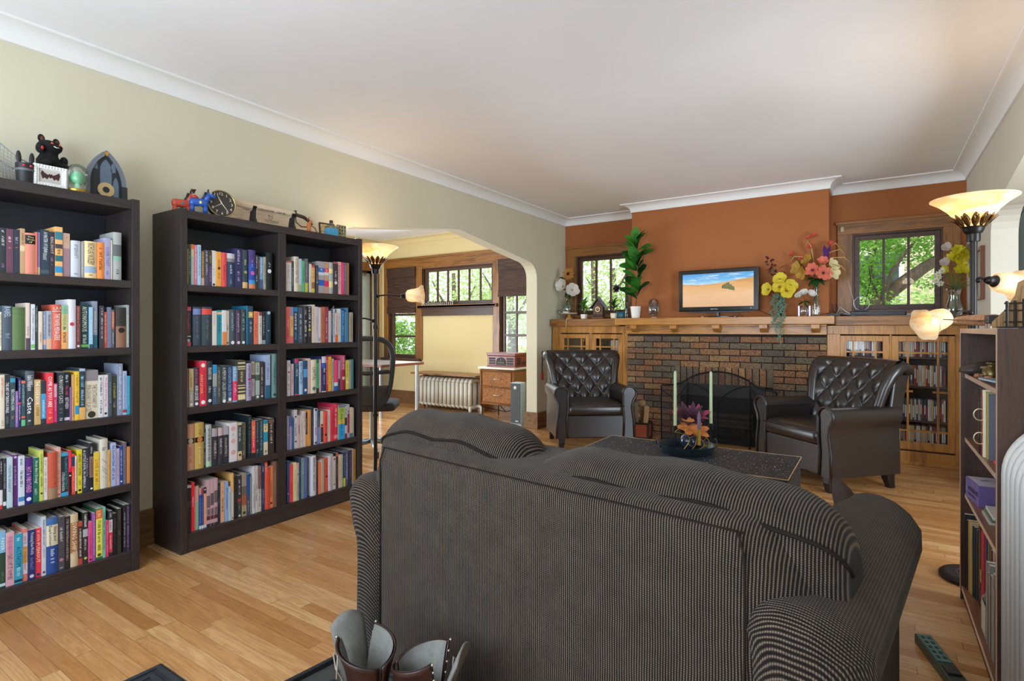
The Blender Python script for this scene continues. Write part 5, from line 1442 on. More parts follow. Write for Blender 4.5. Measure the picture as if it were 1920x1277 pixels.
def floor_lamp(label, loc, arms, ztop=1.855):
    r = thing('floor_lamp', label, 'floor lamp', loc, 0, 'bronze torchiere floor lamps')
    MB().lathe([(0, .03), (.035, .03), (.05, .034), (.06, .03), (.075, .034), (.09, .03), (.105, .033), (.125, .026), (.135, .016), (.135, 0), (0, 0)], 40).build('base', BRONZE, r, True, angle=.6)
    MB().lathe([(.014, .03), (.014, ztop - .2)], 16).lathe([(.02, .55), (.02, .565)], 16).lathe([(.02, 1.22), (.021, 1.235), (.02, 1.25)], 16).build('pole', BRONZE, r, True)
    z = ztop - .2
    MB().lathe([(.014, z - .01), (.026, z - .01), (.028, z), (.028, z + .025), (.035, z + .03), (.042, z + .045), (.044, z + .055), (.05, z + .06), (0, z + .062)], 24).build('cup', BRONZE, r, True, angle=.7)
    # leaf crown
    m = MB()
    for k in range(12):
        a = 2 * PI * k / 12
        c = Vector((.045 * math.cos(a), .045 * math.sin(a), z + .058)); d = Vector((math.cos(a), math.sin(a), 1.15))
        m.leaf(c, d, Vector((-math.cos(a), -math.sin(a), .5)), .075, .032, -.15, 4)
        for s in (-1, 1):
            dd = Vector((math.cos(a + s * .25), math.sin(a + s * .25), .8)); m.leaf(c + d * .012, dd, Vector((-math.cos(a), -math.sin(a), .5)), .05, .018, -.1, 3)
    m.build('leaf_crown', ABR, r, True, solid=.002)
    MB().lathe([(.03, z + .06), (.05, z + .075), (.075, z + .105), (.1, z + .14), (.135, z + .172), (.162, z + .19), (.172, z + .196), (.172, z + .2), (.16, z + .197), (.13, z + .178), (.095, z + .146), (.07, z + .112), (.045, z + .083), (.0, z + .07)], 48).build('bowl_shade', BOWLG, r, True)
    MB().ball((0, 0, z + .11), (.03, .03, .035), 12, 8).build('bulb', BULB, r, True)
    for (h, d, L, bd) in arms:
        d = Vector(d).normalized(); q = Vector((0, 0, h)); e = q + d * L
        ar = MB().tube([q, q + d * L * .5 + Vector((0, 0, .012)), e], .006, 8).ball(tuple(q + d * .02), .013, 10, 6).build('side_arm', BRONZE, r, True)
        bell(ar, tuple(e + Vector(bd).normalized() * .03), bd)
    return r
LLX, LLY = -3.20, 2.935
floor_lamp('bronze torchiere with a lit bell side shade beside the double bookcase and office chair', (LLX, LLY, 0), [(1.472, (.83, .55, .0), .20, (.83, .5, .06)), (1.28, (-.6, -.5, .1), .16, (-.6, -.5, .3))])
LRX, LRY = .40, 3.455
floor_lamp('bronze torchiere with two lit bell shades behind the low bookcase', (LRX, LRY, 0), [(1.455, (.9, -.25, 0), .05, (.75, .55, -.15)), (1.30, (-.6, -.8, -.05), .145, (-.7, -.62, -.32))])
lamp('POINT', 'torchiere_light', (LLX, LLY, 1.88), 2.5, (1, .84, .62), radius=.07)
lamp('POINT', 'torchiere_light', (LRX, LRY, 1.88), 3.5, (1, .84, .62), radius=.07)

# ------------------------------------------------------------------ low bookcase by the right-hand wall
WAL = wood('walnut', '2e1d15', '4a2f22', 'Z', 1.2, .4); WALY = wood('walnut_lamplit', '6a4430', '8a5c40', 'Y', 1.2, .3)  # shelves and top: lamplight painted in as a lighter brown
LX0, LX1, LY0, LY1, LH = .324, .664, 2.30, 3.204, 1.222
lb2 = thing('low_bookcase', 'low walnut bookcase with four shelves beside the silver radiator', 'bookcase', (.494, 2.75, 0))
for a in (LY0, LY1 - .018): rel(MB().box((LX0, a, 0), (LX1, a + .018, LH)).build('side_panel', WAL, bevel=.001), lb2)
rel(MB().box((LX0, LY0 + .018, LH - .02), (LX1, LY1 - .018, LH)).build('top_board', WALY), lb2)
rel(MB().box((LX1 - .006, LY0 + .018, .0), (LX1, LY1 - .018, LH - .02)).build('back_panel', WAL), lb2)
rel(MB().box((LX0 + .01, LY0 + .018, 0), (LX0 + .025, LY1 - .018, .045)).build('plinth', WAL), lb2)
rel(MB().box((LX0 - .0012, LY0 + .018, LH - .02), (LX0, LY1 - .018, LH)).box((LX0 - .0012, LY0, 0), (LX0, LY0 + .018, LH)).box((LX0 - .0012, LY1 - .018, 0), (LX0, LY1, LH)).build('lamplit_edge_band', plain('b89880', .3)), lb2)  # edge banding with the lamp's glow painted into its pale colour
LSH = (1.02, .733, .48, .062)
for i, z in enumerate(LSH):
    o = rel(MB().box((LX0 + .004 + (.012 if i < 3 else 0), LY0 + .0185, z - .018), (LX1 - .0065, LY1 - .0185, z)).build('shelf', WALY), lb2)
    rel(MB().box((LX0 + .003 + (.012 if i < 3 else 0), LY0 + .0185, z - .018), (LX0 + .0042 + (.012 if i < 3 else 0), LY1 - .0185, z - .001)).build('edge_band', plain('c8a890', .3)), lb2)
def mbook(y0, y1, h, z, hx, depth, label, name='book', bands=(), marks=(), x=LX0 + .02):
    o = book(y0, y1, h, z, hx, list(bands), list(marks), depth, x=x)
    o.rotation_euler = (0, 0, PI); o['label'] = label; o['category'] = 'book'; o['group'] = 'books in the low bookcase'; return o
Z4 = LSH[3] + .0008
yy = LY1 - .025
low = [(.022, .33, '1c1c1e', 'black spiral notebook farthest back on the bottom of the low bookcase', [], ['~.1-.9:4a4a4e']),
 (.014, .31, '1c1c1e', 'second black spiral notebook on the bottom of the low bookcase', [], []),
 (.018, .315, 'b8904c', 'gold spined book on the bottom of the low bookcase', [], ['~.2-.8:6a4c20']),
 (.016, .31, 'c8a86c', 'tan spined book next to the gold one in the low bookcase', [], []),
 (.016, .305, '2c3434', 'dark green black book after the tan one, low bookcase', [], ['~.2-.5:8a9090']),
 (.016, .305, '262e30', 'dark slate book in the run of dark volumes, low bookcase', [], []),
 (.016, .30, '30383a', 'last dark slate book before the brown album, low bookcase', [], []),
 (.05, .345, '3a241c', 'wide dark brown album on the bottom of the low bookcase', [(.0, .04, 'b07a58')], []),
 (.055, .33, '9c2430', 'wide red book with a gilt figure on the bottom of the low bookcase', [], ['*.55:c8a050', '*.62:c8a050', '~.75-.95:c8a050']),
 (.02, .315, '3c3450', 'dark purple book beside the wide red one, low bookcase', [], ['~.1-.8:b0a8c8']),
 (.02, .31, '6a6a44', 'olive book between purple and red-brown books, low bookcase', [], ['~.2-.8:c8c8a0']),
 (.02, .28, '6c2c20', 'short red-brown book on the bottom of the low bookcase', [], []),
 (.018, .30, 'b0a894', 'pale stone book before the scarlet one, low bookcase', [], ['~.2-.8:5a5040']),
 (.028, .305, 'b02838', 'scarlet book with pale lettering near the magazine file', [], ['~.1-.9:e8c8c0']),
 (.018, .27, '54565c', 'grey book just before the magazine file', [], ['~.3-.8:c8c8c8'])]
for i_, (t, h, hx, lb_, bands, marks) in enumerate(low):
    mbook(yy - t, yy, h, Z4, hx, .24 - .004 * i_, lb_, bands=bands, marks=marks, x=LX0 + .012 + .0045 * i_); yy -= t + .0035
mf = thing('magazine_file', 'beige perforated magazine file nearest us in the low bookcase', 'magazine file', (LX0 + .02, yy - .055, Z4))
w = N('perforated'); x_, y_, z_ = w.sep(w.coord())[:3]
d1 = w.math('MULTIPLY', w.math('SINE', w.math('MULTIPLY', x_, 700)), w.math('SINE', w.math('MULTIPLY', z_, 700)))
PERF = w.set(w.mix(w.math('GREATER_THAN', d1, .35), lin('b4b09c'), lin('4a4840')), .45)
pr = [(0, 0), (.24, 0), (.24, .29), (.1, .29), (0, .12)]
m = MB()
for y in (-.045, .045): m.prism([(x, z) for x, z in pr], 'Y', y - .0015, y + .0015)
m.box((0, -.045, 0), (.003, .045, .12)).box((.237, -.045, 0), (.24, .045, .29)).box((0, -.045, 0), (.24, .045, .003))
fixnormals(m.build('shell', PERF, mf))
yy -= .12
while yy > LY0 + .06:
    t = .024; mbook(yy - t, yy, .29 + .02 * math.sin(yy * 90), Z4, '3a3c44' if int(yy * 40) % 2 else '8a8478', .24, 'book number %d beyond the magazine file, hidden by the side panel' % (1 + int((2.6 - yy) * 40))); yy -= t + .003
Z2 = LSH[1] + .0008
yy = 2.80
for (t, h, hx, lb_) in ((.024, .255, '1a1a1c', 'black book at the open end of the third run, low bookcase'), (.026, .25, '8a2c30', 'dark red book beside the black one, middle of the low bookcase'), (.03, .255, 'dcd0b0', 'cream ring binder behind the side panel of the low bookcase'), (.03, .25, 'a09050', 'olive yellow book beside the cream binder, low bookcase'), (.022, .245, '5a5c64', 'slate book last before the side panel, low bookcase')):
    o = mbook(yy - t, yy, h, Z2, hx, .2, lb_, x=LX0 + .016 + .9 * (2.80 - yy) * .13, marks=['~.1-.8:%s' % ('c8b890' if hx != 'dcd0b0' else '8a7a54')])
    if hx == 'dcd0b0':
        for zz in (.07, .16): MB().tube([(.0 + .018 * math.cos(a) + .012, 0.004, zz + .022 * math.sin(a)) for a in [2 * PI * i / 18 for i in range(18)]], .0022, 6, True).build('ring', plain('d8c8a8', .3, .6), o, True)
    yy -= t + .002
ru = MB().tube([(.36, 2.62, Z2 + .004), (.40, 2.60, Z2 + .012), (.43, 2.63, Z2 + .004), (.47, 2.57, Z2 + .005)], .006, 6).tube([(.36, 2.60, Z2 + .004), (.41, 2.64, Z2 + .006), (.46, 2.60, Z2 + .004)], .005, 6).build('ribbon', plain('c83038', .6), None, True)
tag(ru, 'crumpled red ribbon lying on a shelf of the low bookcase', 'ribbon')
Z3 = LSH[2] + .0008
bx = thing('purple_box', 'small purple printed cardboard box in the low bookcase', 'box', (.412, 3.06, Z3), .12)
MB().box((-.065, -.09, 0), (.065, .09, .088)).build('carton', plain('6a5a8c', .5, var=.15), bx, bevel=.002)
MB().box((-.06, -.085, .0881), (.06, .085, .0888)).build('lid_print', plain('c8bcc8', .5), bx)
m = MB(); strokes_into(m, T(0, .02, .0892), .09, .03, brnd); strokes_into(m, T(-.0655, -.02, .05) @ R('Z', -PI / 2) @ R('X', PI / 2), .14, .02, brnd); strokes_into(m, T(-.0655, 0, .025) @ R('Z', -PI / 2) @ R('X', PI / 2), .12, .012, brnd)
m.build('printing', plain('2c2238', .5), bx)
z = Z3
for i, (hx, lb_) in enumerate((('b8b0a0', 'flat grey booklet lowest of the short stack in the low bookcase'), ('5a6a58', 'flat green booklet in the middle of the low bookcase stack'), ('d0c8b8', 'flat pale booklet topmost in the low bookcase stack'))):
    o = MB().box((-.10, -.085, 0), (.10, .085, .011)).build('booklet', plain(hx, .5), bevel=.001); o.location = (.46 + .005 * i, 2.80 - .006 * i, z); z += .0115; tag(o, lb_, 'booklet')
Z1 = LSH[0] + .0008
sk = thing('animal_skull', 'dark animal skull ornament on the top shelf of the low bookcase', 'skull', (.40, 3.10, Z1), .3)
m = MB(); rloft(m, [(0, 0, .06, .03, .03, 0), (-.01, 0, .085, .042, .04, .012), (-.005, 0, .085, .045, .04, .03), (.02, 0, .055, .038, .035, .05), (.03, 0, .03, .025, .02, .06)])
m.build('cranium', plain('3a3028', .5, var=.3), sk, True)
for s in (-1, 1): MB().tube([(-.06, s * .03, .03), (-.02, s * .045, .036), (.02, s * .04, .04)], .006, 6).build('cheekbone', plain('8a7854', .5), sk, True)
bt = thing('brass_bottle', 'small brass bottle beside the skull in the low bookcase', 'bottle', (.39, 2.885, Z1))
MB().lathe([(0, 0), (.026, 0), (.03, .01), (.03, .035), (.014, .048), (.012, .055), (.018, .06), (.018, .066), (0, .067)], 18).build('body', plain('6a5a34', .35, .7), bt, True)
an = thing('candelabra', 'small golden branching candelabra behind the brass bottle', 'ornament', (.45, 2.86, Z1))
m = MB().tube([(0, 0, 0), (0, 0, .1)], .006, 8).cyl((0, 0, 0), .025, .006)
for k in range(7):
    a = -.9 + 1.8 * k / 6; m.tube([(0, 0, .085), (0, .05 * math.sin(a), .09), (0, .065 * math.sin(a) * 1.2, .13 + .03 * math.cos(a))], .0045, 6)
m.build('branches', plain('a07830', .35, .8), an, True)
for i in range(4):
    o = MB().lathe([(0, 0), (.013, 0), (.016, .008), (.012, .016), (0, .018)], 10).build('trinket', plain(('8a5a3c', 'c8906a', '5a3a2c', 'b0785a')[i], .4), None, True); o.location = (.355 + .012 * (i % 2), 2.93 - .05 * i, Z1)
    tag(o, ('brown bead trinket nearest the skull', 'salmon bead trinket under the brass bottle', 'dark bead trinket in front of the candelabra', 'tan bead trinket nearest the side panel')[i], 'trinket', 'bead trinkets in the low bookcase')
for i in range(2):
    o = MB().box((-.05, -.1, 0), (.05, .1, .006)).build('notebook', plain(('1a2028', 'a8b4bc')[i], .4)); o.location = (.40, 2.62 + .03 * i, Z1 + .0065 * i); o.rotation_euler = (0, 0, .2 * i); tag(o, ('flat black notebook lying on the upper shelf', 'pale notebook lying on the black one')[i], 'notebook')

# radiator beside the low bookcase: end section seen edge-on
def rad_section(m, y, x0, x1, z0, z1, t):
    w_ = (x1 - x0); n = 3
    for k in range(n):
        ins = k * w_ * .16
        a, b = x0 + ins + t, x1 - ins - t; rr = (b - a) / 2; cx = (a + b) / 2; zt = z1 - ins * 1.0 - rr - t
        pts = [(a, y, z0 + .06)] + [(cx - rr * math.cos(q), y, zt + rr * math.sin(q)) for q in [PI * i / 24 for i in range(25)]] + [(b, y, z0 + .06)]
        m.tube(pts, t, 8)
SIL = plain('d2d0cc', .4, .15)
r2 = thing('silver_radiator', 'tall silver painted radiator against the near end of the low bookcase', 'radiator', (.52, 2.1, 0))
for i in range(6):
    m = MB(); y = 2.255 - .062 * i
    rad_section(m, y, .327, .69, 0, .955, .0275); rel(m.build('section', SIL, None, True), r2)
for y in (2.255, 2.255 - .062 * 5):
    for x in (.40, .655): rel(MB().tube([(x, y, .08), (x, y, 0)], [.024, .018], 10).build('foot', SIL, None, True), r2)
# ================================================================== small things on the bookcases
ZT = BH - .006 + .0012
BX = -3.30
def onTop(u, X): return onX(u, V0, X)[1]
# wire basket (runs out of view), pencil cup, plush on a jar, frame, cloche, arched clock
wb = thing('wire_basket', 'white wire mesh basket at the end of the bookcase top', 'basket', (-3.31, onTop(78, -3.24) - .125, ZT))
WIRE = plain('a8acac', .4, .6)
m = MB()
P0 = lambda y, z: (lambda t: None)
hgt = lambda y: .06 + .15 * max(0, min(1, (.10 - y) / .18))
for x in (-.09, .09):
    m.tube([(x, -.15, .215), (x, -.06, .20), (x, .03, .125), (x, .125, .085)], .003, 6)
for i in range(22):
    y = -.15 + .0125 * i; h = .215 - .13 * max(0, min(1, (y + .1) / .2))
    m.tube([(.09, y, h), (.075, y, .002), (-.075, y, .002), (-.09, y, h)], .0012, 4)
for k in range(10):
    f = k / 10
    for x in (-1, 1): m.tube([(x * (.075 + .015 * f), -.15 + .27 * i / 8, .002 + f * (.21 - .13 * max(0, min(1, (-.15 + .27 * i / 8 + .1) / .2)))) for i in range(9)], .0012, 4)
m.tube([(.09, .125, .085), (-.09, .125, .085)], .003, 6)
m.build('wire_mesh', WIRE, wb, True)
y = onTop(47, -3.18)
pc = thing('pencil_cup', 'black bunny pencil cup with red eyes before the wire basket', 'pencil cup', (-3.18, y, ZT))
MB().lathe([(0, 0), (.031, 0), (.034, .09), (.031, .09), (.03, .01), (0, .01)], 24).build('cup', plain('1c1c20', .5), pc, True, angle=.8)
MB().lathe([(.0342, .056), (.0346, .066)], 24).build('grey_band', plain('5c5e66', .5), pc)
for s in (-1, 1):
    MB().ball((.002, s * .018, .115), (.006, .010, .032), 10, 8, R('X', -.04 * s)).build('ear', plain('18181c', .5), pc, True)
    MB().ball((.0325, s * .012, .078), (.003, .0055, .0055), 8, 6).build('eye', plain('c82828', .3), pc, True)
y = onTop(93, -3.30)
jr = thing('glass_jar', 'clear lidded glass jar under the black plush toy', 'jar', (-3.31, y, ZT))
MB().lathe([(0, 0), (.058, 0), (.062, .02), (.062, .075), (.045, .092), (.045, .098)], 28).build('body', GL, jr, True)
MB().lathe([(0, .099), (.054, .099), (.057, .106), (.054, .114), (0, .116)], 28).build('lid', plain('3c464c', .25, .6), jr, True, angle=.7)
FUR = plain('0f0e10', .95, var=.4)
pl = thing('plush_toy', 'black plush animal with red eyes sitting on the jar lid', 'plush toy', (-3.31, y, ZT + .1170), .35)
m = MB(); rloft(m, [(0, 0, .03, .035, .03, 0), (0, 0, .042, .048, .04, .015), (0, 0, .042, .048, .04, .04), (0, 0, .03, .036, .03, .065), (.002, 0, .03, .036, .03, .08), (.006, 0, .04, .046, .038, .095), (.006, 0, .042, .05, .04, .112), (.004, 0, .03, .036, .03, .13), (0, 0, .01, .012, .01, .138)]); m.build('body', FUR, pl, True)
for s in (-1, 1):
    e = MB().ball((0, s * .034, .138), (.008, .016, .02), 10, 8).build('ear', FUR, pl, True)
    MB().ball((.006, s * .034, .137), (.004, .009, .012), 8, 6).build('inner_ear', plain('6a3a2a', .8), e, True)
    MB().ball((.045, s * .018, .116), (.004, .006, .005), 8, 6).build('eye', plain('d85a28', .3), pl, True)
    a = MB().ball((.02, s * .055, .05 if s > 0 else .085), (.018, .016, .024), 10, 8).build('arm', FUR, pl, True)
    if s < 0: MB().ball((.036, -.055, .085), (.004, .007, .009), 8, 6).build('paw_pad', plain('c82828', .5), a, True)
    MB().ball((.042, s * .04, .016), (.024, .018, .018), 10, 8).build('foot', FUR, pl, True)
MB().tube([(.047, -.012, .103), (.05, 0, .099), (.047, .012, .103)], .0022, 6).build('smile', plain('e8e8e8', .5), pl, True)
y = onTop(97, -3.15)
fr = thing('ornate_frame', 'small ornate white frame with a bat print', 'picture frame', (-3.165, y, ZT))
fr.rotation_euler = (0, 0, .0)
m = MB(); A, Bz = .062, .10
rr = random.Random(4)
for (a, b) in (((-A, 0), (A, .018)), ((-A, Bz - .018), (A, Bz)), ((-A, .018), (-A + .018, Bz - .018)), ((A - .018, .018), (A, Bz - .018))): m.box((-.006, a[0], a[1]), (.006, b[0], b[1]))
for i in range(11):
    t = -A + .006 + (2 * A - .012) * i / 10
    m.ball((.006, t, .007), (.005, .007, .007), 8, 5).ball((.006, t, Bz - .007), (.005, .007, .007), 8, 5)
for i in range(8):
    t = .01 + (Bz - .02) * i / 7
    m.ball((.006, -A + .007, t), (.005, .007, .007), 8, 5).ball((.006, A - .007, t), (.005, .007, .007), 8, 5)
m.build('moulding', plain('e4e4e0', .5), fr, True, angle=.8)
MB().box((-.004, -A + .017, .017), (-.001, A - .017, Bz - .017)).build('backing', plain('d4d0c8', .7), fr)
MB().box((-.0009, -A + .024, .024), (.0, A - .024, Bz - .024)).build('mat_line', plain('c0b8b0', .7), fr)
bat = [(0, -.006), (.006, -.002), (.012, -.012), (.02, -.006), (.028, -.012), (.034, .008), (.03, .02), (.02, .012), (.008, .006), (.004, .012), (0, .008)]
bat = bat + [(-a, b) for a, b in bat[::-1][1:-1]]
MB().add([(.0008, a * 1.05, .05 + b * 1.2) for a, b in bat], [tuple(range(len(bat)))]).build('bat_print', plain('3a1c1c', .7), fr)
y = onTop(147, -3.17)
cl = thing('glass_cloche', 'glass dome with a brass base over a green mushroom ornament', 'cloche', (-3.18, y, ZT))
MB().lathe([(0, 0), (.043, 0), (.044, .012), (.041, .015), (0, .015)], 28).build('base', plain('b8923c', .3, .8), cl, True, angle=.7)
MB().lathe([(.039, .016), (.039, .10)] + [(.039 * math.cos(a), .10 + .039 * math.sin(a)) for a in [PI / 2 * i / 8 for i in range(1, 9)]], 28).build('dome', GL, cl, True)
mu = thing('mushroom_ornament', 'jade green mushroom ornament inside the glass dome', 'ornament', (-3.18, y, ZT + .0155))
MB().lathe([(0, 0), (.02, 0), (.014, .012), (.012, .03), (0, .03)], 20).build('stem', plain('a8d8b0', .25), mu, True)
MB().lathe([(0, .028), (.02, .03), (.031, .045), (.032, .06), (.024, .078), (.01, .086), (0, .087)], 24).build('cap', plain('6cc890', .2), mu, True)
y = onTop(201, -3.2)
gc = thing('arched_clock', 'dark gothic arch window clock with a round brass dial on its foot', 'clock', (-3.22, y, ZT))
def garch(w, h, spring, n=10):
    """pointed arch outline, y across, z up"""
    R_ = (w * w + (h - spring) ** 2) / (2 * w); R_ = max(R_, w * .55); cx = R_ - w / 2
    pts = [(w / 2, 0), (w / 2, spring)]
    W = w / 2; H = h - spring; R_ = (W * W + H * H) / (2 * W); 
    for i in range(1, n + 1):
        a = math.asin(min(1, H / R_)) * i / n
        pts.append((W - R_ + R_ * math.cos(a), spring + R_ * math.sin(a)))
    return pts + [(-p, q) for p, q in pts[::-1][1:]]
big, small = garch(.172, .245, .075), garch(.138, .222, .07)
m = MB(); n = len(big)
vs = [(.014, p, q) for p, q in big] + [(.014, p, q + .004) for p, q in small] + [(-.014, p, q) for p, q in big] + [(-.014, p, q + .004) for p, q in small]
fs = []
for i in range(n - 1): fs += [(i, i + 1, n + i + 1, n + i), (2 * n + i + 1, 2 * n + i, 3 * n + i, 3 * n + i + 1), (i + 1, i, 2 * n + i, 2 * n + i + 1), (n + i, n + i + 1, 3 * n + i + 1, 3 * n + i)]
m.add(vs, fs); fixnormals(m.build('arch_frame', plain('6a7078', .5), gc))
MB().prism(small, 'X', -.008, .004).build('panel', plain('20242a', .5), gc)
def lancet(y0, w_, z0, h): return [(y0 + p, z0 + q) for p, q in garch(w_, h, h * .55, 6)]
m = MB()
for (y0, w_, z0, h) in ((0, .05, .075, .125), (.043, .026, .01, .11), (-.045, .02, .145, .045), (.032, .02, .14, .05)): m.add([(.0048, p, q) for p, q in lancet(y0, w_, z0, h)], [tuple(range(len(lancet(y0, w_, z0, h))))])
m.build('lancet_panes', plain('5c6c7c', .3), gc)
MB().lathe([(.014, .0055), (.036, .0055), (.036, .0075), (.014, .0075)], 28, R('Y', PI / 2) @ T(-.048, 0, 0)).build('dial', plain('c0a878', .4, .3), gc)
MB().lathe([(0, .0055), (.015, .0055), (.015, .0085), (0, .0085)], 20, R('Y', PI / 2) @ T(-.048, 0, 0)).build('dial_centre', plain('1c1c1e', .4), gc)
MB().add([(.016, -.012, .236), (.016, .012, .236), (.016, 0, .212)], [(0, 1, 2)]).build('keystone', plain('c89a40', .35, .6), gc)
MB().box((-.016, -.088, 0), (.02, .088, .006)).box((-.012, .064, .006), (.018, .09, .075)).build('plinth', plain('24262a', .5), gc)

# ---- on the double bookcase
def dala(y, hx, hx2, label, rz, X=-3.22):
    h = thing('painted_horse', label, 'figurine', (X, y, ZT), rz)
    m = MB(); rloft(m, [(0, 0, .042, .016, .014, .04), (0, 0, .048, .02, .018, .05), (0, 0, .048, .021, .018, .068), (0, 0, .042, .016, .015, .08)])
    for x in (-.032, .032):
        for s in (-1, 1): loft(m, [ring(x, s * .011, .011, .008, .007, 0), ring(x, s * .011, .010, .008, .007, .045)])
    m.tube([(.034, 0, .07), (.045, 0, .095), (.05, 0, .11)], [.018, .015, .014], 12).tube([(.044, 0, .113), (.07, 0, .106), (.082, 0, .098)], [.014, .012, .009], 12)
    m.build('body', plain(hx, .35), h, True)
    m = MB()
    for s in (-1, 1): m.ball((.046, s * .009, .13), (.004, .004, .012), 8, 6)
    m.tube([(.035, 0, .122), (.028, 0, .10), (.018, 0, .083)], .007, 8)
    m.build('mane', plain('1c2028', .5), h, True)
    m = MB()
    m.lathe([(.0225, -.006), (.0235, 0), (.0225, .006)], 20, T(.005, 0, .06) @ R('Y', PI / 2) @ S(1, .95, 1)).build('saddle_band', plain(hx2, .4), h, True)
    MB().tube([(.058, -.0125, .118), (.064, 0, .121), (.058, .0125, .118)], .003, 6).build('bridle', plain('e0d8c8', .4), h, True)
dala(onTop(340, -3.27), 'b8442c', '3a6a78', 'red painted wooden horse with a dark mane on the double bookcase', 1.25, -3.27)
dala(onTop(372, -3.17), '2450a0', 'd8c060', 'blue painted wooden horse with a white bridle on the double bookcase', 1.25, -3.165)
y = onTop(366, -3.33)
cn = thing('candle_stick', 'thin brass candlestick behind the two painted horses', 'candlestick', (-3.35, y, ZT))
MB().lathe([(0, 0), (.022, 0), (.008, .008), (.004, .02), (.004, .15), (.007, .155), (.012, .168), (.016, .172), (0, .173)], 16).build('stick', plain('6a4c30', .35, .7), cn, True)
# round clock
y = onTop(416, -3.18)
rc = thing('round_clock', 'round black clock with a brass rim propped on the double bookcase', 'clock', (-3.19, y, ZT + .0815), 0)
rc.rotation_euler = (0, -.10, -.1)
Mx = R('Y', PI / 2)
MB().lathe([(0, -.03), (.074, -.03), (.08, -.02), (.08, .008), (0, .008)], 40, Mx).build('case', plain('26302e', .4), rc, True, angle=.7)
MB().lathe([(.074, .004), (.080, .006), (.0805, .014), (.076, .016), (.074, .012)], 40, Mx).build('rim', plain('c8b078', .3, .8), rc, True)
MB().lathe([(0, .0085), (.075, .0085), (.075, .0105), (0, .0105)], 40, Mx).build('face', plain('3a3630', .6), rc)
m = MB()
for i in range(1, 13):
    a = PI / 2 - 2 * PI * i / 12
    text_into(m, str(i), Matrix.Translation((.0112, .058 * math.cos(a), .058 * math.sin(a))) @ Matrix(((0, 0, 1, 0), (1, 0, 0, 0), (0, 1, 0, 0), (0, 0, 0, 1))), .02, .017)
m.build('numerals', plain('e8dcc0', .5), rc)
for (a, L, wd) in ((2.05, .045, .004), (-.92, .06, .003), (3.7, .062, .0015)):
    d = Vector((0, math.cos(a), math.sin(a))); n_ = Vector((0, -math.sin(a), math.cos(a)))
    o = Vector((.0122, 0, 0)); MB().add([o - n_ * wd, o + n_ * wd, o + d * L + n_ * wd * .4, o + d * L - n_ * wd * .4], [(3, 2, 1, 0)]).build('hand', plain('e8dcc0', .5), rc)
# long pale box with a fox-head mark, and the sheathed sword on its stand in front
y0, y1 = onTop(402, -3.33), onTop(600, -3.3)
bxl = thing('blade_box', 'long pale wooden display box with a fox head mark behind the sword', 'box', (-3.37, (y0 + y1) / 2, ZT))
L = y1 - y0
PINE = wood('pale_pine', 'c8a888', 'e4ceb0', 'Y', 2, .5)
MB().prism([(-L / 2, 0), (L / 2, 0), (L / 2, .085), (-L / 2 + .1, .165), (-L / 2, .18)], 'X', -.012, .012).build('back_panel', PINE, bxl)
MB().box((-.012, -L / 2, 0), (.075, L / 2, .012)).build('tray_floor', plain('d8d0c4', .6), bxl)
m = MB(); Mt = lambda yy, zz: Matrix.Translation((.0135, yy, zz)) @ Matrix(((0, 0, 1, 0), (1, 0, 0, 0), (0, 1, 0, 0), (0, 0, 0, 1)))
fox = [(-.014, .016), (-.006, .008), (.006, .008), (.014, .016), (.012, -.004), (0, -.016), (-.012, -.004)]
m.tube([tuple(Mt(.02, .092) @ Vector((a, b, 0))) for a, b in fox], .0012, 4, True)
text_into(m, 'FOX KNIVES', Mt(.03, .068), .10, .012)
strokes_into(m, Mt(.03, .058), .08, .004, brnd)
text_into(m, 'Team', Mt(-.15, .12), .05, .016)
m.build('printing', plain('3a3230', .6), bxl)
st = thing('sword_stand', 'black two-prong stand holding the pale sheathed sword', 'stand', (-3.255, (onTop(475, -3.25) + onTop(548, -3.25)) / 2, ZT))
dy = (onTop(548, -3.25) - onTop(475, -3.25)) / 2
STB = plain('17181c', .35)
for s in (-1, 1):
    MB().prism([(-.03, 0), (.04, 0), (.035, .02), (.018, .05), (.02, .1), (.03, .118), (.02, .122), (.008, .095), (-.012, .09), (-.022, .05)], 'Y', s * dy - .011, s * dy + .011).build('prong', STB, st, bevel=.003)
MB().box((-.02, -dy, .004), (.02, dy, .022)).build('crossbar', STB, st, bevel=.003)
sw = thing('sheathed_sword', 'pale wooden sheathed sword lying on the black stand', 'sword', (-3.255 + .006, 0, ZT + .1))
ya, yb = onTop(437, -3.25), onTop(545, -3.25)
m = MB(); loft(m, [[(p, ya - .02 + .0 * q, q) for p, q in [(.010 * math.cos(a), .022 + .024 * math.sin(a)) for a in [2 * PI * i / 14 for i in range(14)]]], [(p, yb + .03, q) for p, q in [(.010 * math.cos(a), .022 + .018 * math.sin(a)) for a in [2 * PI * i / 14 for i in range(14)]]]])
fixnormals(m.build('scabbard', PINE, sw, True, angle=.8))
m = MB().tube([(0, yb + .034, .02), (0, yb + .10, .012), (0, yb + .15, -.012), (0, yb + .165, -.03)], [.011, .012, .011, .008], 10); m.build('grip', plain('3c2c20', .5), sw, True)
m = MB().tube([(0, yb + .035, .012), (0, yb + .04, -.03), (0, yb + .08, -.055), (0, yb + .13, -.05), (0, yb + .158, -.03)], .004, 6); m.build('knuckle_guard', plain('6a5a44', .35, .7), sw, True)
MB().box((-.014, yb + .028, -.002), (.014, yb + .036, .046)).build('hilt_collar', plain('2a2420', .4), sw, bevel=.002)
m = MB(); strokes_into(m, Matrix.Translation((.0112, (ya + yb) / 2 + .06, .008)) @ Matrix(((0, 0, 1, 0), (1, 0, 0, 0), (0, 1, 0, 0), (0, 0, 0, 1))), .2, .011, brnd); m.build('scabbard_lettering', plain('4a3a2c', .6), sw)
y = onTop(575, -3.24)
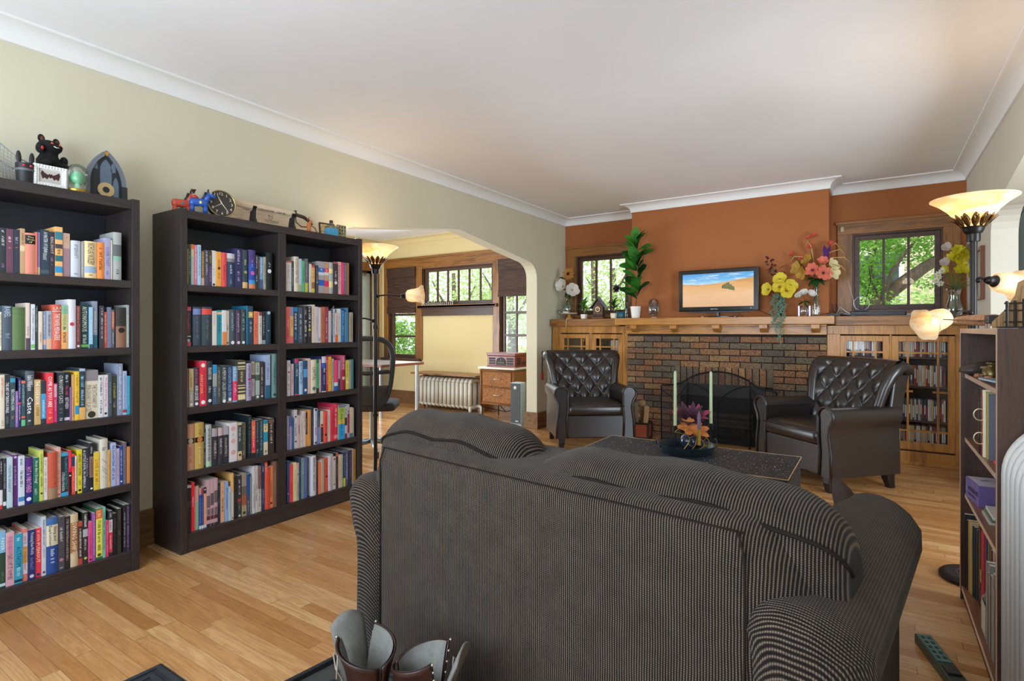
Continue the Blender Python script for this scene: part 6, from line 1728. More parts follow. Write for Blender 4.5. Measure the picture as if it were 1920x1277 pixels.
mk = thing('orange_animal', 'small orange carved animal figurine at the sword grip', 'figurine', (-3.215, y, ZT))
m = MB(); rloft(m, [(0, 0, .016, .012, .01, 0), (0, 0, .014, .011, .01, .03), (0, 0, .016, .013, .01, .06), (0, 0, .008, .008, .006, .075)]); m.tube([(0, .0, .065), (0, .015, .085), (0, .022, .09)], [.011, .01, .006], 10); m.build('body', plain('c8743c', .5), mk, True)
MB().lathe([(0, 0), (.03, 0), (.02, .016), (0, .02)], 16, S(1, 1.2, 1)).build('red_base', plain('c03038', .5), mk, True)
MB().tube([(0, -.004, .08), (0, -.01, .1), (.002, .002, .11)], .003, 6).build('horns', plain('a83028', .5), mk, True)
MB().tube([(-.03, .02, .07), (-.02, .06, .05), (-.01, .085, .0)], .003, 6).build('tail', plain('5a3020', .5), mk, True)
y = onTop(618, -3.33)
pf2 = thing('picture_frame', 'dark framed golden picture leaning behind the blue bottle', 'picture frame', (-3.35, y, ZT), -.25)
pf2.rotation_euler = (0, -.16, -.2)
m = MB()
for (a, b) in (((-.06, 0), (.06, .008)), ((-.06, .122), (.06, .13)), ((-.06, .008), (-.052, .122)), ((.052, .008), (.06, .122))): m.box((-.006, a[0], a[1]), (.006, b[0], b[1]))
m.build('moulding', plain('2a201c', .4), pf2)
w = N('old_print'); w.set(w.ramp(w.noise(w.coord(), 40, 3), [(.3, '8a6a3c'), (.5, 'c8a468'), (.7, 'd8c49a')]), .6)
MB().box((-.004, -.052, .008), (.0, .052, .122)).build('print', w.m, pf2)
y = onTop(621, -3.2)
bb = thing('cork_bottle', 'square glass bottle with a cork and a blue label', 'bottle', (-3.2, y, ZT))
m = MB(); rloft(m, [(0, 0, .03, .034, .008, 0), (0, 0, .03, .034, .008, .072), (0, 0, .018, .02, .012, .084), (0, 0, .013, .014, .012, .088), (0, 0, .013, .014, .012, .098)]); m.build('body', glass('bottle', (.85, .78, .6, 1), .15), bb, True, angle=.8)
MB().box((-.0308, -.0348, .008), (.0308, .0348, .058)).build('label', plain('4a9cc0', .5), bb)
MB().cyl((0, 0, .0955), .0125, .02).build('cork', plain('3a2c20', .8), bb)
y = onTop(640, -3.22)
sb = thing('shadow_box', 'little cream compartment box of curios at the end of the double bookcase', 'box', (-3.22, y, ZT))
m = MB().box((-.014, -.034, 0), (-.010, .034, .10))
for z in (0, .024, .048, .072, .096): m.box((-.010, -.034, z), (.012, .034, z + .004))
for yy_ in (-.034, -.012, .010, .031): m.box((-.010, yy_, 0), (.012, yy_ + .0035, .10))
m.build('compartments', plain('c8bc94', .6), sb)
rr = random.Random(8)
for i in range(4):
    for j in range(3):
        if rr.random() < .8: MB().box((-.008, -.028 + .022 * j, .005 + .024 * i), (.004, -.015 + .022 * j, .014 + .024 * i + rr.random() * .006)).build('curio', plain(rr.choice(('3a2c28', '6a5a44', '8a3a30', '2c3440')), .5), sb)
y = onTop(668, -3.2)
gb = thing('glass_bird', 'tiny clear glass ornament at the far corner of the double bookcase', 'ornament', (-3.2, y, ZT))
MB().lathe([(0, 0), (.012, 0), (.006, .006), (.008, .02), (.004, .035), (0, .05)], 12).build('body', GL, gb, True)

# ================================================================== things on the mantel and cabinet tops
MT = MZ + .0008
def atm(u, Y=6.02): return onY(u, 600, Y)[0]
LEAFD, LEAFM, LEAFL = leafmat('fig_dark', '143c1c', '2c6430', .25), leafmat('fig_mid', '2c7428', '58a83c', .35), leafmat('fern', '2c6a50', '6cb08c', .35)
# television
tv = thing('television', 'flat black television with a desert picture on the mantel', 'television', (atm(1346, 6.06), 6.06, MT), -.06)
k = Matrix.Identity(4)
TW, TH0, TH1 = .415, .065, .51
MB().box((-TW, -.035, TH0), (TW, .03, TH1)).build('casing', plain('121416', .18, spec=.6), tv, bevel=.008)
MB().prism([(-TW + .01, .064), (-.2, .05), (.2, .05), (TW - .01, .064)], 'Y', -.033, .0).build('lower_trim', plain('3a4654', .25, .4), tv)
w = N('desert_screen')
x_, y_, z_ = w.sep(w.coord())[:3]
dune = w.math('ADD', w.math('MULTIPLY', w.math('SINE', w.math('ADD', w.math('MULTIPLY', x_, 5.5), -.9)), .022), w.math('ADD', .375, w.math('MULTIPLY', x_, .03)))
sky = w.ramp(w.math('MULTIPLY', w.math('SUBTRACT', z_, .34), 7), [(0, 'bcd8ec'), (.4, '6cb0e0'), (1, '4a94d4')])
cld = w.noise(w.coord((2, 1, 9)), 4, 4, .6); sky = w.mix(w.ramp(cld, [(.5, '000'), (.72, 'fff')]), sky, lin('dce8f0'))
sand = w.ramp(w.math('ADD', w.math('MULTIPLY', z_, 2.2), w.math('MULTIPLY', w.noise(w.coord((1, 1, 3.5)), 5, 3, .5, 1), .35)), [(.25, 'd0a480'), (.7, 'e0b68c'), (.95, 'd8a468'), (1.0, 'c8945c')])
pic = w.mix(w.math('GREATER_THAN', z_, dune), sand, sky)
w.set(lin('101010'), .15); w.put(w.b.inputs['Emission Color'], pic); w.b.inputs['Emission Strength'].default_value = .85
scr = MB().box((-.365, -.0365, .112), (.365, -.0352, .465)).build('screen', w.m, tv)
rr = random.Random(2)
m = MB()
for i in range(110):
    cx = .115 + .06 * rr.uniform(-1, 1) + .0; hh = .07 * rr.random() * (1 - abs(cx - .115) / .09)
    p = (cx, -.0372 - .0001 * i / 110, .29 + hh * .9 - (cx - .115) * .25); m.add([(p[0] - .008, p[1], p[2]), (p[0] + .003, p[1], p[2] - .006), (p[0] + .008, p[1], p[2] + .013), (p[0] - .001, p[1], p[2] + .017)], [(0, 1, 2, 3)])
m.build('pictured_shrub', glow('shrub', '54522a', .7), scr)
MB().lathe([(.02, .0), (.02, .07)], 16).lathe([(0, 0), (.17, 0), (.17, .008), (.05, .014), (0, .014)], 32, S(1.25, .42, 1)).build('stand', plain('101114', .2), tv, True, angle=.6)
m = MB(); text_into(m, 'SAMSUNG', Matrix.Translation((-.03, -.0358, .086)) @ R('X', PI / 2), .075, .013); m.build('lettering', plain('c8ccd0', .4), tv)
MB().lathe([(0, 0), (.003, 0), (.003, .001), (0, .001)], 8, T(.34, -.0355, .09) @ R('X', PI / 2)).build('power_light', glow('led', 'a0d0ff', 1), tv)
def cable(name, label, pts, hx, r=.0028, cat='cable'):
    o = MB().tube(pts, r, 6).build(name, plain(hx, .5), None, True); return tag(o, label, cat)
tx = atm(1424, 6.1)
cable('power_cable', 'black cable running behind the yellow flowers from the television', [(tx - .05, 6.12, MT + .09), (tx + .05, 6.12, MT + .04), (tx + .13, 6.11, MT + .006), (tx + .3, 6.12, MT + .004), (tx + .5, 6.11, MT + .004), (tx + .62, 6.12, MT + .03)], '151515')
cable('aerial_cable', 'short black cable looping below the television corner', [(tx - .22, 6.1, MT + .07), (tx - .19, 6.09, MT + .02), (tx - .15, 6.07, MT + .004)], '151515')

# glass hurricane jar
hx_ = atm(1225, 6.04)
hj = thing('apothecary_jar', 'tall lidded clear jar of dark stones by the television', 'jar', (hx_, 6.05, MT))
MB().lathe([(0, 0), (.045, 0), (.012, .012), (.012, .022), (.045, .036), (.056, .05), (.058, .19), (.056, .19)], 28).build('body', GL, hj, True)
MB().lathe([(.056, .191), (.05, .2), (.02, .215), (.008, .222), (.013, .236), (0, .245)], 24).build('lid', GL, hj, True)
rr = random.Random(3)
for i in range(14):
    o = MB().ball((0, 0, 0), (rr.uniform(.012, .02), rr.uniform(.012, .018), rr.uniform(.008, .015)), 8, 6).build('stone', plain(rr.choice(('2c3034', '4a4c48', '6a6a60', '22262a')), .4), hj, True)
    a = rr.random() * 6.3; o.location = (.03 * math.cos(a), .03 * math.sin(a), .052 + .0078 * i)
# white pot with the tall fiddle-leaf plant
px = atm(1191, 6.0)
fg = thing('fiddle_leaf_fig', 'tall artificial fiddle-leaf plant in a white pot on the mantel end', 'plant', (px - .01, 6.04, MT))
fg.scale = (1.08, 1.08, 1.07)
MB().lathe([(0, 0), (.042, 0), (.056, .125), (.05, .125), (.046, .115), (0, .115)], 28).build('pot', plain('e8e4dc', .4), fg, True, angle=.8)
MB().tube([(0, 0, .12), (.012, -.0, .3), (.03, .0, .5), (.025, 0, .66), (.01, 0, .80)], .006, 8).tube([(.02, 0, .36), (.07, .0, .5), (.085, .0, .66)], .004, 6).build('stem', plain('6a5a3c', .7), fg, True)
rr = random.Random(9)
fl = [(-.05, -.1, .24, .15), (-.02, -.12, .34, .15), (-.09, -.08, .30, .12), (.06, -.1, .44, .13), (-.06, -.1, .45, .12), (.02, -.12, .40, .12), (.05, -.1, .52, .11), (-.07, -.09, .55, .13), (-.02, -.11, .62, .13), (.04, -.1, .60, .11), (.07, -.08, .69, .13), (.13, -.05, .68, .12), (-.05, -.1, .68, .12), (-.1, -.06, .63, .1), (-.02, -.1, .76, .12), (.03, -.1, .78, .12), (.08, -.08, .76, .12), (.0, -.08, .84, .11), (.04, -.07, .87, .11), (-.04, -.08, .82, .11), (.06, -.06, .83, .1), (.11, -.06, .32, .11)]
fl += [(rr.uniform(-.1, .12), rr.uniform(-.12, -.02), rr.uniform(.24, .84), rr.uniform(.085, .12)) for _ in range(14)]
for i, (dx_, dy_, z, L_) in enumerate(fl):
    base = Vector((.02 + .25 * dx_ * .3, 0, z - .03)); d = Vector((dx_ * 8, dy_ * 5 + rr.uniform(-.2, .2), rr.uniform(.2, .9)))
    MB().petal(tuple(base), d, (0, -.6, .8), L_ * 1.45, L_ * .95, .22, 4).build('leaf', (LEAFD, LEAFM, LEAFM)[i % 3], fg, True)
# dark flower in a tall clear vase beside it
def stemvase(name, label, cat, X, Y, prof, mt=None, z=MT):
    r = thing(name, label, cat, (X, Y, z)); MB().lathe(prof, 24).build('vase', mt or GL, r, True); return r
dv = stemvase('dark_flower_vase', 'dark purple dahlia and fern in a tall clear vase by the white pot', 'flowers', atm(1171, 6.2), 6.26, [(0, 0), (.018, 0), (.019, .02), (.015, .10), (.017, .2), (.019, .2)])
bloom(dv, 'dahlia', (-.10, -.04, .36), 16, .062, .022, leafmat('dahlia', '1c1220', '3a2838', .1), 1.15, (-.3, -.9, .2), .1, (.012, plain('181018', .8)))
bloom(dv, 'dahlia', (-.10, -.046, .36), 12, .045, .02, leafmat('dahlia', '1c1220', '3a2838', .1), .7, (-.3, -.9, .2), .1)
m = MB()
for k in range(26):
    a = rr.uniform(-.9, .9); m.leaf((-.03 + .06 * math.sin(k), -.02, .25 - .006 * k), (math.sin(a * 2), -.6, -.6 + rr.random()), (0, -.5, 1), .04, .014, .2, 2)
m.tube([(0, 0, .05), (-.05, -.02, .25), (-.10, -.035, .36)], .003, 5)
m.build('fern_sprig', LEAFL, dv, True)
tp = thing('teal_planter', 'teal ceramic planter with a reddish succulent before the window', 'plant', (atm(1163, 6.1) - .01, 6.13, MT))
MB().lathe([(0, 0), (.05, 0), (.058, .02), (.056, .075), (.05, .08), (.046, .07), (0, .07)], 24).build('planter', plain('2c6478', .3), tp, True)
for k in range(5):
    a = 2 * PI * k / 5; bloom(tp, 'succulent', (.024 * math.cos(a), .024 * math.sin(a), .072), 7, .045, .016, leafmat('succulent', '5a2c34', '8c5048', .15), .6, (0, 0, 1), .2)
rr = random.Random(14)
def smallplant(name, label, X, Y, pot_w, pot_h, potc, n, mt, hh, berries=None):
    r = thing(name, label, 'plant', (X, Y, MT))
    m = MB(); rloft(m, [(0, 0, pot_w * .42, pot_w * .42, .006, 0), (0, 0, pot_w * .5, pot_w * .5, .006, pot_h)]); m.build('pot', plain(potc, .5), r, bevel=.002)
    MB().tube([(0, 0, pot_h - .002), (.004, 0, pot_h + hh * .35)], .003, 6).build('stem', GRN, r)
    for i in range(n):
        a = 2 * PI * i / n * 2.4; z = pot_h + .01 + hh * .6 * i / n
        MB().leaf((0, 0, z), (math.cos(a), .7 * math.sin(a) - .3, .5 + .6 * i / n), (0, 0, 1), hh * .42, hh * .2, .3, 3).build('leaf', mt, r, True)
    if berries:
        for i in range(3): MB().ball((.02 * math.cos(i * 2.1), -.025, pot_h + .03 + .025 * i), .009, 8, 6).build('bud', plain(berries, .5), r, True)
    return r
smallplant('rubber_plant', 'little rubber plant with pink buds in a white cube pot', atm(1095, 6.1), 6.1, .066, .055, 'e4e0d8', 15, LEAFM, .22, 'c87878')
smallplant('rubber_plant', 'little rubber plant in a cream cube pot by the teal planter', atm(1151, 6.06), 6.06, .066, .06, 'd8d0bc', 13, LEAFD, .21, 'a86a48')
# cuckoo clock standing on the cabinet top
ck = thing('cuckoo_clock', 'brown carved cuckoo clock standing before the left window', 'clock', (atm(1122, 6.1), 6.12, MT))
CKW = wood('carved', '3a2218', '5c3826', 'Z', 3, .5)
MB().prism([(-.062, .02), (.062, .02), (.062, .14), (0, .235), (-.062, .14)], 'Y', -.035, .035).build('house', CKW, ck, bevel=.003)
MB().box((-.075, -.05, 0), (.075, .05, .02)).build('base', CKW, ck, bevel=.003)
for s in (-1, 1):
    MB().add([(s * -.004, -.055, .255), (s * .08, -.055, .15), (s * .115, -.055, .125), (s * .115, .045, .125), (s * .08, .045, .15), (s * -.004, .045, .255)], [(0, 1, 4, 5), (1, 2, 3, 4)]).build('roof', plain('4a4a50', .5, var=.2), ck, solid=.008)
MB().lathe([(0, 0), (.034, 0), (.034, .006), (0, .008)], 24, T(0, -.036, .112) @ R('X', PI / 2)).build('dial', plain('6a4028', .5), ck)
MB().lathe([(.022, .0085), (.032, .0085), (.032, .0095), (.022, .0095)], 24, T(0, -.036, .112) @ R('X', PI / 2)).build('chapter_ring', plain('d8c49a', .5), ck)
for a, L_ in ((1.9, .018), (1.0, .026)): MB().tube([(0, -.047, .112), (L_ * math.cos(a), -.047, .112 + L_ * math.sin(a))], .0016, 5).build('hand', plain('e8dcc0', .5), ck)
MB().box((-.015, -.038, .16), (.015, -.033, .188)).build('cuckoo_door', plain('2a1810', .5), ck)
for i in range(5):
    MB().ball((-.05 + .025 * i, -.045, .035), (.014, .008, .014), 8, 6).build('carved_leaf', plain('4a3020', .6), ck, True)
# magnolia and sunflower vase, cake stand, cloche, ferns
cs = thing('cake_stand', 'small mustard cake stand carrying the bell-shaped vase', 'stand', (atm(1067, 6.2), 6.2, MT))
MB().lathe([(0, 0), (.042, 0), (.02, .03), (.016, .05), (.03, .065), (0, .066)], 24).build('pedestal', plain('c8963c', .35), cs, True, angle=.9)
MB().lathe([(0, .0665), (.105, .0665), (.108, .074), (.103, .078), (0, .077)], 32).build('plate', plain('dcd8cc', .3), cs, True, angle=.7)
mg = thing('magnolia_vase', 'white magnolias and an orange sunflower in a blue-green glass bottle', 'flowers', (atm(1063, 6.2), 6.2, MT + .0786))
MB().lathe([(0, 0), (.04, 0), (.045, .01), (.045, .09), (.03, .12), (.014, .14), (.014, .19), (.017, .195)], 24).build('bottle', glass('aqua', (.75, .92, .9, 1), .12), mg, True)
MB().box((-.03, -.055, .002), (.045, -.048, .016)).build('name_plate', plain('e8e8e4', .5), mg)
WP = leafmat('magnolia', 'd8d4cc', 'f4f0e8', .3)
m = MB()
for e in ((.03, -.02, .47), (.0, -.05, .33), (.09, -.04, .28)): m.tube([(0, 0, .1), (e[0] * .4, e[1] * .4, .22), e], .003, 5)
m.build('stems', GRN, mg, True)
for (c, ax) in (((-.015, -.06, .33), (-.25, -.9, .25)), ((.10, -.05, .285), (.5, -.8, .1))):
    bloom(mg, 'magnolia', c, 6, .105, .08, WP, 1.15, ax, -.15, (.012, plain('b08850', .6)))
SUN = leafmat('sunflower', 'a8682c', 'd8a058', .25)
bloom(mg, 'sunflower', (.045, -.04, .49), 20, .085, .024, SUN, 1.35, (.1, -.95, .1), .05, (.02, plain('2a1a14', .9)))
bloom(mg, 'sunflower', (.045, -.046, .49), 15, .066, .022, SUN, 1.1, (.1, -.95, .1), .05)
for i, (b, d) in enumerate((((-.01, 0, .42), (-.8, -.3, .5)), ((-.01, 0, .3), (-.9, -.3, -.1)), ((.02, 0, .28), (-.2, -.6, -.7)), ((.04, 0, .36), (.5, -.4, .6)), ((.05, 0, .24), (.2, -.7, -.6)))): MB().leaf(b, d, (0, -.5, .8), .10, .045, .2, 4).build('leaf', LEAFD, mg, True)
m = MB(); rr = random.Random(6)
for k in range(120):
    a = rr.uniform(0, 6.3); q = rr.uniform(.02, .13); m.leaf((q * math.cos(a) + .03, -.045 + q * .25 * math.sin(a) - .01, .03 + .17 * rr.random() * (1 - q * 3)), (math.cos(a), -.4, rr.uniform(-.4, .8)), (0, -.3, 1), .03, .008, .2, 2)
m.build('fern_sprig', LEAFL, mg, True)
for i, (u, lb_) in enumerate(((1043, 'clear stemmed glass in the corner at the sage wall'), (1050, 'clear stemmed glass closest to the mustard stand'))):
    o = MB().lathe([(0, .002), (.022, .002), (.004, .008), (.003, .05), (.018, .065), (.024, .09), (.02, .12), (.0185, .12), (.0225, .09), (.0, .06)], 18).build('stem_glass', GL, None, True); o.location = (atm(u, 6.25) + .02, 6.27 - .06 * i, MT); tag(o, lb_, 'glass')
cable('charging_lead', 'white cord hanging over the cabinet edge below the cake stand', [(atm(1066, 6.03), 6.15, MT + .004), (atm(1063, 6.03), 6.06, MT + .004), (atm(1062, 6.03), 6.036, MT + .001), (atm(1061, 6.03), 6.036, MT - .06), (atm(1061, 6.03), 6.036, MT - .11)], 'e8e4dc', .003, 'cord')
# yellow hibiscus with trailing greens
yf = thing('hibiscus_vase', 'yellow hibiscus with trailing green vines spilling over the mantel edge', 'flowers', (atm(1464, 6.06), 6.06, MT))
MB().lathe([(0, 0), (.024, 0), (.026, .12), (.03, .19), (.026, .19)], 20).build('vase', plain('3c3a30', .4), yf, True)
YEL = leafmat('hibiscus', 'd8c020', 'f8e858', .3)
for (c, ax) in (((-.10, -.05, .27), (-.6, -.8, .1)), ((-.0, -.07, .29), (-.1, -1, .2)), ((.0, -.06, .36), (.0, -.8, .5)), ((.085, -.05, .30), (.6, -.75, .1)), ((.06, -.07, .25), (.3, -.9, -.1))):
    bloom(yf, 'hibiscus', c, 5, .075, .07, YEL, 1.0, ax, .1, (.012, plain('a86a20', .6)))
m = MB()
for k in range(4): m.tube([(0, 0, .15), (-.03 + .03 * k, -.03, .25), (-.08 + .05 * k, -.04, .28)], .0025, 5)
m.tube([(0, 0, .15), (-.05, -.01, .4), (-.085, -.02, .56)], .003, 5)
m.build('stems', GRN, yf, True)
PLUMB = leafmat('plum_bud', '2c1018', '58202c', .15)
m = MB()
for k in range(16):
    t = k / 15; a = k * 2.4; c = Vector((-.05 - .06 * t + .02 * math.cos(a), -.02, .40 + .20 * t)); m.leaf(tuple(c), (math.cos(a), -.6, math.sin(a)), (0, -1, 0), .032, .026, .2, 2)
m.build('plum_sprig', PLUMB, yf, True)
for i, (b, d) in enumerate((((-.02, 0, .47), (.6, -.4, .5)), ((-.03, 0, .44), (.8, -.3, .1)), ((-.07, 0, .46), (-.6, -.4, .2)), ((.0, 0, .42), (.5, -.5, -.4)), ((-.04, 0, .4), (.9, -.3, .3)))): MB().leaf(b, d, (0, -.5, .8), .075, .028, .2, 3).build('leaf', (LEAFD, PLUMB)[i % 2], yf, True)
m = MB(); rr = random.Random(12)
TRAIL = leafmat('trail', '3c6a58', '7aa48c', .3)
for s in range(9):
    x0_ = -.06 + .014 * s; ln = (.28, .34, .36, .40, .48, .50, .42, .32, .26)[s]
    for k in range(int(ln / .009)):
        t = k * .009
        yy2 = -.07 - min(.085, t * .45) + .008 * math.sin(s)
        c = (x0_ + .012 * math.sin(k * .5 + s), yy2, .23 - t)
        a = rr.uniform(0, 6.3); m.leaf(c, (math.cos(a), -.3, -.6 + .5 * math.sin(a)), (0, -1, .2), .02, .009, .2, 2)
m.build('trailing_vine', TRAIL, yf, True)
# small white flower glass, tall clear bottle bouquet
wf = stemvase('white_flower_glass', 'white roses in a small clear glass between the two bouquets', 'flowers', atm(1508, 5.985), 5.985, [(0, 0), (.038, 0), (.038, .10), (.036, .10)])
for s in (-1, 1): MB().box((s * .046 - .007, -.012, 0), (s * .046 + .007, .012, .098)).build('iridescent_panel', plain('b8a8d8', .1, .2), wf, bevel=.002)
for (c, ax) in (((.0, -.01, .21), (-.1, -.8, .6)), ((-.03, 0, .19), (-.5, -.6, .5)), ((.045, 0, .20), (.6, -.6, .5))): bloom(wf, 'white_rose', c, 6, .055, .05, WP, .9, ax, -.1)
m = MB()
for k in range(9): m.leaf((0, 0, .14), (math.cos(k * .7), -.5 + .4 * math.sin(k), -.1 + .3 * math.sin(k * 2)), (0, -.4, 1), .07, .02, .2, 3)
m.tube([(0, 0, .01), (0, 0, .18)], .002, 5).build('greenery', LEAFD, wf, True)
bq = stemvase('bottle_bouquet', 'mixed orange, yellow and purple bouquet in a tall clear bottle', 'flowers', atm(1530, 6.08), 6.09, [(0, 0), (.034, 0), (.036, .015), (.036, .15), (.024, .175), (.02, .2), (.02, .30), (.023, .305)])
OR2, CRM, OCH, VIO, CORAL = leafmat('coral', 'd86040', 'f0907c', .25), leafmat('cream', 'e0d090', 'f0e8b8', .3), leafmat('ochre', 'b88828', 'd8b458', .25), leafmat('violet', '381048', '6a2c78', .15), leafmat('poppy', 'b84030', 'd86a50', .25)
for (c, ax, n_, L_, W_, mt, core) in (((-.02, -.08, .44), (-.2, -.95, .2), 7, .075, .045, OR2, 1), ((.065, -.08, .41), (.3, -.95, .0), 8, .085, .045, OR2, 1), ((.06, -.05, .52), (.2, -.8, .5), 6, .06, .04, OR2, 0),
    ((-.15, -.04, .47), (-.7, -.7, .2), 5, .08, .06, OCH, 0), ((-.11, -.05, .42), (-.5, -.8, -.1), 5, .075, .055, OCH, 0), ((-.07, -.03, .54), (-.4, -.7, .5), 6, .07, .045, OCH, 0), ((.13, -.04, .48), (.7, -.6, .3), 5, .07, .05, CRM, 0), ((.14, -.05, .41), (.7, -.7, .0), 5, .075, .055, CRM, 0),
    ((-.06, -.02, .76), (-.2, -.7, .6), 6, .035, .028, CORAL, 0), ((-.02, -.02, .78), (.2, -.7, .6), 6, .035, .028, CORAL, 0), ((-.05, -.03, .68), (-.1, -.9, .3), 7, .04, .03, CORAL, 0), ((.12, -.03, .68), (.4, -.7, .4), 7, .042, .032, CORAL, 0), ((-.20, -.03, .61), (-.5, -.6, .5), 5, .04, .028, CORAL, 0), ((-.12, -.03, .57), (-.3, -.7, .4), 5, .04, .028, CORAL, 0)):
    bloom(bq, 'flower', c, n_, L_, W_, mt, 1.0, ax, .05, (.013, plain('5a2030', .7)) if core else None)
m = MB()
for k in range(9): m.leaf((.09 + .012 * math.sin(k * 3), -.03, .53 + .008 * k), (.2 * math.sin(k * 2), -.4, .9), (0, -1, 0), .09, .035, .1, 3)
m.build('violet_spike', VIO, bq, True)
m = MB()
for (e, f) in (((-.06, -.02, .74), 0), ((.12, -.02, .66), 0), ((-.2, -.02, .6), 0), ((.06, -.06, .42), 0), ((-.02, -.06, .44), 0), ((-.14, -.03, .46), 0), ((.13, -.03, .46), 0), ((.09, -.02, .55), 0)): m.tube([(0, 0, .04), (e[0] * .1, 0, .3), (e[0] * .6, e[1] * .6, e[2] * .75 + .05), e], .0025, 5)
m.build('stems', GRN, bq, True)
m = MB()
for (dx_, dz_) in ((.24, .10), (.28, .02), (.25, -.06), (-.22, .06), (-.08, .2), (.2, .16)): m.tube([(dx_ * .1, -.03, .46), (dx_ * .5, -.04, .54 + dz_ * .7), (dx_ * .85, -.05, .53 + dz_), (dx_, -.05, .48 + dz_)], [.003, .006, .005, .002], 6)
m.build('wheat_blades', leafmat('wheat', 'b89048', 'd8b878', .2), bq, True)
for i in range(8): MB().leaf((0, -.01, .36), (math.cos(i * .8), -.6 + .3 * math.sin(i), -.1 + .5 * math.sin(i * 1.7)), (0, -.4, 1), .10, .05, .25, 3).build('leaf', LEAFD, bq, True)
# router, cables, soundbar, aerial loop
ro = thing('router', 'small black router in a tangle of cables beside the chimney', 'router', (atm(1562, 6.16), 6.18, MT))
MB().box((-.06, -.03, 0), (.06, .03, .03)).build('casing', plain('1a1c20', .4), ro, bevel=.004)
for x in (-.04, 0, .03): MB().tube([(x, .0, .03), (x - .01, 0, .12)], .004, 6).build('aerial', plain('1a1c20', .4), ro)
for i, (hx, lb_) in enumerate((('d8d8d8', 'white cable looping up beside the router'), ('9cc8dc', 'pale blue cable trailing from the router'), ('2a2c30', 'black cable trailing in front of the router'))):
    x = atm(1575 + 4 * i, 6.1)
    cable('loose_cable', lb_, [(x - .03, 6.14 - .02 * i, MT + .02), (x, 6.12 - .02 * i, MT + (.085 if i == 0 else .03)), (x + .05, 6.11 - .02 * i, MT + (.04 if i == 0 else .012)), (x + .1, 6.11 - .024 * i, MT + .004), (x + .18, 6.12 - .03 * i, MT + .004)], hx)
sbx = thing('soundbar', 'low black bar on the cabinet top below the right window', 'speaker', (atm(1645, 6.2), 6.24, MT))
MB().box((-.22, -.035, 0), (.22, .035, .045)).build('casing', plain('141417', .35), sbx, bevel=.006)
MB().box((.225, -.03, 0), (.30, .03, .02)).build('end_unit', plain('8a8c90', .3, .5), sbx, bevel=.003)
la = thing('loop_aerial', 'loop television aerial with two rods on the black bar', 'aerial', (atm(1615, 6.2), 6.25, MT + .0455))
MB().box((-.06, -.03, 0), (.06, .03, .016)).build('base', plain('17181b', .35), la, bevel=.004)
MB().tube([(.065 * math.sin(a) - .0, 0, .075 - .065 * math.cos(a)) for a in [2 * PI * i / 28 for i in range(28)]], .003, 6, True).build('loop', plain('b8b8b8', .3, .5), la, True)
MB().tube([(-.045, .0, .016), (-.11, .0, .30)], .0022, 5).build('rod', plain('c8c8c8', .3, .5), la)
MB().tube([(.02, .0, .016), (.075, .0, .30), (.06, 0, .42)], .003, 5).build('rod', plain('18181a', .3, .5), la)
# daffodils in a clear waisted vase
df = thing('daffodil_vase', 'yellow and white artificial flowers in a waisted clear vase by the right window', 'flowers', (atm(1790, 6.1), 6.14, MT))
MB().lathe([(0, 0), (.055, 0), (.06, .03), (.06, .07), (.045, .12), (.036, .155), (.045, .2), (.058, .228), (.055, .228), (.034, .155), (.056, .07), (0, .012)], 28).build('vase', GL, df, True)
m = MB()
for k in range(12): a = k * .52; m.tube([(.02 * math.cos(a), .02 * math.sin(a), .02), (.0, 0, .2), (.06 * math.cos(a * 1.7), -.04, .36)], .003, 5)
for k in range(14): m.leaf((0, 0, .22), (math.cos(k * .9), -.5 + .3 * math.sin(k), .5 + .4 * math.sin(k * 2)), (0, -.4, 1), .14, .018, .2, 3)
m.build('stems', leafmat('daff_stem', '3c6a30', '7aa048', .3), df, True)
LEM = leafmat('lemon', 'c8bc20', 'ece040', .35)
rr = random.Random(17)
for k in range(16):
    a = rr.uniform(-1, 1); z = rr.uniform(.30, .56)
    bloom(df, 'yellow_flower', (.03 + .085 * a * (1 if z < .48 else .6), -.06 + .02 * rr.random(), z), 6, .05, .028, LEM, .95, (a, -.8, .3 * rr.uniform(-1, 1)), .05)
for k in range(5): bloom(df, 'white_daisy', (-.10 + .03 * rr.uniform(-1, 1), -.06, .27 + .035 * k * .8), 10, .034, .012, WP, 1.2, (-.5 + .3 * rr.random(), -.8, .2), 0, (.008, plain('c8c040', .6)))
for (x, z) in ((-.05, .58), (-.06, .45), (.09, .56), (.1, .44)): bloom(df, 'pale_bloom', (x, -.05, z), 5, .05, .045, leafmat('blush', 'c0a8a4', 'd8ccc4', .3), .9, (x * 6, -.8, .3), .05)
cable('dark_latch', 'dark metal bracket lying beside the daffodil vase', [(atm(1786, 6.0) , 6.02, MT + .006), (atm(1795, 6.0), 6.02, MT + .025), (atm(1815, 6.0), 6.05, MT + .03), (atm(1822, 6.0), 6.07, MT + .012)], '2a2420', .007, 'bracket')
# catch on the right window casing
MB().box((0, 0, 0), (.03, .012, .05)).build('window_catch', plain('b8a888', .5), None, bevel=.003).location = (atm(1576, 6.46), 6.448, 2.20)
tag(bpy.data.objects['window_catch'], 'small cream catch on the head of the right window casing', 'catch')
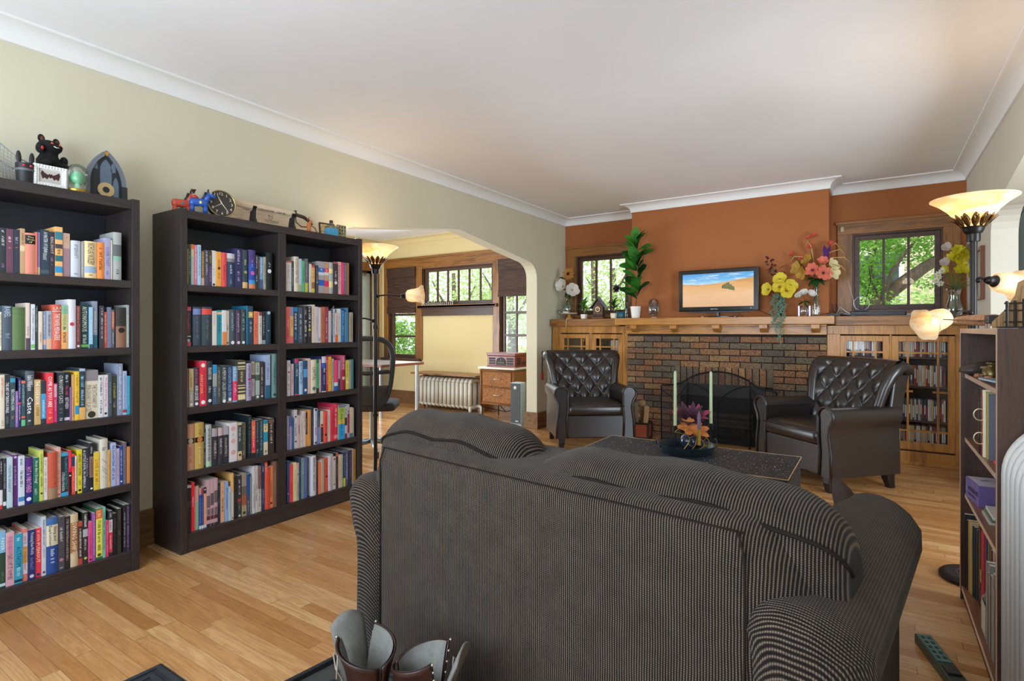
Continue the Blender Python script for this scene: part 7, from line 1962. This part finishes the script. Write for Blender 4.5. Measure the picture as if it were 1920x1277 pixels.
# pictures on the far end of the right wall
for i, (y_, z0_, z1_, lb_) in enumerate(((5.62, 1.45, 1.86, 'brown framed picture on the wall behind the right torchiere'), (5.95, 1.83, 2.06, 'small dark framed picture higher up behind the right torchiere'))):
    r = thing('wall_picture', lb_, 'picture', (WR - .0006, y_, (z0_ + z1_) / 2))
    h = (z1_ - z0_) / 2; wd = .14 if i == 0 else .1
    m = MB()
    for a in ((-wd, -wd + .025), (wd - .025, wd)): m.box((-.028, a[0], -h), (0, a[1], h))
    m.box((-.028, -wd + .025, -h), (0, wd - .025, -h + .025)).box((-.028, -wd + .025, h - .025), (0, wd - .025, h)); m.build('moulding', plain('7a4a30' if i == 0 else '2a2422', .4), r, bevel=.002)
    MB().box((-.012, -wd + .025, -h + .025), (-.006, wd - .025, h - .025)).build('print', plain('8c9488', .4, var=.3), r)
mr = thing('arched_mirror', 'tall arched dark framed mirror seen through the right-hand arch', 'mirror', (1.09, 5.385, 1.30))
ap = garch(.46, 1.1, .86); ap = [(p, q - .2) for p, q in ap]
MB().tube([(p, 0, q) for p, q in ap], .014, 8, True).build('frame', plain('22201e', .4), mr, True)
MB().add([(p, .004, q) for p, q in ap], [tuple(range(len(ap)))]).build('glass', plain('5c645c', .12, .4), mr, solid=.004)

# ---- things on the low bookcase: wooden flying ship and fretwork tower
SHZT = LH + .0008
WDL = wood('laser_ply', '7a5030', 'c8946a', 'X', 4, .5)
ship = thing('model_airship', 'wooden model airship with a segmented hull on the low bookcase', 'model', (.42, 3.0, SHZT), .0)
def P3(u, v, Y): return Vector(onY(u, v, Y))
a, b = P3(1793, 601, 3.10), P3(1866, 600, 2.78)
ax = (b - a)
for i in range(6):
    t0, t1 = i / 6, (i + 1) / 6
    rad = lambda t: .023 * (1 - (1 - t) ** 4 * .45)
    A, B = a + ax * t0, a + ax * (t1 - .012); d = ax.normalized(); M_ = Matrix.Translation(A - ship.location) @ d.to_track_quat('Z', 'Y').to_matrix().to_4x4()
    MB().lathe([(0, 0), (rad(t0), 0), (rad(t1), (B - A).length), (0, (B - A).length)], 16, M_).build('hull_segment', WDL if i else plain('d0a070', .5), ship, True, angle=.7)
m = MB(); t_ = P3(1768, 600, 3.16) - ship.location; e0 = P3(1845, 609, 2.80) - ship.location
m.add([t_, e0 + Vector((-.02, 0, .012)), e0 + Vector((.05, .02, .012)), t_ + Vector((0, 0, .004)), e0 + Vector((-.02, 0, .018)), e0 + Vector((.05, .02, .018))], [(0, 1, 2), (5, 4, 3), (0, 3, 4, 1), (1, 4, 5, 2), (2, 5, 3, 0)])
m.build('wing', wood('dark_ply', '5a3420', '8a5638', 'Y', 3, .5), ship)
cb_ = b - ship.location
MB().box((cb_.x - .03, cb_.y - .06, .018), (cb_.x + .05, cb_.y + .02, .05)).build('engine_block', plain('1c1816', .4), ship, bevel=.003)
for x in (-.025, .04): 
    for y in (-.05, .01): MB().tube([(cb_.x + x, cb_.y + y, 0), (cb_.x + x, cb_.y + y, .02)], .004, 6).build('strut', plain('8a6a4a', .4), ship)
tw = thing('fretwork_tower', 'carved wooden rock-and-lattice tower model on the low bookcase', 'model', (.44, 2.60, SHZT)); tw.scale = (.74, .74, .74)
rr = random.Random(31)
m = MB()
pr = [(-.115, 0), (.16, 0), (.16, .22), (.11, .245), (.02, .245), (-.02, .22), (-.03, .16), (-.06, .10), (-.09, .06), (-.115, .03)]
m.prism(pr, 'Y', .02, .032); m.prism([(x * .9, z * .92) for x, z in pr], 'Y', .034, .046); m.prism([(x * .8 + .02, z * .8) for x, z in pr], 'Y', .048, .06)
fixnormals(m.build('rock_face', wood('ply_rock', '6a4c2c', 'a88050', 'Z', 5, .6), tw))
for i, x in enumerate((-.065, -.035, -.005, .04, .07, .10, .135)):
    MB().cyl((x, -.01 + .012 * (i % 2), 0), .006, .13 + .025 * rr.random(), 10).build('post', plain('1a1512', .35), tw)
for z in (.03, .085, .12): MB().tube([(-.075, -.01, z), (.145, -.01, z)], .004, 6).build('rail', plain('2a201a', .4), tw)
MB().box((-.10, -.04, 0), (.17, .07, .008)).build('base', plain('17130f', .4), tw)
MB().tube([(.135 + .03 * math.cos(a_), -.0, .265 + .03 * math.sin(a_)) for a_ in [2 * PI * i / 20 for i in range(20)]], .006, 8, True).build('ring', plain('4a4a4a', .3, .7), tw, True)
MB().tube([(.135, 0, .235), (.135, 0, .2)], .005, 6).build('ring_post', plain('4a4a4a', .3, .7), tw)

# ================================================================== sunroom furniture
rd = thing('white_radiator', 'low white cast-iron radiator under the sunroom wall', 'radiator', (-5.4, 6.4, 0))
RWH = plain('d8d4c8', .45)
rx0, rx1 = onZ(777, 765)[0] + .02, onZ(876, 776)[0]
ns = 14
for i in range(ns):
    x = rx0 + (rx1 - rx0) * i / (ns - 1); m = MB(); n = 3; y0_, y1_ = 6.26, 6.54
    for k in range(3):
        yy_ = y0_ + .03 + (y1_ - y0_ - .06) * k / 2; m.tube([(x, yy_, .10), (x, yy_, .43)], .03, 10)
    m.tube([(x, y0_ + .03, .43), (x, y0_ + .06, .465), (x, y1_ - .06, .465), (x, y1_ - .03, .43)], .03, 10); m.tube([(x, y0_ + .03, .10), (x, y0_ + .06, .075), (x, y1_ - .06, .075), (x, y1_ - .03, .10)], .03, 10)
    o = m.build('section', RWH, None, True); rel(o, rd)
for x in (rx0, rx1):
    for y in (6.29, 6.51): rel(MB().tube([(x, y, .08), (x, y, 0)], [.026, .02], 10).build('foot', RWH, None, True), rd)
rel(MB().tube([(rx1, 6.4, .09), (rx1 + .1, 6.4, .09), (rx1 + .12, 6.4, .07), (rx1 + .12, 6.4, 0)], .022, 10).build('pipe', RWH, None, True), rd)
rsf = MB().box((rx0 - .12, 6.25, .525), (rx1 + .13, 6.615, .55)).build('radiator_shelf', OAK, None, bevel=.004)
m2 = MB()
for x in (rx0 - .08, rx1 + .09): m2 = MB().box((x - .012, 6.5, .0), (x + .012, 6.61, .5245)).build('bracket', OAKZ, rsf)
tag(rsf, 'long oak shelf just above the white radiator', 'shelf')
# wicker chest with record player
wx, wy = onZ(848, 775)[0] + .12, 6.02
WIC = N('herringbone_cane'); x_, y_, z_ = WIC.sep(WIC.coord())[:3]
zig = WIC.math('PINGPONG', WIC.math('MULTIPLY', x_, 1.0), .03)
hb = WIC.math('SINE', WIC.math('MULTIPLY', WIC.math('ADD', z_, zig), 620)); nz = WIC.noise(WIC.coord(), 60, 2)
WIC.bump(hb, .4, .003)
WICM = WIC.set(WIC.ramp(WIC.math('ADD', WIC.math('MULTIPLY', hb, .25), nz), [(.25, '6a3c18'), (.6, 'a8692c'), (.85, 'c88a48')]), .5)
X0, Y0 = onZ(848, 775)[:2]; 
cX0 = onY(902, 700, 5.99)[0]; cX1 = onY(963, 700, 5.99)[0]
wc = thing('wicker_chest', 'two-drawer wicker chest on thin dark legs in the sunroom', 'chest', ((cX0 + cX1) / 2, 6.2, 0))
hw = (cX1 - cX0) / 2; yF = -.21
RAT = plain('8a5828', .5, var=.2)
MB().box((-hw, yF, .22), (hw, .21, .665)).build('body', WICM, wc, bevel=.006)
m = MB()
for x in (-hw, hw):
    for y in (yF, .21): m.tube([(x, y, .2), (x, y, .67)], .016, 8)
for z in (.215, .665):
    m.tube([(-hw, yF, z), (hw, yF, z)], .012, 8).tube([(-hw, yF, z), (-hw, .21, z)], .012, 8).tube([(hw, yF, z), (hw, .21, z)], .012, 8)
m.build('rattan_frame', RAT, wc, True)
for z in (.24, .455):
    d_ = MB().box((-hw + .03, yF - .014, z), (hw - .03, yF + .002, z + .19)).build('drawer', WICM, wc, bevel=.004)
    MB().tube([(-hw + .03, yF - .015, z), (hw - .03, yF - .015, z), (hw - .03, yF - .015, z + .19), (-hw + .03, yF - .015, z + .19)], .006, 6, True).build('drawer_edge', RAT, d_, True)
    MB().tube([(-.07, yF - .014, z + .1), (-.07, yF - .04, z + .1), (.07, yF - .04, z + .1), (.07, yF - .014, z + .1)], .005, 6).build('handle', plain('d8d0c0', .25, .8), d_, True)
MB().box((-hw - .035, yF - .035, .682), (hw + .035, .235, .71)).build('stone_top', plain('dcd4c4', .35, var=.06), wc, bevel=.006)
for x in (-hw + .01, hw - .01):
    for y in (yF + .02, .19): MB().tube([(x, y, 0), (x, y, .21)], .009, 8).build('leg', plain('1c1815', .4), wc)
MB().tube([(-hw + .01, yF + .02, .16), (0, 0, .09), (hw - .01, .19, .16)], .006, 6).tube([(hw - .01, yF + .02, .16), (0, 0, .09), (-hw + .01, .19, .16)], .006, 6).build('stretcher', plain('1c1815', .4), wc)
rp = thing('record_player', 'red-brown retro radio record player on the wicker chest', 'record player', ((cX0 + cX1) / 2 + .03, 6.19, .7106))
CHR = wood('cherry', '5a1f14', '8a3a24', 'X', 2, .3)
MB().box((-.235, -.16, .0), (.235, .16, .018)).build('plinth', CHR, rp, bevel=.004)
MB().box((-.225, -.15, .018), (.225, .15, .15)).build('case', CHR, rp, bevel=.006)
MB().box((-.235, -.16, .151), (.235, .16, .19)).build('lid', CHR, rp, bevel=.006)
DKG = plain('241c1a', .6)
MB().prism([(-.075, .03), (.075, .03), (.075, .07)] + [(.075 * math.cos(a), .07 + .06 * math.sin(a)) for a in [PI * i / 12 for i in range(1, 12)]] + [(-.075, .07)], 'Y', -.156, -.149).build('dial_window', DKG, rp)
for s in (-1, 1):
    for z in (.035, .068, .10): MB().box((s * .145 - .05, -.1535, z), (s * .145 + .05, -.149, z + .024)).build('grille_slot', DKG, rp)
for z in (.035, .068, .10): MB().box((.2245, -.10, z), (.2285, -.02, z + .024)).build('grille_slot', DKG, rp)
MB().box((.2245, .02, .04), (.228, .1, .07)).build('side_panel', plain('1c2028', .4), rp)
m = MB(); strokes_into(m, T(0, -.1568, .06) @ R('X', PI / 2), .1, .01, brnd); m.tube([(0, -.1572, .08), (.0, -.1572, .115)], .002, 4).build('dial_marks', plain('c8b890', .5), rp)
sp = thing('tower_purifier', 'slim grey tower air purifier standing before the wicker chest', 'air purifier', (-3.775, 5.83, 0), .12)
MB().box((-.085, -.07, 0), (.085, .11, .02)).build('foot', plain('c8ccd0', .4), sp, bevel=.004)
MB().box((-.075, -.05, .0205), (.075, .10, .545)).build('body', plain('b4bcc0', .4), sp, bevel=.014)
MB().box((-.068, -.056, .035), (.068, -.0505, .535)).build('front_grille', plain('4c5254', .55), sp, bevel=.002)
MB().lathe([(0, 0), (.024, 0), (.024, .006), (0, .008)], 24, T(0, -.056, .48) @ R('X', PI / 2)).build('dial', plain('d8dcdc', .3, .3), sp, True)
MB().box((.0, -.0585, .055), (.04, -.0565, .068)).build('badge', plain('d8dcdc', .4), sp)
# desk with round legs, office chair, chess set
dx1 = onZ(757, 777)[0]; dy0 = 5.25
dk = thing('desk', 'desk with a red-brown edge and round silver legs in the sunroom', 'desk', (dx1 - .7, 5.6, 0))
MB().box((-.75, -.42, .70), (.78, .42, .735)).build('top', plain('8a4a34', .4, var=.08), dk, bevel=.003)
MB().box((-.747, -.417, .7355), (.777, .417, .7375)).build('surface', plain('d8ccc0', .4), dk)
for x in (-.68, .70):
    for y in (-.35, .35): MB().cyl((x, y, 0), .027, .70, 16).build('leg', plain('b8bcc0', .3, .8), dk)
oc = thing('office_chair', 'dark mesh-back office chair behind the floor lamp', 'office chair', (-4.17, 3.78, 0), .65)
OCB = plain('2c3034', .6)
def bk(u, v, off=0): # shield shaped back: s across, v up
    s_ = 2 * u - 1; w_ = .245 * (1 - .28 * (1 - v) ** 2 - .10 * max(0, v - .75) * 2)
    return (s_ * w_, -.24 - .05 * s_ * s_ * -1 - .03 * math.sin(PI * v) + off, .47 + .66 * v)
pts = []
for i in range(48):
    a = 2 * PI * i / 48; u = .5 + .5 * math.copysign(abs(math.cos(a)) ** .55, math.cos(a)); v = .5 + .5 * math.copysign(abs(math.sin(a)) ** .55, math.sin(a)); pts.append(bk(u, v))
MB().tube(pts, .026, 8, True).build('back_frame', OCB, oc, True)
mesh2 = N('chair_mesh'); tr2 = mesh2.new('ShaderNodeBsdfTransparent'); mx2 = mesh2.new('ShaderNodeMixShader')
g_ = mesh2.math('GREATER_THAN', mesh2.math('SINE', mesh2.math('MULTIPLY', mesh2.sep(mesh2.coord())[2], 900)), .1); mesh2.put(mx2.inputs[0], mesh2.math('ADD', .35, mesh2.math('MULTIPLY', g_, .35)))
mesh2.set(lin('22252a'), .8); mesh2.l.new(tr2.outputs[0], mx2.inputs[1]); mesh2.l.new(mesh2.b.outputs[0], mx2.inputs[2]); mesh2.l.new(mx2.outputs[0], mesh2.out.inputs['Surface'])
MB().grid(lambda u, v: bk(.04 + .92 * u, .30 + .67 * v), 12, 14).build('back_mesh', mesh2.m, oc, True)
MB().grid(lambda u, v: bk(.03 + .94 * u, .02 + .30 * v, -.012), 12, 8).build('lower_shell', OCB, oc, True, solid=.02)
MB().tube([bk(.06, .52), bk(.5, .5, -.02), bk(.94, .52)], .02, 8).build('lumbar_bar', OCB, oc, True)
m = MB(); rloft(m, [(0, .02, .24, .24, .08, .43), (0, .02, .25, .25, .09, .46), (0, .02, .24, .24, .09, .50), (0, .02, .18, .18, .09, .51)]); m.build('seat', plain('24262a', .8), oc, True)
MB().cyl((0, 0, .11), .025, .32).build('gas_lift', plain('9ca4a8', .3, .8), oc)
for k in range(5):
    a = 2 * PI * k / 5; lg = MB().tube([(0, 0, .11), (.29 * math.cos(a), .29 * math.sin(a), .075)], [.024, .018], 8).build('leg', plain('8a9298', .3, .7), oc, True)
    MB().cyl((.29 * math.cos(a) - .0, .29 * math.sin(a), 0), .026, .055, 14).build('caster', plain('1c1e22', .4), lg)
zc = 1.5955
CH = [plain('2a2420', .4), plain('d8d0c0', .4)]
cxs = SW2[0] + .03
prof = [(0, 0), (.011, 0), (.012, .006), (.006, .014), (.005, .034), (.009, .04), (.006, .046), (.0, .056)]
base_p = []
for c_ in (0, 1):
    o = MB().lathe(prof, 12).build('chess_piece', CH[c_], None, True); base_p.append(o)
cnt = [0, 0]
for i in range(16):
    for c_ in (0, 1):
        if cnt[c_] == 0: o = base_p[c_]
        else: o = base_p[c_].copy(); COL.objects.link(o)
        cnt[c_] += 1
        o.location = (cxs + .042 * i, SY - .045 + .028 * c_ - .004, zc); o.scale = (1, 1, 1.55 if i in (5, 9) else (1.25 if i % 3 == 0 else .85))
        if c_ == 1: o.location.y = SY - .048
        else: o.location.y = SY - .018
        tag(o, '%s chess piece standing on the transom sill in the %s row' % (('dark', 'pale')[c_], ('back', 'front')[c_]), 'chess piece', '%s chess pieces on the sill' % ('dark', 'pale')[c_])
# woven shades
BAM = N('woven_wood'); x_, y_, z_ = BAM.sep(BAM.coord())[:3]
rowb = BAM.math('SINE', BAM.math('MULTIPLY', z_, 520)); cols_ = BAM.math('SINE', BAM.math('MULTIPLY', x_, 130))
nb = BAM.noise(BAM.coord((1, 1, 30)), 5, 3)
BAM.bump(rowb, .4, .003)
BAM.set(BAM.ramp(BAM.math('ADD', nb, BAM.math('MULTIPLY', BAM.math('MULTIPLY', rowb, cols_), .18)), [(.3, '1e120c'), (.55, '452a1c'), (.8, '6a462e')]), .6)
def shade(label, hole, zb, z_top=2.24):
    r = thing('woven_shade', label, 'window shade', ((hole[0] + hole[1]) / 2, SY - .032, zb), 0, 'woven wood shades'); w_ = (hole[1] - hole[0]) / 2 + .01; H_ = z_top - zb
    MB().box((-w_, -.002, .0), (w_, .004, H_)).build('panel', BAM.m, r)
    for i in range(4): MB().box((-w_, -.02 + .002 * i, -.02 + .022 * i), (w_, -.003, .005 + .022 * i)).build('gathered_fold', BAM.m, r, bevel=.004)
    MB().box((-w_, -.02, H_ - .16), (w_, -.003, H_)).build('valance', BAM.m, r)
shade('woven brown wood shade half lowered behind the lit bell lamp', SW1, 1.50)
shade('woven brown wood shade drawn short at the arch edge', SW3, 1.71)
ce = thing('extension_lead', 'dark cord lying on the floor by the tower purifier', 'cord', (0, 0, 0))
x, y = onZ(940, 806)[:2]; MB().tube([(x - .12, y + .02, .006), (x - .05, y - .03, .006), (x + .03, y - .06, .006), (x + .1, y - .05, .03), (x + .13, y - .02, .05)], .008, 6).build('cable', plain('201c1c', .6), ce, True); 
# red dog lead / keys hung at the arch edge
kl = thing('hanging_leash', 'black cord with a red tag hanging on the wall behind the left armchair', 'leash', (WX + .012, 5.86, .62))
MB().tube([(0, 0, .32), (0, .004, .2), (0, -.004, .1), (0, 0, .05)], .006, 6).build('cord', plain('1a1a1c', .6), kl, True)
MB().box((-.006, -.018, -.03), (.008, .018, .06)).build('red_tag', plain('c82c38', .5), kl, bevel=.004)
MB().ball((0, 0, .325), .009, 8, 6).build('hook', plain('8a8a88', .3, .8), kl, True)

# ================================================================== floor: boots on a tray, mat, power strip
bt_ = thing('boot_tray', 'black ribbed rubber boot tray on the floor behind the sofa', 'boot tray', (-1.285, 1.10, 0), math.radians(-7))
RUB = plain('1b1b1c', .6, var=.2)
hx2, hy2 = .39, .255
MB().box((-hx2, -hy2, 0), (hx2, hy2, .008)).build('base', plain('3c3a36', .8, var=.35), bt_)
m = MB()
for (a_, b_) in (((-hx2, -hy2), (hx2, -hy2 + .018)), ((-hx2, hy2 - .018), (hx2, hy2)), ((-hx2, -hy2 + .018), (-hx2 + .018, hy2 - .018)), ((hx2 - .018, -hy2 + .018), (hx2, hy2 - .018))): m.box((a_[0], a_[1], 0), (b_[0], b_[1], .026))
m.build('rim', RUB, bt_, bevel=.004)
for i in range(9): 
    for s in (-1, 1): MB().box((s * .16 - .13, -.19 + .047 * i, .008), (s * .16 + .13, -.182 + .047 * i, .014)).build('ridge', RUB, bt_)
BLE, BSU = N('boot_leather'), N('boot_suede')
BLEM = BLE.set(BLE.mix(BLE.noise(BLE.coord(), 25, 4), lin('1c0d0b'), lin('3a1c16')), .4)
BSUM = BSU.set(BSU.mix(BSU.noise(BSU.coord(), 30, 4, .7), lin('50504c'), lin('82807a')), .9)
def boot(label, loc, rz, tilt):
    r = thing('boot', label, 'boot', loc, rz, 'brown leather boots on the tray')
    r.rotation_euler = (tilt[0], tilt[1], rz)
    m = MB(); loft(m, [ring(.07, 0, .145, .048, .046, .0), ring(.07, 0, .145, .05, .048, .025)]); m.build('sole', plain('1a1614', .6), r, True, angle=.9)
    m = MB(); loft(m, [ring(.07, 0, .14, .046, .044, .0255), ring(.068, 0, .138, .047, .045, .06), ring(.03, 0, .10, .045, .043, .10), ring(.0, 0, .068, .045, .043, .135), ring(-.008, 0, .062, .047, .045, .19)], cap=False); m.build('foot_upper', BLEM, r, True)
    # split shaft: two quarters standing open around the tongue
    for s in (-1, 1):
        def q(u, v, s=s):
            a = PI * (.02 + .80 * u); rx_, ry_ = .062 + .012 * v, .047 + .022 * v * v
            return (-.008 - rx_ * math.cos(PI - a) * -1 * (1) if False else -.008 - rx_ * math.cos(a), s * ry_ * math.sin(a) + s * .02 * v * v * u, .185 + (.105 + .05 * u) * v)
        MB().grid(q, 12, 8).build('quarter', [BLEM], r, True, solid=.005)
        MB().grid(lambda u, v, q=q: ((q(u, v)[0] + .008) * .9 - .008, q(u, v)[1] * .9, q(u, v)[2] - .001), 12, 8).build('lining', BSUM, r, True)
        pts = [q(1, v / 6) for v in range(7)]
        for p in pts[1:]: MB().ball((p[0] + .002, p[1] + s * .004, p[2]), .004, 8, 5).build('eyelet', plain('b8b0a0', .3, .8), r, True)
    def tg(u, v): return (.04 + .05 * v + .03 * v * v, (u - .5) * (.075 + .03 * v), .14 + .23 * v - .03 * (2 * u - 1) ** 2)
    MB().grid(tg, 8, 10).build('tongue', BSUM, r, True, solid=.006)
    m = MB()
    for i in range(5): z = .11 + .022 * i; m.tube([(.075 - .013 * i, -.035, z), (.082 - .012 * i, 0, z + .012), (.075 - .013 * i, .035, z + .004)], .0028, 5)
    m.tube([(.05, .04, .2), (.075, .055, .24), (.08, .06, .28), (.07, .05, .30), (.065, .055, .26), (.06, .06, .22)], .0025, 5)
    m.build('laces', plain('a89c8c', .7), r, True)
    return r
def bp(u, v, z): p = onZ(u, v, z); return p
p = bp(712, 1215, .30); boot('brown laced boot leaning toward the bookcases, grey lining showing', (p[0] + .0, p[1] - .05, .0148), 2.9, (0, 0))
p = bp(795, 1222, .30); boot('brown laced boot nearest the sofa with its grey tongue flopped over', (p[0] + .05, p[1] - .06, .0148), .3, (0, 0))
mt_ = thing('floor_mat', 'dark embossed rubber floor mat whose corner shows by the single bookcase', 'mat', (*onZ(302, 1247)[:2], 0), 0)
MB().box((0, -.75, 0), (.46, 0, .008)).build('base', plain('202226', .7, var=.2), mt_, bevel=.002)
m = MB()
for k in range(3):
    t = .012 + .035 * k; m.box((t, -.75, .008), (t + .016, -t, .013)).box((t + .016, -t - .016, .008), (.46, -t, .013))
m.build('raised_border', plain('2c2f34', .6), mt_)
a, b = Vector(onZ(1730, 1206)), Vector(onZ(1784, 1277)); d = (b - a).normalized()
ps = thing('power_strip', 'long dark green power strip lying on the floor by the low bookcase', 'power strip', tuple(a), math.atan2(d.y, d.x))
MB().box((0, -.028, 0), (.42, .028, .036)).build('casing', plain('28342c', .35), ps, bevel=.004)
MB().box((.012, -.022, .0361), (.19, .022, .038)).build('face', plain('4a7a78', .4), ps)
for i in range(5):
    for s in (-1, 1): MB().box((.022 + .033 * i, s * .010 - .006, .0381), (.040 + .033 * i, s * .010 + .006, .0386)).build('socket', plain('12181a', .5), ps)
MB().box((.22, -.02, .0361), (.27, .02, .042)).build('switch', plain('1c2420', .3), ps, bevel=.002)
# ================================================================== outside the windows
w = N('lawn'); w.set(w.mix(w.noise(w.coord(), 1.2, 5, .7), lin('5a7a34'), lin('9aac5c')), .95)
struct(MB().box((-40, 6.9, -.95), (20, 60, -.9)).build('lawn', w.m))
struct(MB().box((-26, 14, -.8995), (-8, 16.5, -.895)).build('path', plain('c8bcaa', .9, var=.08)))
w = N('lap_siding'); z_ = w.sep(w.coord())[2]
w.bump(w.math('FRACT', w.math('MULTIPLY', z_, 7)), .5, .02)
SID = w.set(w.mix(w.noise(w.coord(), 3, 3), lin('d0b8a4'), lin('e4d0c0')), .8)
hs = thing('neighbour_house', 'pale pink-beige house seen through the right window behind the tree', 'house', (1.6, 17, -.9))
MB().box((-3.2, -2, 0), (4.5, 3, 5.6)).build('wall', SID, hs)
fixnormals(MB().prism([(-2.5, 5.6), (3.5, 5.6), (.5, 8)], 'X', -3.6, 4.9).build('roof', plain('6a5c54', .9, var=.1), hs))
for x in (-1.6, 1.4):
    f_ = MB().box((x - .55, -2.04, 2.3), (x + .55, -2.0, 3.9)).build('window_frame', plain('e8e4dc', .6), hs)
    MB().box((x - .45, -2.05, 2.4), (x + .45, -2.041, 3.8)).build('pane', plain('3c4850', .1), f_)
GRS = [leafmat('tree_mid', '4c8428', '98c858', .5), leafmat('tree_light', '98b868', 'd8e8b0', .55), leafmat('tree_deep', '2c5a20', '5c9438', .4)]
BRK = wood('trunk', '3a3028', '6a5c4c', 'Z', 2, .9)
def tree(label, base, limbs, blobs, n, size, mt, seed, name='tree', cat='tree', group='trees outside the windows'):
    r = thing(name, label, cat, base, 0, group); rr = random.Random(seed); B = Vector(base)
    m = MB()
    for pts, r0, r1 in limbs:
        k = len(pts); m.tube([tuple(Vector(p) - B) for p in pts], [r0 + (r1 - r0) * i / (k - 1) for i in range(k)], 8)
    m.build('trunk', BRK, r, True)
    vs, fs = [], []
    tot = sum(b[1][0] * b[1][1] * b[1][2] for b in blobs)
    for c, rad in blobs:
        for _ in range(int(n * (rad[0] * rad[1] * rad[2]) / tot)):
            while True:
                q = Vector((rr.uniform(-1, 1), rr.uniform(-1, 1), rr.uniform(-1, 1)))
                if q.length < 1: break
            q *= (q.length ** -.35 if q.length > .05 else 1)
            p = Vector(c) - B + Vector((q.x * rad[0], q.y * rad[1], q.z * rad[2]))
            d = Vector((rr.uniform(-1, 1), rr.uniform(-1, 1), rr.uniform(-.8, .3))).normalized(); s_ = d.cross(Vector((rr.uniform(-1, 1), rr.uniform(-1, 1), 1))).normalized()
            L = size * rr.uniform(.6, 1.3); W = L * .28; o = len(vs)
            vs += [p, p + d * L * .45 + s_ * W, p + d * L, p + d * L * .45 - s_ * W]; fs.append((o, o + 1, o + 2, o + 3))
    me = MB(); me.add(vs, fs); me.build('foliage', mt, r)
    return r
def W(u, v, Y): return onY(u, v, Y)
# the leaning tree in the right-hand window
a = [W(1590, 690, 9.2), W(1640, 572, 9.2), W(1668, 548, 9.2), W(1700, 525, 9.2), W(1735, 500, 9.2), W(1775, 478, 9.2), W(1830, 440, 9.2)]
b = [W(1640, 575, 9.3), W(1640, 545, 9.3), W(1632, 500, 9.3), W(1642, 460, 9.3), W(1650, 400, 9.3)]
c = [W(1655, 560, 9.1), W(1672, 510, 9.1), W(1700, 470, 9.1), W(1735, 430, 9.1)]
base = (a[0][0] - .15, 9.2, -.9); a = [base] + a
def bl(u, v, Y, rx, ry, rz): return (W(u, v, Y), (rx, ry, rz))
tree('leaning green tree whose thick bough crosses the right window', base, [(a, .12, .055), (b, .04, .012), (c, .035, .012)],
     [bl(1620, 470, 9.3, .45, .6, .4), bl(1615, 560, 9.1, .35, .4, .35), bl(1700, 435, 9.3, .8, .6, .25), bl(1750, 450, 9.5, .6, .6, .33), bl(1760, 510, 10.2, .45, .4, .25)], 6500, .06, GRS[0], 3)
tree('low pale shrub filling the bottom of the right window', (W(1720, 590, 11)[0], 11, -.9), [([(W(1720, 590, 11)[0], 11, -.9), W(1720, 590, 11)], .06, .03)],
     [bl(1720, 585, 11, 1.3, .5, .35), bl(1745, 555, 11.3, .6, .4, .35), bl(1630, 600, 10.6, .8, .5, .35), bl(1700, 640, 10.6, 1.4, .5, .5)], 2600, .12, GRS[1], 4, 'shrub', 'shrub')
tree('dense dark tree at the far side of the right window', (W(1600, 500, 13)[0], 13, -.9), [([(W(1600, 500, 13)[0], 13, -.9), W(1600, 470, 13)], .2, .1)], [bl(1600, 470, 13, .8, .8, 1.3), bl(1590, 560, 13, .8, .8, .8)], 1500, .18, GRS[2], 5)
def simple(label, u, Y, seed, mt, n, size, spread):
    x = W(u, 560, Y)[0]; base = (x, Y, -.9)
    tree(label, base, [([base, (x + .1, Y, 1.0), (x, Y, 3.0)], .18, .06), ([(x + .05, Y, 1.2), (x + .9, Y, 2.6)], .06, .02), ([(x + .05, Y, 1.4), (x - .9, Y, 2.8)], .06, .02)],
         [((x, Y, 2.8), (spread, 1.2, 1.6)), ((x + spread * .6, Y + .3, 1.6), (spread * .6, .8, .9)), ((x - spread * .6, Y - .2, 1.7), (spread * .6, .8, .9)), ((x, Y - .3, .9), (spread * .8, .8, .6))], n, size, mt, seed)
simple('bright pale-leaved tree behind the left fireplace window', 1112, 12.0, 11, GRS[1], 8000, .1, 2.0)
simple('green tree further off behind the left fireplace window', 1150, 15.0, 12, GRS[1], 5000, .13, 2.4)
simple('pale tree behind the sunroom transom', 850, 13.5, 13, GRS[1], 9000, .11, 2.6)
simple('light tree at the arch end of the sunroom windows', 955, 12.5, 14, GRS[1], 5000, .1, 1.8)
x = W(755, 600, 12.5)[0]
tree('green shrub outside the low left pane of the sunroom', (x, 12.5, -.9), [([(x, 12.5, -.9), (x, 12.5, .2)], .05, .03)], [((x, 12.5, .75), (1.3, .6, .75)), ((x - 1.2, 12.9, .9), (1.0, .6, .8)), ((x + 1.3, 12.8, .6), (.9, .5, .6))], 3200, .13, GRS[0], 15, 'shrub', 'shrub')
